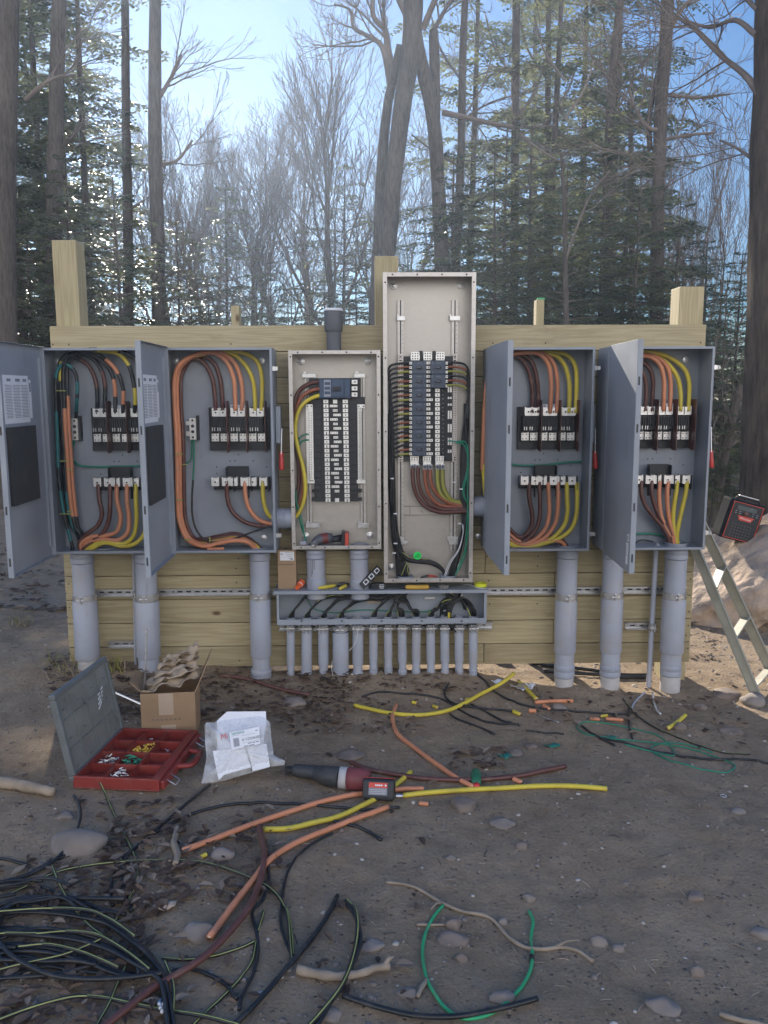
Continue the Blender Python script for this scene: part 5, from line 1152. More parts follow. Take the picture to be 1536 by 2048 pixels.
gcable('straight yellow cable length with a bare end by the battery, pointing right', z5_, [(635, 440), (760, 430), (900, 418), (1060, 408), (1200, 402), (1340, 403), (1482, 410)], RB, M_YELL, group=GO, ends=M_COPPER)
m = MB().tube(gline(z5_, [(604, 440), (622, 440), (638, 440)], .008), .008, 10)
part('bare_end', m, M_ZINC, [o for o in COL.objects if o.get('label', '').startswith('straight yellow')][0], smooth='all')
gcable('orange cable length passing under the battery, its left tip by the crooked root', z5_, [(-280, 668), (-150, 625), (0, 568), (150, 510), (300, 465), (420, 440), (470, 432), (560, 422), (640, 414), (722, 411)], RB, M_ORNG, group=GO, ends=M_COPPER)
gcable('yellow cable length slanting under the battery from a cut end to its tip above', z5_, [(55, 579), (160, 575), (270, 555), (380, 522), (480, 478), (560, 430), (625, 380), (668, 342)], RB, M_YELL, group=GO, ends=M_COPPER)
gcable('orange cable length curving from below the battery down to the lower left', z5_, [(572, 488), (460, 525), (340, 572), (220, 620), (130, 668), (70, 715), (20, 780), (-60, 880), (-170, 1030)], RB, M_ORNG, group=GO, ends=M_COPPER, lift=.006)
gcable('long brown cable sweeping from the curved orange one to the bottom left edge', z6, [(1425, 255), (1440, 330), (1450, 430), (1420, 570), (1370, 690), (1270, 820), (1130, 960), (980, 1060), (840, 1140), (700, 1250), (560, 1360), (440, 1460)], RB, M_BRWN, group=GO, ends=M_COPPER, lift=.014)
gcable('bright green wire loop open at the top, lying near the bottom of the picture', z9, [(957, 422), (910, 480), (870, 560), (855, 640), (862, 730), (890, 820), (940, 900), (1010, 965), (1090, 985), (1180, 965), (1270, 905), (1350, 820), (1392, 730), (1398, 650), (1392, 590), (1402, 500), (1382, 452)], .0052, M_BGRN, 'wire', 'wire')
lp = [o for o in COL.objects if o.get('label', '').startswith('bright green wire loop')][0]
part('tape_band', MB().tube(gline(z9, [(1397, 672), (1397, 684), (1396, 696)], .0052), .0072, 10), M_BLK, lp, smooth='all')
GB = 'black cables strewn over the ground'
def bk(label, conv, pts, r=.0058, st=None, lift=0, n=11): gcable(label, conv, pts, r, M_BLK, 'cable', 'black_cable', GB, st, n, lift)
bk('black cable rod lying across the bottom of the bright green loop', z9, [(460, 870), (560, 905), (700, 945), (850, 972), (1050, 970), (1250, 930), (1425, 884)], .0075, lift=.008)
for k, (o, l) in enumerate(((0, 'topmost'), (14, 'middle'), (28, 'lowest'))):
    bk(l + ' black cable of the upper coil at the lower left', z6, [(-140, 740 + o), (0, 705 + o), (200, 698 + o), (400, 718 + o), (580, 760 + o), (700, 840 + o), (800, 930 + o * .7), (880, 1040 + o * .3), (925, 1180), (955 + o * .4, 1420)], .0062, lift=.01 * k)
for k, (o, l) in enumerate(((0, 'topmost'), (16, 'middle'), (34, 'lowest'))):
    bk(l + ' black cable of the second coil at the lower left edge', z6, [(-140, 850 + o), (0, 815 + o), (200, 820 + o), (420, 845 + o), (600, 900 + o), (720, 965 + o), (820, 1040 + o * .5), (890, 1130), (920 + o * .3, 1420)], .0062, lift=.008 + .01 * k)
for k, (o, l) in enumerate(((0, 'topmost'), (16, 'middle'), (32, 'lowest'))):
    bk(l + ' black cable of the third coil at the lower left edge', z6, [(-140, 960 + o), (0, 920 + o), (120, 908 + o), (260, 915 + o), (450, 958 + o), (600, 1020 + o), (740, 1075 + o * .4)], .0062, lift=.01 * k)
bk('black cable crossing the lower left coils in a long shallow sag', z6, [(-60, 830), (0, 895), (60, 960), (160, 1020), (300, 1075), (500, 1092), (700, 1082), (890, 1058)], .007, lift=.03)
bk('black cable under the lower left coils, rising gently to the right', z6, [(-140, 1100), (0, 1088), (150, 1080), (350, 1058), (520, 1010), (640, 985)], .0062, lift=.012)
bk('black cable dropping from the red organiser corner over the big pale stone', z6, [(-120, 600), (0, 560), (150, 520), (300, 440), (400, 320), (440, 210), (432, 130), (405, 85)], .0062, lift=.006)
bk('black cable passing below the big pale stone to its right', z6, [(-120, 650), (0, 600), (200, 492), (340, 422), (500, 376), (700, 355)], .0058)
bk('short black cable entering from the left edge by the big pale stone', z6, [(-140, 400), (0, 430), (80, 448), (160, 470)], .0055)
bk('black cable trailing from the clear bag down to the leaf pile', z6, [(1150, 25), (1000, 150), (870, 260), (760, 360), (660, 440), (620, 520), (605, 640), (620, 690)], .0058)
bk('black cable running from the power tool left and down into the leaf pile', z6, [(2190, 150), (2000, 165), (1850, 150), (1700, 135), (1536, 130), (1300, 130), (1100, 170), (960, 230), (800, 330), (690, 430), (670, 560), (720, 720)], .006)
bk('thin black cable with green stripe arching over the leaf pile', z6, [(30, 635), (150, 580), (300, 510), (450, 475), (650, 450), (900, 440), (1100, 450), (1250, 490), (1400, 550), (1500, 610), (1570, 720), (1590, 900), (1600, 1010)], .0046, M_STRIPE, lift=.008)
bk('thin striped wire hanging over the front edge of the red organiser', z6, [(548, 15, .05), (580, 80, .012), (625, 190), (720, 380), (752, 480), (740, 580), (690, 680), (600, 820)], .0046, M_STRIPE)
bk('thin striped cable curling from the big pale stone into the coils', z6, [(285, 470), (330, 580), (400, 700), (490, 800), (600, 880)], .0048, M_STRIPE, lift=.012)
bk('black cable slanting from the left edge to the leaf pile', z6, [(-100, 610), (120, 580), (250, 592), (400, 650), (550, 705), (650, 730)], .0055, lift=.006)
bk('green striped cable arching along the bottom left corner', z6, [(-140, 1370), (0, 1312), (200, 1240), (400, 1190), (550, 1192), (700, 1222), (900, 1262), (1100, 1292), (1280, 1338), (1400, 1380)], .0055, M_STRIPE, lift=.012)
bk('black cable with yellow stripe along the second coil at the lower left', z6, [(-140, 870), (0, 843), (200, 843), (360, 830), (520, 845), (640, 905), (740, 975), (820, 1040)], .005, M_STRIPE, lift=.035)
bk('black cable with yellow stripe along the third coil at the lower left', z6, [(100, 915), (260, 902), (420, 935), (540, 980), (650, 1030)], .005, M_STRIPE, lift=.035)
bk('black cable with yellow stripe along the upper coil at the lower left', z6, [(-140, 740), (0, 722), (250, 705), (470, 712), (580, 752), (660, 800), (740, 860)], .005, M_STRIPE, lift=.038)
bk('thin striped cable crossing the coils up to the right', z6, [(-100, 1080), (0, 1040), (160, 1000), (340, 960), (460, 915), (560, 870)], .0046, M_STRIPE, lift=.03)
bk('striped cable curving under the brown cable to a sharp bend', z6, [(890, 978), (1000, 985), (1150, 970), (1300, 928), (1405, 882)], .0046, M_STRIPE)
bk('striped cable running down left from the sharp bend', z6, [(1402, 885), (1378, 1000), (1300, 1110), (1180, 1230), (1060, 1345), (1000, 1400)], .0046, M_STRIPE)
bk('short striped cable standing above the sharp bend', z6, [(1448, 718), (1430, 780), (1416, 830)], .0046, M_STRIPE)
bk('black cable hooked round the right of the lower orange cable', z6, [(1455, 330), (1470, 450), (1475, 570), (1440, 660), (1385, 730), (1410, 850), (1415, 950), (1390, 1060), (1330, 1180), (1310, 1260)], .0052)
bk('black cable end bowing down right from under the brown cable', z6, [(960, 1045), (1060, 1040), (1150, 1072), (1240, 1125), (1300, 1200)], .0058)
bk('striped cable dropping straight down beside the white wire ends', z6, [(905, 995), (935, 1070), (952, 1150), (950, 1260), (945, 1400)], .0048, M_STRIPE, lift=.02)
bk('striped cable slanting down at the bottom edge left of the white wire ends', z6, [(690, 1020), (650, 1100), (600, 1220), (530, 1345), (490, 1420)], .0048, M_STRIPE, lift=.012)
for k, (o, l) in enumerate(((0, 'upper'), (16, 'lower'))):
    bk(l + ' black cable of the straight pair pointing down left by the pale curved stick', z9, [(432 - o * .3, 375 + o), (385 - o * .5, 470 + o), (300 - o, 600 + o * .6), (220 - o, 690 + o), (110 - o, 820 + o), (0 - o, 940 + o), (-120 - o, 1060)], .0072, lift=.006 * k)
bk('pale striped bent black cable right of the straight pair', z9, [(478, 395), (520, 440), (532, 520), (522, 620), (490, 740), (440, 840), (370, 930), (290, 1020), (200, 1100)], .0060, M_STRIPE, lift=.02)
bk('plain bent black cable lying against the pale striped one', z9, [(470, 402), (520, 470), (545, 560), (538, 640), (500, 730), (450, 830), (400, 900), (340, 1000), (260, 1100)], .0072, lift=.008)
bk('thin black cable looping down left of the straight pair', z9, [(410, 65), (330, 105), (260, 155), (190, 250), (163, 370), (152, 500), (175, 600), (212, 680)], .0045)
bk('thin striped cable dropping into the straight pair from the left', z9, [(20, 300), (90, 335), (150, 390), (190, 470), (205, 560), (212, 670)], .0045, M_STRIPE)
bk('short black cable with a pale cut end below the curved orange cable', z9, [(380, -5), (470, 20), (560, 45), (650, 98)], .0062)
bk('black cable lying along the foot of the thin conduits', z7, [(380, 195), (500, 165), (620, 175), (760, 185), (870, 210), (960, 262), (1060, 318), (1150, 350), (1240, 362), (1345, 366)], .0055)
bk('black cable hooked down from the rightmost thin conduit', z7, [(915, 110), (888, 165), (900, 205), (960, 240), (1060, 258), (1180, 272), (1310, 282)], .0055, lift=.006)
bk('black cable creeping from under the board towards the short orange offcut', z7, [(1085, 55), (1140, 100), (1180, 150), (1280, 212), (1400, 252), (1560, 278), (1750, 290), (1900, 300), (2010, 302)], .0058)
bk('short black cable end below the bow-shaped yellow offcut', z7, [(918, 298), (960, 328), (1020, 352), (1100, 382), (1160, 408), (1195, 425)], .0055)
bk('tiny black wire end on bare soil right of the yellow bow', z7, [(1385, 402), (1440, 408), (1500, 418), (1620, 424)], .0042)
bk('black cable with a copper tip crossing under the bow right of its band', z7, [(1050, 240), (1110, 270), (1180, 310), (1250, 345), (1300, 355)], .0052)
bk('thin striped wire stretching right over the soil from the rightmost thick conduit', z8, [(735, 240), (790, 310), (860, 370), (960, 425), (1100, 480), (1250, 530), (1340, 545), (1435, 548)], .004, M_STRIPE)
bk('short black cable hanging down between the two rightmost thick conduits', z8, [(768, 290), (766, 350), (770, 400), (786, 460)], .0055)
bk('black cable stub inside the left end of the green coil', z8, [(508, 392), (550, 425), (620, 465), (690, 500)], .006)
bk('black cable running right under the green coil to the picture edge', z8, [(620, 460), (760, 490), (900, 530), (1050, 560), (1200, 575), (1400, 578), (1536, 600), (1700, 630)], .0055)
bk('black cable seen in the sun behind the board, upper of two', z8, [(230, 45), (350, 62), (470, 75), (600, 95), (730, 112), (870, 118)], .010)
bk('black cable seen in the sun behind the board, lower of two', z8, [(300, 90), (470, 105), (600, 112), (720, 124), (870, 128)], .010)
rt = random.Random(5)
for k in range(16):
    cx, cy = rt.uniform(60, 420), rt.uniform(760, 1180); a0 = rt.uniform(2.4, 3.6); sw = rt.uniform(1.6, 3.0); ra, rb = rt.uniform(260, 560), rt.uniform(110, 260)
    bk('one of the plain black cables in the dense tangle at the bottom left', z6, [(cx + ra * math.cos(a0 + sw * i / 7), cy - rb * math.sin(a0 + sw * i / 7) * -1 + 12 * math.sin(i * 1.7 + k)) for i in range(8)], rt.choice((.0055, .0062, .007)), lift=rt.uniform(0, .03))
gcable('thin green wire coil lying loose on the soil right of centre', z8, [(1232, 540), (1150, 512), (1060, 490), (960, 487), (895, 508), (905, 540), (1000, 585), (1150, 628), (1290, 650), (1350, 625), (1325, 592), (1200, 550), (1080, 512), (1000, 500), (850, 480), (680, 465), (540, 440), (485, 408), (500, 378), (580, 370), (700, 388), (860, 425), (970, 475), (1020, 540), (1000, 556), (880, 530), (745, 494)], .0034, M_GRN, 'wire', 'wire', n=7)
gcable('pale bent ground wire at the foot of the slim pipe by the rightmost thick conduit', z8, [(858, 205, .03), (830, 230), (800, 260), (785, 290)], .005, M_PVC, 'wire', 'wire')
gcable('bright bare metal strip in the sun left of the rightmost thick conduit', z8, [(898, 208, .02), (905, 260), (918, 300), (942, 326)], .006, M_ALU, 'metal strip', 'metal_strip')
gcable('thin steel rod with an orange end lying right of the yellow bow', z8, [(235, 312), (300, 345), (382, 374)], .0026, M_ZINC, 'rod', 'steel_rod')
gcable('thin dark red pipe lying behind the clear bag among the leaves', ID, [(440, 1350), (500, 1362), (560, 1380), (620, 1392)], .010, M_BRWN, 'pipe', 'rusty_pipe')
for i, (cv, a, b, r, mt, lb) in enumerate(((z8, (160, 150), (258, 252), .0105, M_YELL, 'yellow cable offcut leaning down right beside the white scraps under the board'),
        (z8, (248, 262), (458, 258), .0105, M_ORNG, 'orange cable offcut lying before the thick conduit right of the trough'),
        (z8, (640, 352), (735, 360), .009, M_ORNG, 'orange cable offcut in front of the conduit below the stickered door'),
        (z8, (980, 412), (1080, 340), .0105, M_YELL, 'short yellow cable offcut propped on a stone by the ladder side'),
        (z8, (130, 312), (168, 330), .0105, M_YELL, 'stubby yellow offcut on the soil left of the steel rod'),
        (z8, (215, 308), (252, 310), .0105, M_ORNG, 'stubby orange offcut at the end of the steel rod'),
        (z8, (556, 350), (604, 360), .009, M_ORNG, 'stubby orange offcut touching the green coil top'),
        (z8, (295, 280), (330, 302), .010, M_ORNG, 'stubby orange offcut beside the round grey stone by the thick conduit'),
        (z8, (130, 685), (175, 706), .0105, M_ORNG, 'stubby orange offcut on the brown cable near its right end'),
        (z7, (690, 228), (716, 236), .009, M_YELL, 'stubby yellow offcut above the middle of the yellow bow'),
        (z7, (820, 252), (846, 264), .009, M_YELL, 'stubby yellow offcut above the yellow bow, right of the other stub'),
        (z7, (895, 205), (920, 216), .006, M_STRIPE, 'tiny yellow-green offcut below the conduit row on the black cable'),
        (z7, (1015, 215), (1050, 212), .009, M_YELL, 'yellow offcut lying right behind the yellow bow'),
        (z5_, (703, 470), (740, 474), .008, M_ORNG, 'flat orange scrap between the battery and the grey stone'),
        (z6, (1098, 425), (1132, 408), .008, M_YELL, 'stubby yellow offcut by the tip of the left orange cable'),
        (z8, (612, 340), (648, 334), .008, M_YELL, 'stubby yellow offcut touching the orange one in front of the conduit'))):
    gcable(lb, cv, [a, ((a[0] + b[0]) / 2, (a[1] + b[1]) / 2), b], r, mt, 'cable offcut', 'cable_offcut', 'small cut cable ends', ends=M_COPPER)
# teal tape scraps and the like
def scrap(label, conv, u, v, w_, h_, mt, cat='tape scrap', name='tape_scrap', curl=.6):
    q = conv(u, v); c = G(*q, 0); s = (c - CAM).length / FPX * (conv(1, 0)[0] - conv(0, 0)[0]); rr = random.Random(int(u * 7 + v)); mb = MB(); n = 9; g = []
    for i in range(n):
        for j in range(4):
            a = i / (n - 1) - .5; b = j / 3 - .5
            x = c.x + a * w_ * s; y = c.y + b * w_ * s * .45
            g.append((x, y, gz(x, y) + .004 + h_ * s * curl * abs(math.sin(3.1 * a + rr.random() * .8 + b)) ))
    mb.add(g, [(i * 4 + j, (i + 1) * 4 + j, (i + 1) * 4 + j + 1, i * 4 + j + 1) for i in range(n - 1) for j in range(3)])
    o = solo(name, mb, mt, label, cat, None, smooth='all'); sd_ = o.modifiers.new('Solid', 'SOLIDIFY'); sd_.thickness = .0025; return o
teal = mat('teal_tape', (.02, .16, .13), .5)
scrap('curled teal tape ring on the soil right of the orange cable', z8, 342, 508, 80, 22, teal); scrap('crumpled teal tape among leaves above the green tool grip', z8, 82, 575, 75, 40, teal); scrap('teal tape scrap caught in the green coil', z8, 672, 458, 55, 14, teal)
scrap('white paper scrap in the sun under the yellow bow tip', z8, 38, 165, 60, 26, M_WHITE, 'paper scrap', 'paper_scrap', .9); scrap('white paper scrap in the sun beside the leaning yellow offcut', z8, 222, 190, 55, 30, M_WHITE, 'paper scrap', 'paper_scrap', 1.0); scrap('silvery foil scrap under the board between white papers', z8, 165, 190, 110, 30, M_ZINC, 'foil scrap', 'foil_scrap', .8)
scrap('tan wood chip at the leaf pile edge', z6, 905, 710, 105, 40, M_TAPE, 'wood chip', 'wood_chip', .6)
m = MB(); p = G(*z8(0, 0)); p = G(1447, 1592, .002); m.tube([(p.x + .012 * math.cos(a * .4488), p.y + .012 * math.sin(a * .4488), p.z + .001) for a in range(15)], .0022, 6); solo('washer', m, M_ZINC, 'small bright washer alone on the bare soil at the right', 'washer', smooth='all')
m = MB()
for u, v in ((874, 1228), (898, 1230), (882, 1250), (890, 1268)):
    p = G(*z6(u, v), .02); m.tube([p + Vector((-.004, .03, -.012)), p, p + Vector((.001, -.004, .002))], .0052, 8)
solo('wire_ends', m, M_WHITE, 'four white cut wire ends sticking up by the brown cable near the bottom', 'wire ends', smooth='all')
# green grip of a hand tool
p = G(952, 1572, .012); q = G(952, 1548, .02)
t = thing('hand_tool', 'green and red tool grip lying beside the straight yellow cable', 'tool', p)
m = MB().tube([q + Vector((0, .03, .0)), q, p.lerp(q, .5), p], [.014, .022, .023, .019], 14); part('grip', m, mat('green_grip', (.02, .14, .07), .5), t, smooth='all')
part('end_cap', MB().tube([p, p + Vector((0, -.012, -.002)), p + Vector((0, -.02, -.003))], [.0192, .018, .010], 14), M_RED, t, smooth='all')

# ---------------------------------------------------------------- organiser
A = G(147, 1582, .0); B = G(247, 1476, .0); Cc = G(394, 1489, .0); Dd = G(339, 1606, .0)
zo = max(A.z, B.z, Cc.z, Dd.z) + .004
ux = (B - A).xy.normalized(); ux = Vector((ux.x, ux.y, 0)); vx = Vector((ux.y, -ux.x, 0))
LU = (B - A).length * .99; LV = ((Dd - A).dot(vx) + (Cc - B).dot(vx)) / 2 * .92; HO = .052
org = thing('parts_organiser', 'red parts organiser lying open with its smoky lid up and small hardware in its bins', 'organiser box', A)
fo = Matrix((ux, vx, Vector((0, 0, 1)))).transposed().to_4x4(); fo.translation = Vector((A.x, A.y, zo))
def OB(): m = MB(); m.M = fo; return m
m = OB(); t_ = .014
m.box(0, LU, 0, LV, 0, .006); m.box(0, t_, 0, LV, .006, HO); m.box(LU - t_, LU, 0, LV, .006, HO); m.box(t_, LU - t_, 0, t_, .006, HO); m.box(t_, LU - t_, LV - t_ * 2.2, LV, .006, HO)
part('base_tray', m, M_CRATE, org, bevel=.006)
m = OB(); m.box(LU * .02, LU * .98, LV - .002, LV + .02, .004, HO * .8); part('front_ledge', m, M_CRATE, org, bevel=.006)
iu, iv = (LU - 2 * t_) / 4, (LV - 3.2 * t_) / 3
CN = {(2, 1): 'y', (1, 1): 'g', (1, 0): 's', (0, 1): 's', (2, 2): 'd', (3, 1): 'w'}
for i in range(4):
    for j in range(3):
        u0 = t_ + i * iu + .002; u1 = u0 + iu - .004; v0 = t_ + j * iv + .002; v1 = v0 + iv - .004; q = .003; zt2 = HO - .004; m = OB(); sl = .006
        m.box(u0, u1, v0, v1, .0065, .010)
        for (a, b, c_, d_) in ((u0, u0 + q, v0, v1), (u1 - q, u1, v0, v1), (u0 + q, u1 - q, v0, v0 + q), (u0 + q, u1 - q, v1 - q, v1)): m.box(a, b, c_, d_, .010, zt2)
        m.box(u0 + (u1 - u0) * .5 - .001, u0 + (u1 - u0) * .5 + .001, v0 + q, v1 - q, .010, .026)
        bn = part('bin', m, M_CRATE, org, bevel=.0015)
        k = CN.get((i, j))
        if k:
            m = OB(); nn = {'y': 80, 'g': 40, 's': 50, 'd': 16, 'w': 16}[k]
            for _ in range(nn):
                a = u0 + .012 + RN.random() * (u1 - u0 - .024); b = v0 + .012 + RN.random() * (v1 - v0 - .024); h = .012 + RN.random() * (.030 if k in 'ygs' else .008); an = RN.uniform(0, 6.3); l_ = .016 if k != 'y' else .009
                m.tube([(a, b, h), (a + l_ * math.cos(an), b + l_ * math.sin(an), h + RN.uniform(-.004, .008))], [.0045, .0028] if k in 'yg' else [.0028, .0018], 6)
            c_ = part('hardware', m, {'y': M_TAPEY if False else mat('yellow_nut', (.85, .55, .08), .4), 'g': M_GRN, 's': M_ALU, 'd': M_PVC, 'w': M_ALU}[k], bn); c_['kind'] = 'stuff'
# handle and latches on the opening side
m = OB(); h0, h1 = LU * .34, LU * .66
m.tube(sm([fo.inverted() @ (fo @ Vector(p)) for p in ((h0, LV + .005, .03), (h0 + .01, LV + .05, .03), (h0 + .03, LV + .075, .03), (h1 - .03, LV + .075, .03), (h1 - .01, LV + .05, .03), (h1, LV + .005, .03))], 5), .013, 10, flat=.9)
part('handle', m, M_CRATE, org, smooth='all')
for f in (.13, .86):
    m = OB(); c0 = LU * f
    m.tube([(c0 - .025, LV + .018, .035), (c0 - .025, LV + .055, .012), (c0 + .025, LV + .055, .012), (c0 + .025, LV + .018, .035)], .0028, 7); part('wire_latch', m, M_ZINC, org, smooth='all')
# lid hinged on the u axis, leaning back
zl_ = bpy.data.objects.new('lid', None)
lean = rad(101); fl_ = fo @ Matrix.Translation((0, -.004, HO * .55)) @ Matrix.Rotation(lean, 4, 'X')
def LB(): m = MB(); m.M = fl_; return m
LL = LV * 1.02
m = LB(); f = .022; m.box(0, LU, 0, f, -.018, .012); m.box(0, LU, LL - f, LL, -.018, .012); m.box(0, f, f, LL - f, -.018, .012); m.box(LU - f, LU, f, LL - f, -.018, .012)
lid = part('lid_frame', m, M_LIDF, org, bevel=.005)
m = LB(); m.box(f, LU - f, f, LL - f, -.006, .002)
for i in range(1, 4): m.box(LU * i / 4 - .002, LU * i / 4 + .002, f + .02, LL - f - .02, -.012, -.006)
for j in range(1, 3): m.box(f + .02, LU - f - .02, LL * j / 3 - .002, LL * j / 3 + .002, -.0118, -.0062)
for i in range(4):
    for j in range(3): m.box(LU * (i + .42) / 4, LU * (i + .58) / 4, LL * (j + .3) / 3, LL * (j + .34) / 3, -.0124, -.006)
part('lid_window', m, M_LID, lid, bevel=.001)
m = LB()
for k in range(4): m.M = fl_ @ Matrix.Translation((LU * .72 + .008 * k, LL * .52 + .018 * k, -.007)) @ Matrix.Rotation(.5 - .05 * k, 4, 'Z'); m.box(-.03, .03, -.003, .003, -.001, .0001)
part('painted_scratch_glint', m, M_WHITE, lid)  # glints along scratches painted as white strips on the lid

# ---------------------------------------------------------------- cardboard box of scrap
bl = G(284, 1476, 0); br = G(393, 1474, 0); bzg = min(bl.z, br.z)
bd = Vector((br.x - bl.x, br.y - bl.y, 0)).normalized(); bn_ = Vector((-bd.y, bd.x, 0)); bw_ = (br - bl).length; bh_ = W(336, 1388, bl.y).z - bzg
fb = Matrix((bd, bn_, Vector((0, 0, 1)))).transposed().to_4x4(); fb.translation = Vector((bl.x, bl.y, bzg)); BD = .2
cb = thing('cardboard_box', 'open brown cardboard box sealed with pale tape, stuffed with wrapping paper', 'cardboard box', fb.translation)
def CBx(): m = MB(); m.M = fb; return m
m = CBx(); q = .004; m.box(0, bw_, 0, q, 0, bh_); m.box(0, bw_, BD - q, BD, 0, bh_); m.box(0, q, q, BD - q, 0, bh_); m.box(bw_ - q, bw_, q, BD - q, 0, bh_); m.box(q, bw_ - q, q, BD - q, 0, q); part('carton', m, M_CARD, cb, bevel=.0015)
m = CBx(); m.box(bw_ * .33, bw_ * .60, -.001, -.0002, bh_ * .52, bh_ * .99); m.box(bw_ * .36, bw_ * .63, -.001, -.0002, .004, bh_ * .30); part('packing_tape', m, M_TAPE, cb)
m = CBx()
for k in range(7): m.box(bw_ * .2 + .02 * k, bw_ * .2 + .02 * k + .012, -.0008, -.0002, bh_ * .40, bh_ * .44)
part('faded_print', m, mat('faded_print', (.22, .17, .13), .9), cb)
m = CBx(); m.M = fb @ Matrix.Translation((bw_, 0, bh_)) @ Matrix.Rotation(rad(24), 4, 'Y'); m.prism([Vector((0, .0, 0)), Vector((0, BD, 0)), Vector((0, BD * .98, .16)), Vector((0, .06, .14)), Vector((0, .01, .08))], (.004, 0, 0)); part('flap', m, M_CARD, cb)
m = CBx(); m.M = fb @ Matrix.Translation((0, 0, bh_)) @ Matrix.Rotation(rad(-50), 4, 'Y'); m.prism([Vector((0, .02, 0)), Vector((0, BD * .8, 0)), Vector((0, BD * .75, .07)), Vector((0, .04, .07))], (.004, 0, 0)); part('flap', m, M_CARD, cb)
def sheet(u0, u1, v0, v1, z0, seed, amp):
    n = 16; g = []; rr = Vector((seed * 7.1, seed * 3.3, 0))
    for i in range(n):
        for j in range(n):
            a = i / (n - 1); b = j / (n - 1); ph_ = (a * .9 + b * .5) * 16
            z = z0 + amp * (.42 * math.sin(ph_ + seed) + .8 * noise.noise(Vector((a * 3, b * 3, seed))) + .35 * noise.noise(Vector((a * 9, b * 9, seed)))) + .06 * a
            g.append((u0 + (u1 - u0) * a + .02 * noise.noise(Vector((a * 4, b * 4, seed + 5))), v0 + (v1 - v0) * b, z))
    return g, [(i * n + j, (i + 1) * n + j, (i + 1) * n + j + 1, i * n + j + 1) for i in range(n - 1) for j in range(n - 1)]
m = CBx()
for k in range(5): g, f_ = sheet(.01 + .02 * k, bw_ * 1.02, .0 + .03 * k, BD * (.6 + .08 * k), bh_ + .005 + .026 * k, k + 1.3, .028); m.add(g, f_)
o = solo('wrapping_paper', m, M_PAPER, 'crumpled brown wrapping paper heaped out of the cardboard box', 'wrapping paper', smooth='all'); s_ = o.modifiers.new('Solid', 'SOLIDIFY'); s_.thickness = .0015
a = fb @ Vector((.008, .05, bh_ - .01)); b = fb @ Vector((.025, .03, bh_ + .11)); m = MB(); m.tube([a, a.lerp(b, .5), b], [.016, .018, .014], 4, flat=.12); solo('metal_strip', m, M_ZINC, 'bright bent metal strip sticking up at the left edge of the cardboard box', 'metal strip')
a = fb @ Vector((.0, .12, bh_ - .05)); b = fb @ Vector((.02, .14, bh_ + .27)); solo('metal_rod', MB().tube([a, b], .0045, 8), M_ZINC, 'thin upright metal rod behind the bent strip in the cardboard box', 'rod', smooth=True)
solo('metal_rod', MB().tube([G(228, 1384, .09), G(282, 1408, .05)], .006, 8), M_ALU, 'shiny metal rod propped between the organiser lid and the cardboard box', 'rod', smooth=True)

# ---------------------------------------------------------------- clear bag
zg = Z(400, 1400, 8.533)
Pg = G(478, 1562, .0); tl = rad(33); ng = Vector((0.05, -math.cos(tl), math.sin(tl))).normalized()
def PL(u, v, off=0):
    d = pixdir(*zg(u, v)); t = (Pg + ng * off - CAM).dot(ng) / d.dot(ng); return CAM + d * t
out_ = [(80, 440), (105, 380), (240, 385), (300, 355), (600, 318), (880, 290), (1010, 275), (1130, 320), (1200, 400), (1215, 650), (1250, 860), (1250, 930), (1450, 1040), (1440, 1110), (1200, 1140), (880, 1240), (600, 1320), (400, 1380), (270, 1400), (20, 1435), (60, 1250), (110, 1000), (85, 700)]
bag = thing('plastic_bag', 'clear plastic bag holding white cardboard and a printed white label', 'plastic bag', Pg)
def film():
    m = bpy.data.materials.new('clear_film'); m.use_nodes = True; n = m.node_tree; b = n.nodes['Principled BSDF']
    b.inputs['Base Color'].default_value = (.82, .84, .88, 1); b.inputs['Roughness'].default_value = .22
    tc = n.nodes.new('ShaderNodeTexCoord'); ns = n.nodes.new('ShaderNodeTexNoise'); ns.inputs['Scale'].default_value = 22; ns.inputs['Detail'].default_value = 3; n.links.new(tc.outputs['Object'], ns.inputs['Vector'])
    bp = n.nodes.new('ShaderNodeBump'); bp.inputs['Distance'].default_value = .012; n.links.new(ns.outputs['Fac'], bp.inputs['Height']); n.links.new(bp.outputs[0], b.inputs['Normal'])
    tr = n.nodes.new('ShaderNodeBsdfTransparent'); mx = n.nodes.new('ShaderNodeMixShader'); mr = n.nodes.new('ShaderNodeMapRange'); n.links.new(ns.outputs['Fac'], mr.inputs[0]); mr.inputs[1].default_value = .35; mr.inputs[2].default_value = .7; mr.inputs['To Min'].default_value = .28; mr.inputs['To Max'].default_value = .58
    n.links.new(mr.outputs[0], mx.inputs[0]); n.links.new(tr.outputs[0], mx.inputs[1]); n.links.new(b.outputs[0], mx.inputs[2]); n.links.new(mx.outputs[0], n.nodes['Material Output'].inputs[0]); return m
cu, cv_ = 640, 850
def bagmesh(sgn):
    m = MB(); rings = [1, .93, .8, .6, .38, .18]; O = []
    for i in range(len(out_)):
        a, b = out_[i], out_[(i + 1) % len(out_)]
        for k in range(3): O.append((a[0] + (b[0] - a[0]) * k / 3, a[1] + (b[1] - a[1]) * k / 3))
    n = len(O); vs = []
    for s_ in rings:
        for (u, v) in O:
            uu, vv = cu + (u - cu) * s_, cv_ + (v - cv_) * s_
            off = .012 + (sgn * .045 if sgn > 0 else -.01) * (1 - s_ ** 2.2) + .010 * noise.noise(Vector((uu * .012, vv * .012, sgn))) + .004 * noise.noise(Vector((uu * .04, vv * .04, sgn)))
            vs.append(PL(uu, vv, off))
    fs = [(r * n + i, r * n + (i + 1) % n, (r + 1) * n + (i + 1) % n, (r + 1) * n + i) for r in range(len(rings) - 1) for i in range(n)]; fs.append(tuple((len(rings) - 1) * n + i for i in range(n)))
    return m.add(vs, fs)
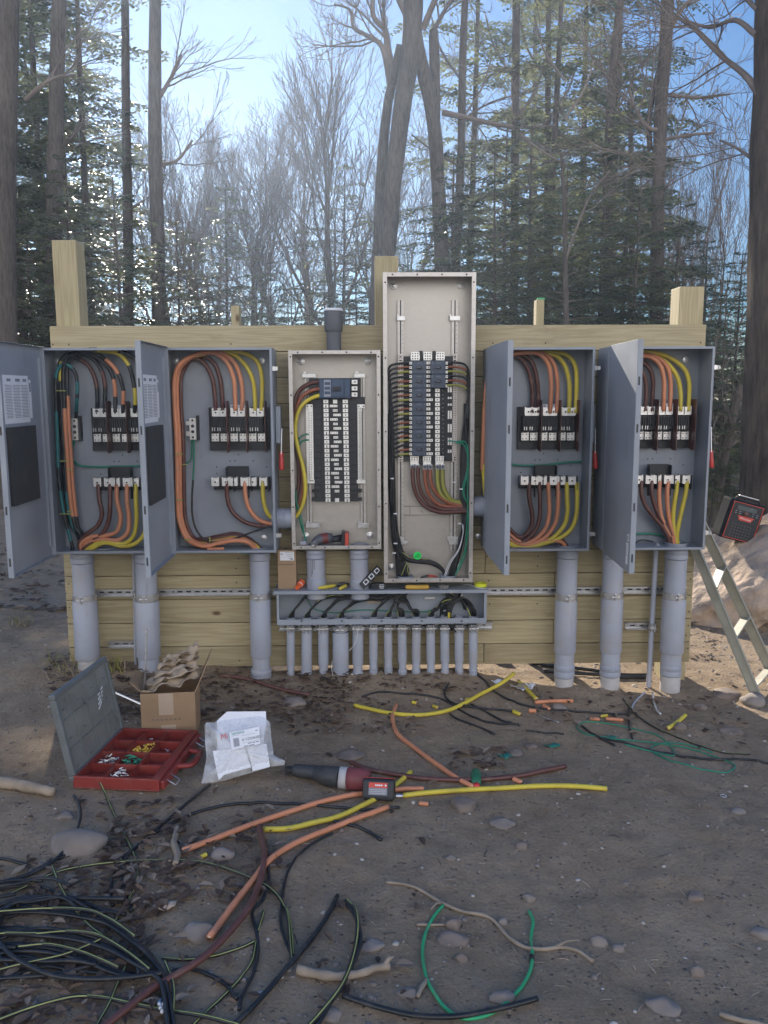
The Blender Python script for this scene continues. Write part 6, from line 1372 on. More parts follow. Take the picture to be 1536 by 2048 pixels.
part('bag_film', bagmesh(1), film(), bag, smooth='all')
def bagcard(name, poly, off, th, mt, par=None): 
    m = MB(); m.prism([PL(u, v, off) for u, v in poly], ng * th); return part(name, m, mt, par or bag)
bagcard('card_sheet', [(460, 200), (1125, 195), (1130, 330), (1080, 800), (300, 860), (290, 355)], .000, .002, M_WHITE)
bagcard('inner_carton', [(230, 885), (770, 830), (880, 1160), (420, 1290), (330, 1380)], .012, .026, M_WHITE)
bagcard('folded_leaflet', [(800, 810), (1130, 750), (1195, 1140), (900, 1215)], .030, .002, M_WHITE)
lb_ = bagcard('printed_label', [(500, 555), (1010, 455), (1030, 750), (540, 855)], .060, .001, M_WHITE)
eU = (PL(1010, 455, .0612) - PL(500, 555, .0612)); eV = PL(500, 555, .0612) - PL(540, 855, .0612); wl, hl = eU.length, eV.length; eU.normalize(); eN = ng; eV2 = eN.cross(eU)
def LM(f, g_): 
    M4 = Matrix((eU, eV2, eN)).transposed().to_4x4(); M4.translation = PL(540, 855, .0613) + eU * wl * f + eV2 * hl * g_; return M4
txt('lettering', 'SIEMENS', hl * .20, LM(.055, .87), mat('teal_print', (.02, .28, .26), .6), lb_, align='LEFT'); txt('lettering', 'A11D206502', hl * .20, LM(.37, .44), M_RUB, lb_, align='LEFT')
m = MB(); m.M = LM(0, 0)
for k in range(14):
    m.box(wl * .09 + wl * .014 * k, wl * .09 + wl * .014 * k + wl * (.009 if k % 3 else .005), hl * .14, hl * .62, 0, .0003)
for f0, f1, g_ in ((.38, .86, .68), (.38, .95, .27), (.05, .3, .75)): m.box(wl * f0, wl * f1, hl * g_, hl * (g_ + .012), 0, .0003)
for f0, f1, g_ in ((.55, .68, .17), (.70, .80, .17), (.82, .92, .17), (.42, .55, .04), (.57, .75, .04), (.85, .93, .80)): m.box(wl * f0, wl * f1, hl * g_, hl * (g_ + .05), 0, .0003)
part('barcode', m, M_PRINT, lb_)
M4 = Matrix((eU, eV2, eN)).transposed().to_4x4(); M4.translation = PL(415, 625, .062); txt('lettering', 'Mi', hl * .42, M4, M_REDLAB, bag)

# ---------------------------------------------------------------- reciprocating saw lying on its side
zs_ = Z(560, 1500, 5.908)
def sp(u, v, h): q = zs_(u, v); return G(q[0], q[1], h)
t = thing('power_saw', 'dark and red battery saw lying on the soil with its battery towards the viewer', 'power tool', G(672, 1585, 0))
ax = [sp(155, 235, .03), sp(260, 250, .032), sp(420, 270, .034), sp(560, 305, .042), sp(700, 325, .044)]
m = MB(); m.tube(sm(ax, 4), [.022, .025, .027, .028, .029, .029, .029, .030, .031, .034, .037, .040, .042, .043, .043, .044, .044][:len(sm(ax, 4))], 16); part('nose_boot', m, M_RUB, t, smooth='all')
p0 = sp(155, 235, .03); d_ = (ax[0] - ax[1]).normalized(); m = MB(); m.tube([p0, p0 + d_ * .02, p0 + d_ * .035], [.017, .014, .010], 10); m.box(p0.x - .035, p0.x - .02, p0.y - .006, p0.y + .006, p0.z - .02, p0.z + .012); part('blade_clamp', m, M_BLACK, t)
p1, p2, p3 = sp(700, 325, .044), sp(800, 335, .045), sp(1010, 350, .046)
m = MB(); m.tube([p1, p1.lerp(p2, .5), p2], [.0445, .046, .046], 18); part('grey_collar', m, M_PVCD, t, smooth='all')
m = MB(); m.tube([p2, p2.lerp(p3, .3), p2.lerp(p3, .8), p3, p3 + (p3 - p2) * .25], [.0465, .0475, .046, .042, .034], 18); part('motor_housing', m, mat('dull_red_housing', (.19, .045, .05), .6, amt=.2), t, smooth='all')
pb = sp(1170, 455, .06); m = MB(); ry = Matrix.Translation(pb) @ Matrix.Rotation(rad(-7), 4, 'Z') @ Matrix.Rotation(rad(-30), 4, 'X')
m.M = ry; m.box(-.068, .062, -.002, .075, -.045, .04); o = part('battery', m, M_BLACK, t, bevel=.012)
m = MB(); m.M = ry; m.box(-.066, .060, .006, .076, .0405, .0425); part('red_trim', m, M_REDLAB, t, bevel=.001)
m = MB(); m.M = ry; m.box(-.042, .034, -.0035, -.0022, -.026, .022); m.box(-.042, .034, -.0040, -.0036, .002, .022, 1)
for k in range(3): m.box(-.038, .028, -.0040, -.0036, -.021 + .007 * k, -.018 + .007 * k, 2)
for k in range(4): m.box(-.016 + .008 * k, -.010 + .008 * k, -.0044, -.0041, .009, .015, 3)
m.lathe((.027, -.0041, .012), [(.004, 0), (.004, .0004)], 10, 3, (0, -1, 0)); part('battery_label', m, [M_PRINT, M_REDLAB, M_PVCD, M_WHITE], o)

# ---------------------------------------------------------------- rocks
def rock(label, px, py, w_, h_, mt=None, seed=0, flat=None, cat='rock', name='rock', dep=None, grp='rocks lying on the soil', sub=3, amp=.28):
    c = G(px, py - h_ * .32, 0); s = (c - CAM).length / FPX; rx = w_ * s / 2 * (1 if dep else .92); rz = max(h_ * s * .36, rx * .26) if not dep else .52; ry = dep or rx * .8; em = .12 if not dep else .5
    bm = bmesh.new(); bmesh.ops.create_icosphere(bm, subdivisions=sub, radius=1); rr = random.Random(seed + int(px) * 3 + int(py)); o = Vector((rr.random() * 50, rr.random() * 50, rr.random() * 50)); an = rr.uniform(-.5, .5)
    vs = []
    for v in bm.verts:
        q = v.co.copy(); k = 1 + amp * noise.noise(q * 1.1 + o) + amp * .45 * noise.noise(q * 2.6 + o) + .04 * noise.noise(q * 7 + o)
        # knock off facets so it is not a ball
        for a in range(5):
            n_ = Vector((math.sin(a * 2.4 + o.x), math.cos(a * 1.7 + o.y), math.sin(a * 3.1 + o.z))).normalized(); d = q.dot(n_)
            if d > .72: q -= n_ * (d - .72) * .85
        q *= k; x, y = q.x * rx, q.y * ry; x, y = x * math.cos(an) - y * math.sin(an), x * math.sin(an) + y * math.cos(an)
        vs.append((c.x + x, c.y + y, c.z + rz * em + q.z * rz))
    mb = MB(); mb.add(vs, [[v.index for v in f.verts] for f in bm.faces]); bm.free()
    return solo(name, mb, mt or M_STONE, label, cat, grp, smooth='all')
for px, py, w_, h_, mt, lb in ((160, 1712, 112, 74, 0, 'largest pale flat rock at the left, crossed by black cables'), (590, 1420, 54, 36, 0, 'pale rounded rock left of the yellow bow, in the leaves'),
        (926, 1626, 60, 38, 1, 'brown angular rock just below the straight yellow cable'), (1004, 1655, 55, 26, 0, 'flat pale rock below right of the brown angular one'), (1043, 1702, 28, 26, 1, 'small tan rock right of centre above bare soil'),
        (900, 1722, 22, 16, 0, 'small white stone on the soil above the long twig'), (398, 1886, 62, 52, 0, 'rounded rock at the tip of the lowest orange cable'), (905, 1893, 62, 36, 1, 'dark flat rock inside the bright green loop'),
        (922, 1930, 26, 30, 1, 'small reddish round stone inside the bright green loop'), (908, 1866, 36, 40, 1, 'dull rock at the top inside the bright green loop'), (1197, 1898, 34, 36, 0, 'pale rock right of the bright green loop'), (1236, 1906, 26, 22, 0, 'small pale stone right of the bright green loop, next to another'),
        (1325, 2026, 62, 36, 0, 'pale flat rock near the bottom right'), (1394, 1958, 28, 32, 1, 'upright grey stone above the pale flat rock at bottom right'), (1521, 1876, 42, 24, 0, 'grey rock at the right edge low down'), (1392, 1802, 36, 22, 1, 'dark green-grey rock on bare soil at the right'),
        (1476, 1630, 30, 18, 0, 'pale stone at the right near the washer'), (745, 1902, 46, 26, 0, 'bluish flat stone above the pale curved stick'), (1452, 1398, 60, 26, 1, 'long brown sunlit rock left of the ladder foot'), (1508, 1418, 62, 40, 0, 'pale angular sunlit rock at the ladder foot'),
        (1359, 1464, 28, 26, 1, 'round stone under the propped yellow offcut'), (1118, 1425, 36, 24, 0, 'round grey stone beside the orange offcut by the thick conduit'), (702, 1524, 58, 30, 1, 'flat dusty rock above the stripped brown cable end'), (1030, 1515, 36, 22, 1, 'dusty rock beside the crumpled teal tape'),
        (1060, 1500, 32, 18, 1, 'dusty rock between two teal tape scraps'), (445, 1722, 50, 34, 0, 'rock beside the left orange cable tip'), (130, 1640, 40, 22, 0, 'small flat rock below the red organiser corner'), (1005, 1852, 22, 20, 0, 'small stone right of the dark rock, by the long twig'), (1058, 1806, 26, 24, 0, 'round stone at the top right end of the green loop'),
        (815, 1996, 40, 24, 0, 'pale stone left of the green loop bottom'), (1005, 2006, 46, 30, 0, 'half buried pale rock inside the bottom of the green loop'), (660, 2040, 44, 28, 0, 'pale rock at the bottom edge below the curved stick'), (1460, 1470, 46, 18, 1, 'low sunlit rock by the shadow edge'), (1400, 1420, 30, 18, 1, 'small sunlit rock right of the rightmost conduit')):
    rock(lb, px, py, w_, h_, (M_STONE, M_STONE2)[mt], amp=.22)
# boulder, radio
bld = rock('big pinkish boulder in the sun at the right, with a radio on top', 1470, 1300, 250, 250, M_BOULD, 5, cat='boulder', name='boulder', dep=.62, grp=None, sub=6, amp=.16)
me = bld.data
for v in me.vertices:
    p_ = v.co * 1.0; n_ = p_.normalized(); f1 = noise.noise(p_ * 2.2 + Vector((3, 1, 0))); f2 = 1 - abs(noise.noise(p_ * 4.5 + Vector((0, 7, 2)))) * 2
    v.co += n_ * (.05 * f1 + .006 * f2 + .018 * noise.noise(p_ * 6) + .009 * noise.noise(p_ * 16) + .006 * noise.noise(p_ * 36))
for v in me.vertices:
    v.co.x += .62 * (v.co.z - .25); v.co.y += .12 * (v.co.z - .3)
me.update()
zr = Z(1420, 960, 12.8); Yr = bld.location.y - .05
def rp(u, v, Y=None): a = zr(u, v); return W(a[0], a[1], Yr if Y is None else Y)
a = rp(310, 1430); b = rp(1065, 1630); ctr = (a + b) / 2; ex = (b - a).normalized(); hr = (rp(610, 520) - a).length; wr = (b - a).length
ey = Vector((.25, 1, -.03)); ey = (ey - ex * ey.dot(ex)).normalized(); ez = ex.cross(ey)
fr = Matrix((ex, ey, ez)).transposed().to_4x4(); fr.translation = a
M_RADIO = mat('radio_shell', (.014, .015, .018), .75, spec=.12)
rd = thing('jobsite_radio', 'black jobsite radio with red trim standing tilted on the boulder', 'radio', ctr)
def RB_(): m = MB(); m.M = fr; return m
m = RB_(); m.box(-.02, wr + .02, .004, .17, -.012, hr + .015); part('radio_body', m, M_RADIO, rd, bevel=.018)
m = RB_(); m.box(0, wr, -.004, .004, 0, hr); fp = part('front_face', m, M_BLACK, rd, bevel=.002)
m = RB_(); e = .0045; m.box(0, wr, -.008, -.004, 0, e); m.box(0, wr, -.008, -.004, hr - e, hr); m.box(0, e, -.008, -.004, e, hr - e); m.box(wr - e, wr, -.008, -.004, e, hr - e); part('red_trim', m, M_REDLAB, rd)
m = RB_(); m.box(wr * .17, wr * .80, -.006, -.004, hr * .80, hr * .92); part('display', m, M_SCREEN, rd)
m = RB_(); m.lathe((wr * .5, -.004, hr * .73), [(.017, 0), (.017, .008), (.012, .010)], 18, 0, (0, -1, 0)); part('tuning_knob', m, M_BRWN, rd, smooth=True)
for sx in (.14, .27, .70, .84):
    for sz in (.70, .755): m = RB_(); m.box(wr * sx, wr * sx + .012, -.0055, -.004, hr * sz, hr * sz + .004); part('button', m, M_PVC, rd)
m = RB_(); m.prism([Vector((wr * .26, -.0055, hr * .655)), Vector((wr * .80, -.0055, hr * .655)), Vector((wr * .72, -.0055, hr * .53)), Vector((wr * .34, -.0055, hr * .53))], (0, .002, 0)); bd_ = part('badge', m, M_REDLAB, rd)
M4 = fr @ Matrix.Translation((wr * .53, -.0058, hr * .592)) @ Matrix.Rotation(rad(90), 4, 'X') ; txt('lettering', 'Milwaukee', .021, M4, M_WHITE, bd_)
m = RB_(); m.tube([(wr * .12, .05, hr + .012), (wr * .16, .04, hr + .04), (wr * .84, .04, hr + .04), (wr * .88, .05, hr + .012)], .009, 8); part('handle', m, M_BLACK, rd, smooth='all')
m = RB_(); m.box(wr * .17, wr * .83, .03, .048, hr + .046, hr + .052); part('handle_grip', m, M_ALU, rd, bevel=.002)
m = RB_()
for i in range(7):
    for j in range(5): m.cyl((wr * (.2 + .1 * i), -.004, hr * (.08 + .08 * j)), (wr * (.2 + .1 * i), -.0046, hr * (.08 + .08 * j)), .0022, 6)
part('speaker_hole', m, M_PVCD, rd)['kind'] = 'stuff'
P = [rp(1180, 1640), rp(1230, 1760), rp(1320, 1880), rp(1480, 1985), rp(1650, 2050)]
solo('extension_cable', MB().tube(sm([p + Vector((0, -.35, .0)) for p in P], 5), .006, 7), M_BLK, 'thin black cord draped over the boulder from the radio', 'cable', smooth='all')
# ---------------------------------------------------------------- ladder
F0 = G(1516, 1400, 0); B0 = G(1552, 1362, 0); F1 = W(1388, 1092, -.02); B1 = W(1399, 1040, .17)
F1 = F1 + (F1 - F0) * .16; B1 = B1 + (B1 - B0) * .16
ld_ = thing('ladder', 'tan ladder leaning on the right end of the board in the sun', 'ladder', (F0 + B0) / 2)
side = (B0 - F0).normalized()
def rail(a, b, wd, th, nm='rail'):
    d = (b - a).normalized(); n_ = d.cross(side).normalized(); m = MB(); m.M = Matrix((side, n_, d)).transposed().to_4x4(); m.M.translation = a; L = (b - a).length
    m.box(-th / 2, th / 2, -wd / 2, wd / 2, -.04, L); m.box(-th / 2 - .008, th / 2 + .008, -wd / 2 - .003, -wd / 2, -.04, L); m.box(-th / 2 - .008, th / 2 + .008, wd / 2, wd / 2 + .003, -.04, L)
    return part(nm, m, M_LADDER, ld_, bevel=.001)
rail(F0, F1, .046, .006); rail(B0, B1, .052, .006)
for k in range(4):
    f = .07 + .27 * k; a = F0.lerp(F1, f); b = B0.lerp(B1, f); d = (b - a).normalized(); up = (F1 - F0).normalized(); n_ = d.cross(up).normalized(); m = MB()
    m.M = Matrix((d, n_, up)).transposed().to_4x4(); m.M.translation = a; m.box(.004, (b - a).length - .004, -.032, .032, -.004, .004); m.box(.004, (b - a).length - .004, -.034, -.032, -.022, .004); part('rung', m, M_LADDER, ld_, bevel=.001)
for a in (F0, B0): part('foot', MB().box(a.x - .02, a.x + .02, a.y - .03, a.y + .03, a.z - .01, a.z + .035), M_RUB, ld_, bevel=.004)
# ---------------------------------------------------------------- sticks
def stick(label, conv, pts, rs, mt=None, forks=()):
    P = gline(conv, pts, rs[0], 5); k = len(P); R_ = [rs[0] + (rs[1] - rs[0]) * i / (k - 1) for i in range(k)]
    m = MB().tube(P, R_, 8, jit=.35, jf=40)
    for i, (du, dv) in forks: q = P[int(i * (k - 1))]; e = q + Vector((du, dv, .01)); m.tube([q, q.lerp(e, .5) + Vector((0, 0, .01)), e], [R_[int(i * (k - 1))] * .7, rs[1] * .6, rs[1] * .4], 6)
    solo('stick', m, mt or M_STICK, label, 'stick', 'sticks on the ground', smooth='all')
stick('thick pale curved stick crossing under the bent black cables', z9, [(235, 742), (290, 755), (370, 778), (450, 775), (540, 765), (620, 742), (690, 735)], (.014, .011), None, ((.95, (.03, .03)),))
stick('long thin twig crossing above the bright green loop', z9, [(675, 308), (760, 318), (850, 350), (950, 410), (1060, 455), (1190, 485), (1260, 560), (1350, 625), (1450, 640), (1600, 640), (1700, 700)], (.0055, .006), None, ((.3, (-.04, -.05)), (.85, (.08, .02))))
stick('short thick log end at the left edge by the red organiser', ID, [(-60, 1555), (0, 1566), (40, 1572), (80, 1580), (108, 1585)], (.026, .019))
stick('crooked root standing by the left orange cable tip', z6, [(960, 470), (975, 410), (955, 350), (965, 300), (972, 262)], (.012, .010))
stick('small dead twig inside the top of the green loop', z9, [(825, 518), (880, 520), (970, 518)], (.005, .004))
stick('small splinter of wood below the dark rock in the green loop', z9, [(832, 875), (850, 830), (880, 790)], (.006, .008))
stick('stick lying on the soil at the bottom right edge', Z(1000, 1400, 2.866), [(1260, 1800), (1340, 1825), (1450, 1850), (1536, 1868)], (.008, .006))
# ---------------------------------------------------------------- pebbles, leaves, dry weeds
bm = bmesh.new(); bmesh.ops.create_icosphere(bm, subdivisions=1, radius=1); IV = [v.co.copy() for v in bm.verts]; IF = [[v.index for v in f.verts] for f in bm.faces]; bm.free()
m = MB()
for _ in range(7500):
    x = RN.uniform(-2.6, 4.2); y = -3.0 + 5.0 * RN.random() ** 1.3
    s = .003 + .011 * RN.random() ** 3.2; 
    if y > -.3 and x > .9: s *= 1.5
    c = Vector((x, y, gz(x, y) - s * .08)); o = Vector((x * 40, y * 40, 0)); an = RN.uniform(0, 6.3); ca, sa = math.cos(an), math.sin(an); fl2 = RN.uniform(.4, .75); el = RN.uniform(.6, 1)
    vs = []
    for v in IV: k = s * (1 + .35 * noise.noise(v * 1.3 + o)); px_, py_ = v.x * k, v.y * k * el; vs.append((c.x + px_ * ca - py_ * sa, c.y + px_ * sa + py_ * ca, c.z + v.z * k * fl2))
    m.add(vs, IF, RN.choice((0, 0, 0, 1, 1, 2)))
o = bpy.data.objects.new('pebbles', mesh('pebbles', m, [M_STONE, M_STONE2, M_STONE3], None, 'all')); COL.objects.link(o); tag(o, 'small stones scattered over the bare soil', 'pebbles', kind='stuff')
m = MB()
for _ in range(1500):
    x = RN.uniform(-2.4, 3.4); y = -3.0 + 4.6 * RN.random() ** 1.2; an = RN.uniform(0, 6.3); l_ = RN.uniform(.008, .045); d = Vector((math.cos(an), math.sin(an), 0)) * l_; p = Vector((x, y, gz(x, y) + .0015)); q = p + d; q.z = gz(q.x, q.y) + .003
    m.tube([p, p.lerp(q, .5) + Vector((0, 0, .002)), q], RN.uniform(.0008, .0022), 4, RN.choice((0, 1, 1, 2)), flat=.6)
o = bpy.data.objects.new('wood_chips', mesh('wood_chips', m, [M_TAPE, M_STICK, M_RUB])); COL.objects.link(o); tag(o, 'fine twigs and chips trodden into the soil', 'debris', kind='stuff')
def leafy(n, fn, smin, smax):
    m = MB()
    while n > 0:
        x, y = fn()
        n -= 1; s = RN.uniform(smin, smax); an = RN.uniform(0, 6.3); ca, sa = math.cos(an), math.sin(an); tl_ = RN.uniform(-.5, .5); cr_ = RN.uniform(.05, .5) * s; wd = s * RN.uniform(.3, .55); z0 = gz(x, y) + .004 + RN.random() * .014; g = []
        for a, b, h in ((-1, 0, 0), (-.3, -1, 1), (-.3, 0, .3), (-.3, 1, 1), (.4, -.8, 1), (.4, 0, .35), (.4, .8, 1), (1, 0, .6)):
            X_, Y_ = a * s, b * wd; g.append((x + X_ * ca - Y_ * sa, y + X_ * sa + Y_ * ca, z0 + h * cr_ * (.5 + .5 * RN.random()) + a * s * tl_ * .3))
        m.add(g, [(0, 1, 2), (0, 2, 3), (1, 4, 5, 2), (2, 5, 6, 3), (4, 7, 5), (5, 7, 6)], RN.choice((0, 0, 0, 1, 1, 2)))
    return m
ML = [mat('dark_dead_leaf', (.085, .055, .04), .75, amt=.4, sc=4, trans=.12), mat('brown_dead_leaf', (.16, .105, .07), .75, amt=.4, sc=4, trans=.12), mat('tan_dead_leaf', (.26, .20, .15), .75, amt=.3, sc=4, trans=.12)]
def pxg(u0, u1, v0, v1):
    def f():
        p = G(RN.uniform(u0, u1), RN.uniform(v0, v1)); return p.x, p.y
    return f
lm = MB()
for n_, box_ in ((420, (400, 700, 1345, 1450)), (260, (190, 330, 1340, 1440)), (120, (90, 200, 1310, 1400)), (210, (200, 380, 1600, 1820)), (430, (-40, 330, 1720, 2060)), (130, (560, 840, 1400, 1470)), (50, (900, 1010, 1500, 1540)), (120, (330, 560, 1640, 1800)), (90, (0, 900, 1500, 2040)), (110, (560, 960, 1345, 1385)), (60, (1050, 1400, 1380, 1450)), (60, (1250, 1540, 1330, 1500)), (40, (1380, 1440, 1260, 1320))):
    q = leafy(n_, pxg(*box_), .010, .031); lm.add(q.v, q.f); lm.m[-len(q.m):] = q.m
def far_floor():
    y = 1.2 + 14 * RN.random() ** 1.5; return RN.uniform(-.9, .9) * (y + 5) * .75, y
q = leafy(5200, far_floor, .025, .06); lm.add(q.v, q.f); lm.m[-len(q.m):] = q.m
o = bpy.data.objects.new('leaf_litter', mesh('leaf_litter', lm, ML)); COL.objects.link(o); tag(o, 'dead brown leaves lying in drifts on the soil', 'leaf litter', kind='stuff')
m = MB()
for bxx in ((95, 165, 1320, 1362), (15, 70, 1245, 1255), (200, 250, 1330, 1350)):
    for _ in range(46):
        p = G(RN.uniform(bxx[0], bxx[1]), RN.uniform(bxx[2], bxx[3])); an = RN.uniform(0, 6.3); h = RN.uniform(.04, .13); d = Vector((math.cos(an), math.sin(an), 0)) * RN.uniform(.03, .09)
        m.tube([p, p + d * .4 + Vector((0, 0, h * .7)), p + d + Vector((0, 0, h * RN.uniform(.5, 1)))], [.003, .0024, .0008], 4, RN.choice((0, 1)), flat=.3)
o = bpy.data.objects.new('dry_weeds', mesh('dry_weeds', m, [M_PAPER, MATS['olive_insulation']])); COL.objects.link(o); tag(o, 'dry yellow weeds at the foot of the leftmost conduit', 'weeds', kind='stuff')
# ================================================================ trees
def rvec(rr): return Vector((rr.uniform(-1, 1), rr.uniform(-1, 1), rr.uniform(-1, 1)))
def grow(mt, mc, p, d, L, r, lev, rr, spread, kids, thin=.0045, up=.12, segs=5, wig=.16, first=.35):
    """one limb and what grows from it; level 0 goes to mt, the rest to mc"""
    P = [p.copy()]; d = d.normalized(); rs = [r]; r1 = max(thin, r * (.55 if lev else .42))
    if lev >= 3: segs = 3
    for i in range(segs):
        d = (d + rvec(rr) * wig + Vector((0, 0, up))).normalized(); P.append(P[-1] + d * (L / segs)); rs.append(r + (r1 - r) * (i + 1) / segs)
    (mt if lev == 0 else mc).tube(P if lev > 1 else sm(P, 3), rs if lev > 1 else [r + (r1 - r) * i / (segs * 3) for i in range(segs * 3 + 1)], 10 if lev == 0 else (6 if lev == 1 else (4 if lev == 2 else 3)), 0, cap=lev < 2, jit=.12 if lev == 0 else 0)
    if lev >= len(kids): return
    n = kids[lev]
    for k in range(n):
        f = first + (1 - first) * (k + rr.random() * .8) / n; f = min(f, .98); x = f * segs; i = min(int(x), segs - 1); q = P[i].lerp(P[i + 1], x - i); dd = (P[i + 1] - P[i]).normalized()
        side = dd.orthogonal().normalized(); side.rotate(Matrix.Rotation(k * 2.4 + rr.uniform(-.6, .6), 3, dd)); a = rr.uniform(spread[0], spread[1])
        nd = dd * math.cos(a) + side * math.sin(a)
        grow(mt, mc, q, nd, L * rr.uniform(.38, .62) * (1.15 - .45 * f if lev == 0 else 1), max(thin, rs[i] * rr.uniform(.42, .6)), lev + 1, rr, spread, kids, thin, up * .9, segs, wig, .2)
    # the leader forks at its tip
    if lev < len(kids):
        for s_ in (-1, 1):
            side = d.orthogonal().normalized(); side.rotate(Matrix.Rotation(rr.uniform(0, 6.3), 3, d)); nd = d + side * s_ * .35
            grow(mt, mc, P[-1], nd, L * rr.uniform(.35, .5), r1 * .8, lev + 1, rr, spread, kids, thin, up, segs, wig, .2)
def spray(m, p, d, L, rr, lw, mi=1):
    """a flat drooping twig of needles"""
    d = d.normalized(); s = d.cross(Vector((0, 0, 1))); s = s.normalized() if s.length > .01 else Vector((1, 0, 0)); u = s.cross(d); n = max(3, int(L / (lw * .62)))
    for i in range(n):
        f = (i + .5) / n; c = p + d * (L * f) + Vector((0, 0, -.18 * L * f * f)); l = lw * (1.15 - .6 * f) * rr.uniform(.7, 1.3); w_ = lw * .26
        for sg in (-1, 1):
            if rr.random() < .12: continue
            a = (d * rr.uniform(.35, .8) + s * sg + u * rr.uniform(-.4, .3)).normalized(); e = c + a * l; b = a.cross(u + rvec(rr) * .5).normalized() * w_
            m.add([c - b * .4, c + a * l * .5 - b, e, c + a * l * .5 + b], [(0, 1, 2, 3)], mi)
def hemlock(seed, h, r, Lmax, start, dens, lw, gap=.12):
    rr = random.Random(seed); mt = MB(); mc = MB(); P = []; k = 14
    for i in range(k + 1): f = i / k; P.append(Vector((.12 * math.sin(f * 3 + seed) * h / 14, .12 * math.cos(f * 2.3 + seed) * h / 14, -.2 + (h + .2) * f)))
    mt.tube(P, [r * (1 - .93 * i / k) ** .9 + .004 for i in range(k + 1)], 12, jit=.1)
    z = h * start; ga = 0
    while z < h * .985:
        f = (z - h * start) / (h * (1 - start)); prof = min(1, f * 4 + .35) * (1 - f) ** .75; nb = rr.choice((2, 3, 3, 4))
        for b in range(nb):
            if rr.random() < gap: continue
            ga += 2.4; az = ga + rr.uniform(-.4, .4); L = Lmax * prof * rr.uniform(.55, 1.15) + .10; rise = rr.uniform(-.05, .35) * (1 - f) + .45 * f
            fz = z / h * k; i = min(int(fz), k - 1); o = P[i].lerp(P[i + 1], fz - i); o.z = z
            d = Vector((math.cos(az), math.sin(az), rise)); B = [o + d * (L * t) + Vector((0, 0, -.28 * L * t * t)) for t in (0, .25, .5, .75, 1)]
            mc.tube(B, [.012 * L ** .5 + .002, .009 * L ** .5, .006 * L ** .5, .003, .002], 4, 0, cap=False)
            nt_ = max(3, int(L * dens))
            for t in range(nt_):
                tt = .16 + .84 * (t + rr.random() * .6) / nt_; tt = min(tt, 1); x = tt * 4; j = min(int(x), 3); q = B[j].lerp(B[j + 1], x - j); dd = (B[j + 1] - B[j]).normalized(); sd2 = dd.cross(Vector((0, 0, 1))).normalized()
                tl_ = min(.62, .42 * L * (1.15 - tt * .75)) * rr.uniform(.6, 1.2)
                for sg in (-1, 1):
                    if rr.random() < gap: continue
                    spray(mc, q, dd * rr.uniform(.5, .9) + sd2 * sg + Vector((0, 0, rr.uniform(-.35, .12))), max(.07, tl_), rr, lw)
            spray(mc, B[3], B[4] - B[3], L * .25, rr, lw)
        z += h * (1 - start) / (34 if h > 8 else 26) * rr.uniform(.6, 1.4)
    return mt, mc
PROTO = {}
def proto(key, mt, mc, mats_t, mats_c): PROTO[key] = (mesh('trunk', mt, mats_t, None, 'all'), mesh('crown', mc, mats_c))
for key, a in {'tall': (3, 15, .10, 3.1, .08, 8.5, .13, .10), 'tall2': (8, 16, .105, 2.9, .18, 7.5, .13, .2), 'young': (5, 5, .045, 1.7, .04, 12, .075, .08), 'young2': (14, 4.4, .04, 1.9, .06, 11, .075, .16)}.items():
    mt, mc = hemlock(*a); proto(key, mt, mc, M_BARK, [M_TWIG, M_NEED])
for key, sd_, h, r, kids, spr, up in (('bare', 2, 6.6, .12, (8, 5, 4, 3), (.45, .85), .10), ('bare2', 6, 7.5, .13, (9, 5, 4, 3), (.35, .7), .14), ('bare3', 9, 6.0, .10, (7, 5, 5, 3), (.4, .8), .12), ('sapling', 4, 4.2, .035, (7, 5, 4), (.3, .6), .16)):
    mt, mc = MB(), MB(); rr = random.Random(sd_); grow(mt, mc, Vector((0, 0, -.2)), Vector((.02, 0, 1)), h, r, 0, rr, spr, kids, .0055 if key != 'sapling' else .003, up, 6, .13 if key != 'sapling' else .09, .38)
    proto(key, mt, mc, M_BARK, [M_FTWIG if key != 'sapling' else M_TWIG])
    # withered leaves still hanging
def tree(name, key, px, Y, h, label, group, rot=None, lean=0, cat='tree'):
    x = W(px, 783, Y).x; a, b = PROTO[key]; h0 = max(v.co.z for v in b.vertices); s = h / h0
    t = thing(name, label, cat, (x, Y, gz(x, Y)), group); t.scale = (s, s, s); ra = RN.uniform(0, 6.3); t.rotation_euler = (0, lean, ra if rot is None else rot)
    for nm, me in (('trunk', a), ('crown', b)): o = bpy.data.objects.new(nm, me); COL.objects.link(o); o.parent = t
    return t
GH = 'dark green hemlocks in the woods behind the board'; GY = 'young hemlocks close behind the board'; GBR = 'bare leafless trees in the woods behind the board'
LF = 'tall hemlock of the dense dark stand at the left, above the leftmost post'
for px, Y, h, k in ((-60, 10.5, 12, 'tall'), (45, 12, 14, 'tall'), (120, 14.5, 15.5, 'tall'), (205, 13.5, 14, 'tall'), (20, 17, 16, 'tall'), (165, 18, 14, 'tall'), (-150, 14, 14, 'tall2'), (90, 21, 15, 'tall'), (-20, 21, 15, 'tall')): tree('hemlock_tree', k, px, Y, h, LF, 'dense dark hemlock stand at the left')
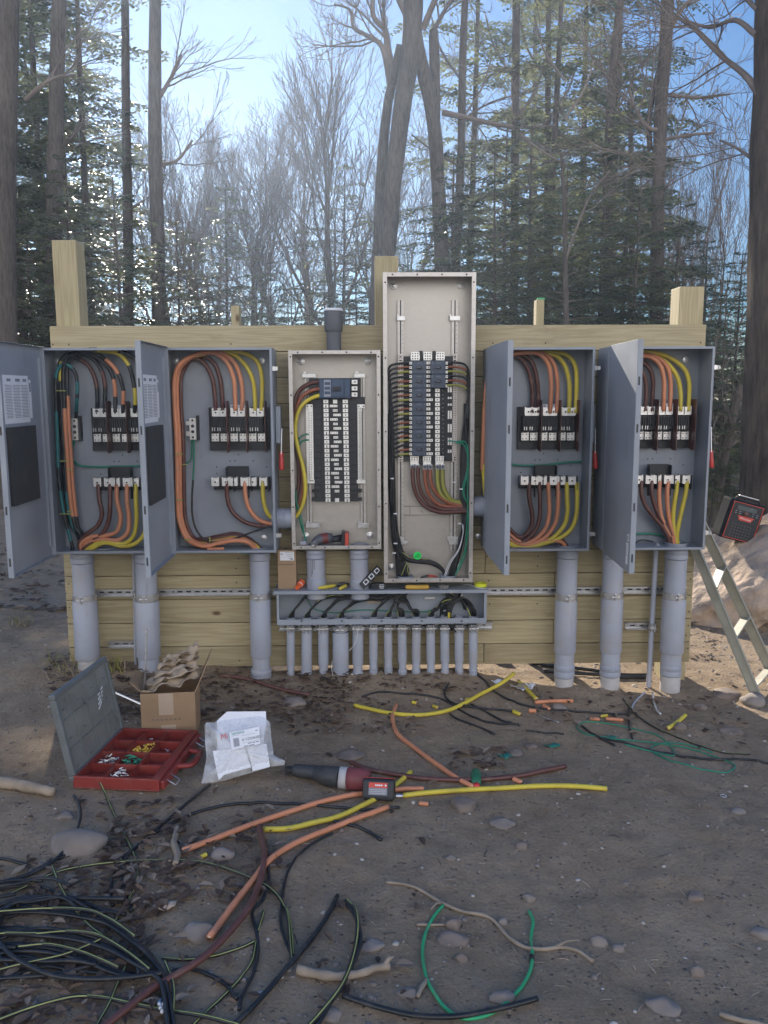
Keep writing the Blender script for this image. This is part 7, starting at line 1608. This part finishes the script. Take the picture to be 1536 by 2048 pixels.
for px, Y, h, k, lb in ((155, 10, 5.6, 'young', 'young hemlock just right of the leftmost tall post'), (245, 9, 5.0, 'young2', 'young hemlock left of the dark straight trunk at the left'), (360, 12, 4.9, 'young', 'young hemlock right of the dark straight trunk at the left'), (70, 10, 4.6, 'young2', 'young hemlock just left of the leftmost tall post'), (385, 15, 4.6, 'young2', 'pale young hemlock behind the narrow stud at the left'), (425, 13, 4.0, 'young', 'low young hemlock left of the narrow left stud'),
                    (460, 18, 7.0, 'young', 'slim pointed evergreen rising above the narrow left stud'), (520, 15, 4.2, 'young2', 'low young hemlock right of the narrow left stud'), (590, 16, 4.2, 'young', 'low young hemlock left of the capped conduit'), (650, 14, 3.9, 'young2', 'low young hemlock behind the capped conduit'), (715, 15, 4.6, 'young', 'young hemlock between the capped conduit and the centre post'), (690, 21, 8.2, 'young2', 'sparse slim hemlock high above the capped conduit'), (545, 21, 5.5, 'young2', 'ragged young hemlock above the cables cabinet left of the capped conduit')): tree('young_hemlock', k, px, Y, h, lb, GY)
for px, Y, h, k, lb in ((935, 15, 15, 'tall2', 'tall hemlock just right of the forked trunk'), (1095, 14, 15, 'tall2', 'tall thin crowned hemlock above the narrow right stud'), (1160, 18, 17.5, 'tall', 'tall dense hemlock above the cabinet right of the tall panel'), (1225, 15.5, 15.5, 'tall2', 'tall hemlock left of the dark trunk at the right'), (1060, 24, 20, 'tall', 'far tall hemlock high above the narrow right stud')): tree('hemlock_tree', k, px, Y, h, lb, GH)
for px, Y, h, k, lb in ((905, 10, 5.6, 'young', 'bushy young hemlock just left of the tall panel top'), (985, 9, 5.2, 'young2', 'bushy young hemlock right beside the tall panel top'), (1060, 10.5, 6.4, 'young', 'tall young hemlock behind the narrow right stud'), (1130, 8, 4.9, 'young', 'bushy young hemlock right of the narrow right stud'), (1190, 10.5, 6.8, 'young2', 'tallest young hemlock right of the narrow right stud'), (1265, 8.5, 5.2, 'young', 'young hemlock left of the dark trunk at the right'), (1235, 12, 7.6, 'young', 'slender young hemlock above the two right cabinets'), (1345, 9, 4.6, 'young2', 'young hemlock behind the right tall post'), (1400, 11, 4.4, 'young', 'young hemlock right of the right tall post'), (1448, 6.5, 3.1, 'young2', 'small young hemlock left of the big trunk at the right edge'), (1425, 5.4, 2.5, 'young', 'small dark hemlock above the radio, against the right cabinet'), (1470, 9, 3.9, 'young', 'young hemlock half hidden by the big trunk at the right edge'), (1010, 13, 7.0, 'young2', 'slender young hemlock above the tall panel right edge'), (1560, 8, 4.2, 'young2', 'young hemlock at the right edge behind the big trunk')): tree('young_hemlock', k, px, Y, h, lb, GY)
for px, Y, h, k in ((352, 25, 12.5, 'bare2'), (450, 24, 11.5, 'bare3'), (500, 25, 13, 'bare'), (585, 23, 11.5, 'bare3'), (630, 30, 14, 'bare2'), (722, 28, 12.5, 'bare'), (765, 32, 15, 'bare3'), (430, 33, 13.5, 'bare2')):
    tree('bare_tree', k, px, Y, h, 'bare grey tree of the far row between the left trunk and the forked trunk', 'far row of bare trees left of the forked trunk', .4 if px == 500 else None)
for px, Y, h, k, lb in ((675, 19, 12.6, 'bare2', 'tallest bare tree, its straight pale trunk above the capped conduit'), (1418, 14, 7.8, 'sapling', 'thin bare sapling in the blue gap left of the big trunk at the right edge'), (1392, 17, 9.5, 'sapling', 'second thin sapling in the blue gap at the right'), (1452, 19, 9, 'bare3', 'small bare tree close left of the big trunk at the right edge'), (1345, 26, 13, 'bare3', 'bare tree right behind the dark trunk at the right')):
    tree('bare_tree', k, px, Y, h, lb, GBR, 2.4 if px == 675 else None)
# ---- near trunks, each with its own shape
def near_tree(name, label, Y, paths, wd, bark, limbs=(), top=None, group=None, twigs=4, seed=1):
    """paths: pixel polylines with widths; limbs: pixel polylines with widths and branching"""
    b = W(paths[0][0][0], 783, Y); b = Vector((b.x, Y, gz(b.x, Y))); t = thing(name, label, 'tree', b, group); mt = MB(); mc = MB(); rr = random.Random(seed)
    for i, p in enumerate(paths):
        P = [W(u, v, Y + dy) for u, v, w_, dy in p]; R_ = [w_ / 2 / PPM(Y + dy) for u, v, w_, dy in p]
        if i == 0 or P[0].z < 2.4: P.insert(0, Vector((P[0].x + (P[0].x - P[1].x) * .3, P[0].y, -.3))); R_.insert(0, R_[0] * 1.35)
        Q = sm(P, 6); S_ = [R_[min(int(j / 6), len(R_) - 1)] + (R_[min(int(j / 6) + 1, len(R_) - 1)] - R_[min(int(j / 6), len(R_) - 1)]) * (j % 6) / 6 for j in range(len(Q))]
        mt.tube(Q, S_, 22, jit=.09, jf=5)
    for p in limbs:
        P = [W(u, v, Y + dy) for u, v, w_, dy in p]; R_ = [w_ / 2 / PPM(Y) for u, v, w_, dy in p]; Q = sm(P, 4); S_ = [R_[0] + (R_[-1] - R_[0]) * j / (len(Q) - 1) for j in range(len(Q))]
        mc.tube(Q, S_, 8)
        n = len(Q)
        for k in range(twigs + n // 5):
            i = rr.randrange(n // 4, n - 1); d = (Q[i + 1] - Q[i]).normalized(); sd2 = d.orthogonal().normalized(); sd2.rotate(Matrix.Rotation(rr.uniform(0, 6.3), 3, d))
            grow(mt, mc, Q[i], d * .8 + sd2 * .7, rr.uniform(.5, 1.3), max(.006, S_[i] * .45), 2, rr, (.3, .7), (0, 0, 4, 3), .0035, .05, 4, .2, .2)
    if top:
        for q, d, L, r in top: grow(mt, mc, q, d, L, r, 1, rr, (.35, .8), (0, 6, 5, 3), .006, .1, 5, .16)
    part('trunk', mt, bark, t, smooth='all'); part('crown', mc, M_TWIG, t)
    return t
Yc = 12.0
def tp_(u, v, Y): return W(u, v, Y)
near_tree('forked_tree', 'big tree with several leaning trunks meeting high above the centre post', Yc,
    [[(762, 640, 43, 0), (775, 500, 34, 0), (790, 330, 33, 0), (808, 190, 34, 0), (822, 90, 36, 0), (828, -60, 37, 0), (830, -260, 32, .1)],
     [(892, 640, 31, .3), (883, 500, 28, .3), (874, 330, 26, .25), (866, 235, 26, .2), (852, 165, 26, .1), (836, 100, 26, 0), (828, 40, 26, 0)],
     [(868, 240, 24, .2), (869, 150, 21, .25), (867, 62, 18, .3)],
     [(748, 660, 24, .5), (757, 480, 21, .5), (764, 330, 20, .45), (774, 220, 18, .4), (788, 150, 16, .2), (800, 90, 14, .1)]], 0, M_BARK,
    limbs=[[(786, 150, 15, .3), (776, 100, 12, .3), (770, 60, 10, .2), (746, 30, 9, .2), (748, -40, 8, .2)], [(780, 170, 12, .3), (765, 95, 9, .3), (735, 72, 8, .4), (707, 55, 7, .5), (700, 20, 5, .6), (668, 8, 4, .6)], [(868, 60, 9, .3), (890, 20, 7, .2), (920, -30, 6, .2)], [(845, 60, 12, 0), (880, -20, 10, -.3), (930, -90, 8, -.4)],
           [(885, 225, 12, .2), (930, 235, 9, .1), (1000, 250, 8, 0), (1060, 255, 6, -.1), (1110, 250, 4, -.1)], [(812, 30, 12, 0), (770, -60, 9, 0), (730, -130, 6, 0)]], top=[(W(826, -250, Yc + .1), Vector((-.2, 0, 1)), 4.2, .13), (W(826, -250, Yc + .1), Vector((.4, .1, 1)), 3.8, .12)], seed=3)
near_tree('dark_trunk_tree', 'tall dark trunk left of the blue gap, rising behind the right tall post', 9.5,
    [[(1312, 660, 28, 0), (1315, 440, 24, 0), (1322, 220, 24, 0), (1333, 44, 25, 0), (1337, -60, 23, 0), (1340, -160, 21, 0), (1344, -300, 19, 0)], [(1300, 300, 11, .1), (1298, 240, 10, .1), (1308, 180, 9, .1), (1316, 140, 7, .1)]], 0, M_BARK,
    limbs=[[(1326, 260, 9, 0), (1296, 255, 8, -.1), (1272, 220, 7, -.2), (1258, 180, 5, -.2)], [(1340, 60, 10, 0), (1370, 10, 8, 0), (1420, -30, 6, 0)], [(1336, 190, 8, 0), (1400, 195, 6, .2), (1460, 188, 4, .3)], [(1325, 280, 8, 0), (1380, 270, 6, .1), (1430, 265, 4, .2)]], top=[(W(1344, -290, 9.5), Vector((.1, 0, 1)), 4, .1), (W(1342, -200, 9.5), Vector((.6, .1, .8)), 3, .07), (W(1342, -200, 9.5), Vector((-.6, .3, .8)), 3, .07)], seed=5)
near_tree('shaggy_trunk_tree', 'massive shaggy barked trunk at the right edge behind the radio and boulder', 2.9,
    [[(1548, 1090, 150, 0), (1552, 900, 132, 0), (1556, 640, 118, 0), (1562, 300, 108, 0), (1570, 0, 102, 0), (1576, -300, 94, 0)]], 0, M_BARK2,
    limbs=[[(1520, 190, 16, 0), (1490, 150, 10, .2), (1440, 110, 7, .5), (1390, 60, 5, .8), (1340, 20, 4, 1)], [(1512, 70, 12, 0), (1470, 40, 8, .3), (1420, 55, 6, .6), (1370, 40, 4, .8)], [(1515, 20, 10, 0), (1470, -20, 8, .3), (1400, -40, 5, .6)], [(1520, 330, 9, 0), (1480, 300, 7, .3), (1440, 280, 4, .5)]], top=[(W(1576, -290, 2.9), Vector((0, 0, 1)), 3.5, .12), (W(1576, -250, 2.9), Vector((-.7, .4, .8)), 2.5, .05)], seed=8, twigs=3)
near_tree('straight_dark_trunk_tree', 'straight dark trunk at the left, right of the leftmost post', 12,
    [[(319, 660, 27, 0), (316, 480, 26, 0), (310, 300, 25, 0), (310, 120, 23, 0), (310, -20, 22, 0), (304, -200, 21, 0)]], 0, M_BARK, limbs=[[(322, 560, 6, 0), (350, 545, 5, -.2), (380, 540, 3, -.4)], [(325, 600, 7, 0), (370, 590, 5, -.3), (400, 570, 4, -.5)], [(316, 200, 9, 0), (345, 150, 7, 0), (362, 110, 5, 0)], [(318, 330, 8, 0), (355, 320, 6, 0), (385, 280, 4, 0)]], top=[(W(304, -190, 12), Vector((-.1, 0, 1)), 3.5, .1)], seed=12)
near_tree('thick_left_trunk_tree', 'thick dark trunk at the left edge behind the leftmost open door', 7.5,
    [[(12, 720, 44, 0), (10, 480, 40, 0), (14, 240, 37, 0), (20, 0, 34, 0), (32, -200, 36, 0)]], 0, M_BARK, limbs=[[(50, 200, 9, 0), (100, 160, 7, 0), (150, 150, 5, .2)]], top=[(W(44, -190, 7.5), Vector((0, 0, 1)), 3.5, .14)], seed=15)
near_tree('dark_trunk_tree', 'dark trunk directly behind the leftmost tall post', 11,
    [[(112, 690, 34, 0), (108, 480, 31, 0), (112, 240, 28, 0), (118, 0, 26, 0), (120, -200, 22, 0)]], 0, M_BARK, limbs=[[(118, 300, 8, 0), (150, 270, 6, 0)]], top=[(W(120, -190, 11), Vector((0, 0, 1)), 3.5, .12)], seed=16)
near_tree('slim_trunk_tree', 'dark slim trunk between the leftmost post and the straight dark trunk', 13,
    [[(258, 680, 22, 0), (256, 460, 19, 0), (252, 220, 16, 0), (250, 0, 14, 0)]], 0, M_BARK, limbs=[[(256, 420, 5, 0), (290, 400, 4, 0)]], seed=18)
for k, (px, pts, Y, lb) in enumerate(((1030, [(1026, 680, 17, 0), (1029, 460, 16, 0), (1031, 240, 15, 0), (1032, 0, 14, 0), (1033, -180, 12, 0)], 14, 'straight slim trunk standing clear above the cabinet right of the tall panel'),
        (915, [(906, 680, 18, 0), (914, 500, 16, 0), (922, 300, 15, 0), (926, 100, 14, 0), (934, -80, 11, 0)], 13, 'slim trunk close right of the forked trunk'), (1092, [(1092, 680, 13, 0), (1094, 400, 12, 0), (1096, 150, 11, 0), (1098, -100, 8, 0)], 15, 'very slim trunk above the narrow right stud'),
        (1210, [(1210, 680, 24, 0), (1212, 480, 20, 0), (1218, 300, 18, 0), (1228, 120, 16, 0), (1246, -40, 12, 0)], 12.5, 'slim trunk leaning right at its top above the two right cabinets'), (1262, [(1262, 680, 14, 0), (1264, 460, 13, 0), (1262, 300, 10, 0), (1258, 200, 7, 0)], 13, 'short dark snag left of the dark trunk at the right'), (1132, [(1132, 690, 12, 0), (1131, 560, 10, 0), (1128, 400, 8, 0), (1122, 300, 5, 0)], 7, 'slight young trunk in front of the hemlocks right of the narrow right stud'))):
    l_ = [[(pts[1][0], 420 + 20 * k, 5, 0), (pts[1][0] + 45, 400, 4, -.2), (pts[1][0] + 90, 390 - 10 * k, 3, -.3)], [(pts[1][0], 330, 5, 0), (pts[1][0] - 50, 300, 4, .2), (pts[1][0] - 90, 270, 3, .3)], [(pts[2][0], 240, 5, 0), (pts[2][0] + 40, 180, 4, .2), (pts[2][0] + 60, 120, 3, .3)], [(pts[2][0], 160, 5, 0), (pts[2][0] - 40, 100, 4, .2), (pts[2][0] - 60, 30, 3, .3)]]
    near_tree('slim_trunk_tree', lb, Y, [pts], 0, M_BARK, limbs=l_, seed=20 + k, twigs=1)
near_tree('leaning_dead_tree', 'dead leaning pole between the right cabinet and the big shaggy trunk', 5.2, [[(1424, 1080, 22, 0), (1440, 960, 20, 0), (1462, 850, 17, 0), (1482, 770, 14, 0)]], 0, M_BARK, limbs=[[(1440, 960, 4, 0), (1420, 920, 3, -.1), (1412, 880, 2, -.2)], [(1450, 900, 4, 0), (1475, 880, 3, 0)]], seed=33)
# ---- the far wood: nobody could count it
rr = random.Random(77); mt = MB()
for _ in range(64):
    Y = rr.uniform(34, 80); X = rr.uniform(-.62, .62) * (Y + 5); h = rr.uniform(7, 13) * (1 + (Y - 34) / 110); r = rr.uniform(.05, .15)
    P = [Vector((X + .25 * i * rr.uniform(-.3, .3), Y, h * i / 4 - .2)) for i in range(5)]; mt.tube(P, [r, r * .8, r * .6, r * .4, r * .15], 5, cap=False)
    for b in range(15):
        f = rr.uniform(.35, .98); q = P[0].lerp(P[4], f); q.x = P[min(4, int(f * 4))].x; az = rr.uniform(0, 6.3); L = h * rr.uniform(.10, .26) * (1.15 - f * .7); d = Vector((math.cos(az) * .7, math.sin(az) * .7, rr.uniform(.5, 1.0))); e = q + d * L
        mt.tube([q, q + d * L * .5 + rvec(rr) * .1, e], [r * .3, r * .2, .012], 3, cap=False)
        for c in range(4): s_ = q.lerp(e, rr.uniform(.3, 1)); mt.tube([s_, s_ + (d + rvec(rr) * .9) * L * .4], [.018, .008], 3, cap=False)
for _ in range(5000):
    Y = rr.uniform(30, 70); X = rr.uniform(-.62, .62) * (Y + 5); base = noise.noise(Vector((X * .12, Y * .1, 2))); h = 2.2 + 3.2 * max(0, base + .25); z = rr.random() ** 1.4 * h; c = Vector((X, Y, z)); a = rvec(rr).normalized() * .34; b = rvec(rr).normalized() * .12
    mt.add([c - a, c - b, c + a, c + b], [(0, 1, 2, 3)], 1)
o = bpy.data.objects.new('distant_woods', mesh('distant_woods', mt, [M_TWIG, M_NEED])); COL.objects.link(o); tag(o, 'far hazy woods seen between the trunks behind the board', 'woods', kind='stuff')
# ================================================================ haze volume added for the veil and glow towards the sun
hb = MB().box(-125, 125, -70, 140, -6, 30)
hz = bpy.data.objects.new('haze', mesh('haze', hb, [])); COL.objects.link(hz); tag(hz, 'thin haze added to give a veil and glow towards the sun', 'haze', kind='stuff')
hm = bpy.data.materials.new('added_glow_haze'); hm.use_nodes = True; n = hm.node_tree; n.nodes.clear()
pv = n.nodes.new('ShaderNodeVolumePrincipled'); pv.inputs['Color'].default_value = (.58, .74, 1, 1); pv.inputs['Density'].default_value = HAZE; pv.inputs['Anisotropy'].default_value = .6
om = n.nodes.new('ShaderNodeOutputMaterial'); n.links.new(pv.outputs[0], om.inputs['Volume']); hz.data.materials.append(hm)
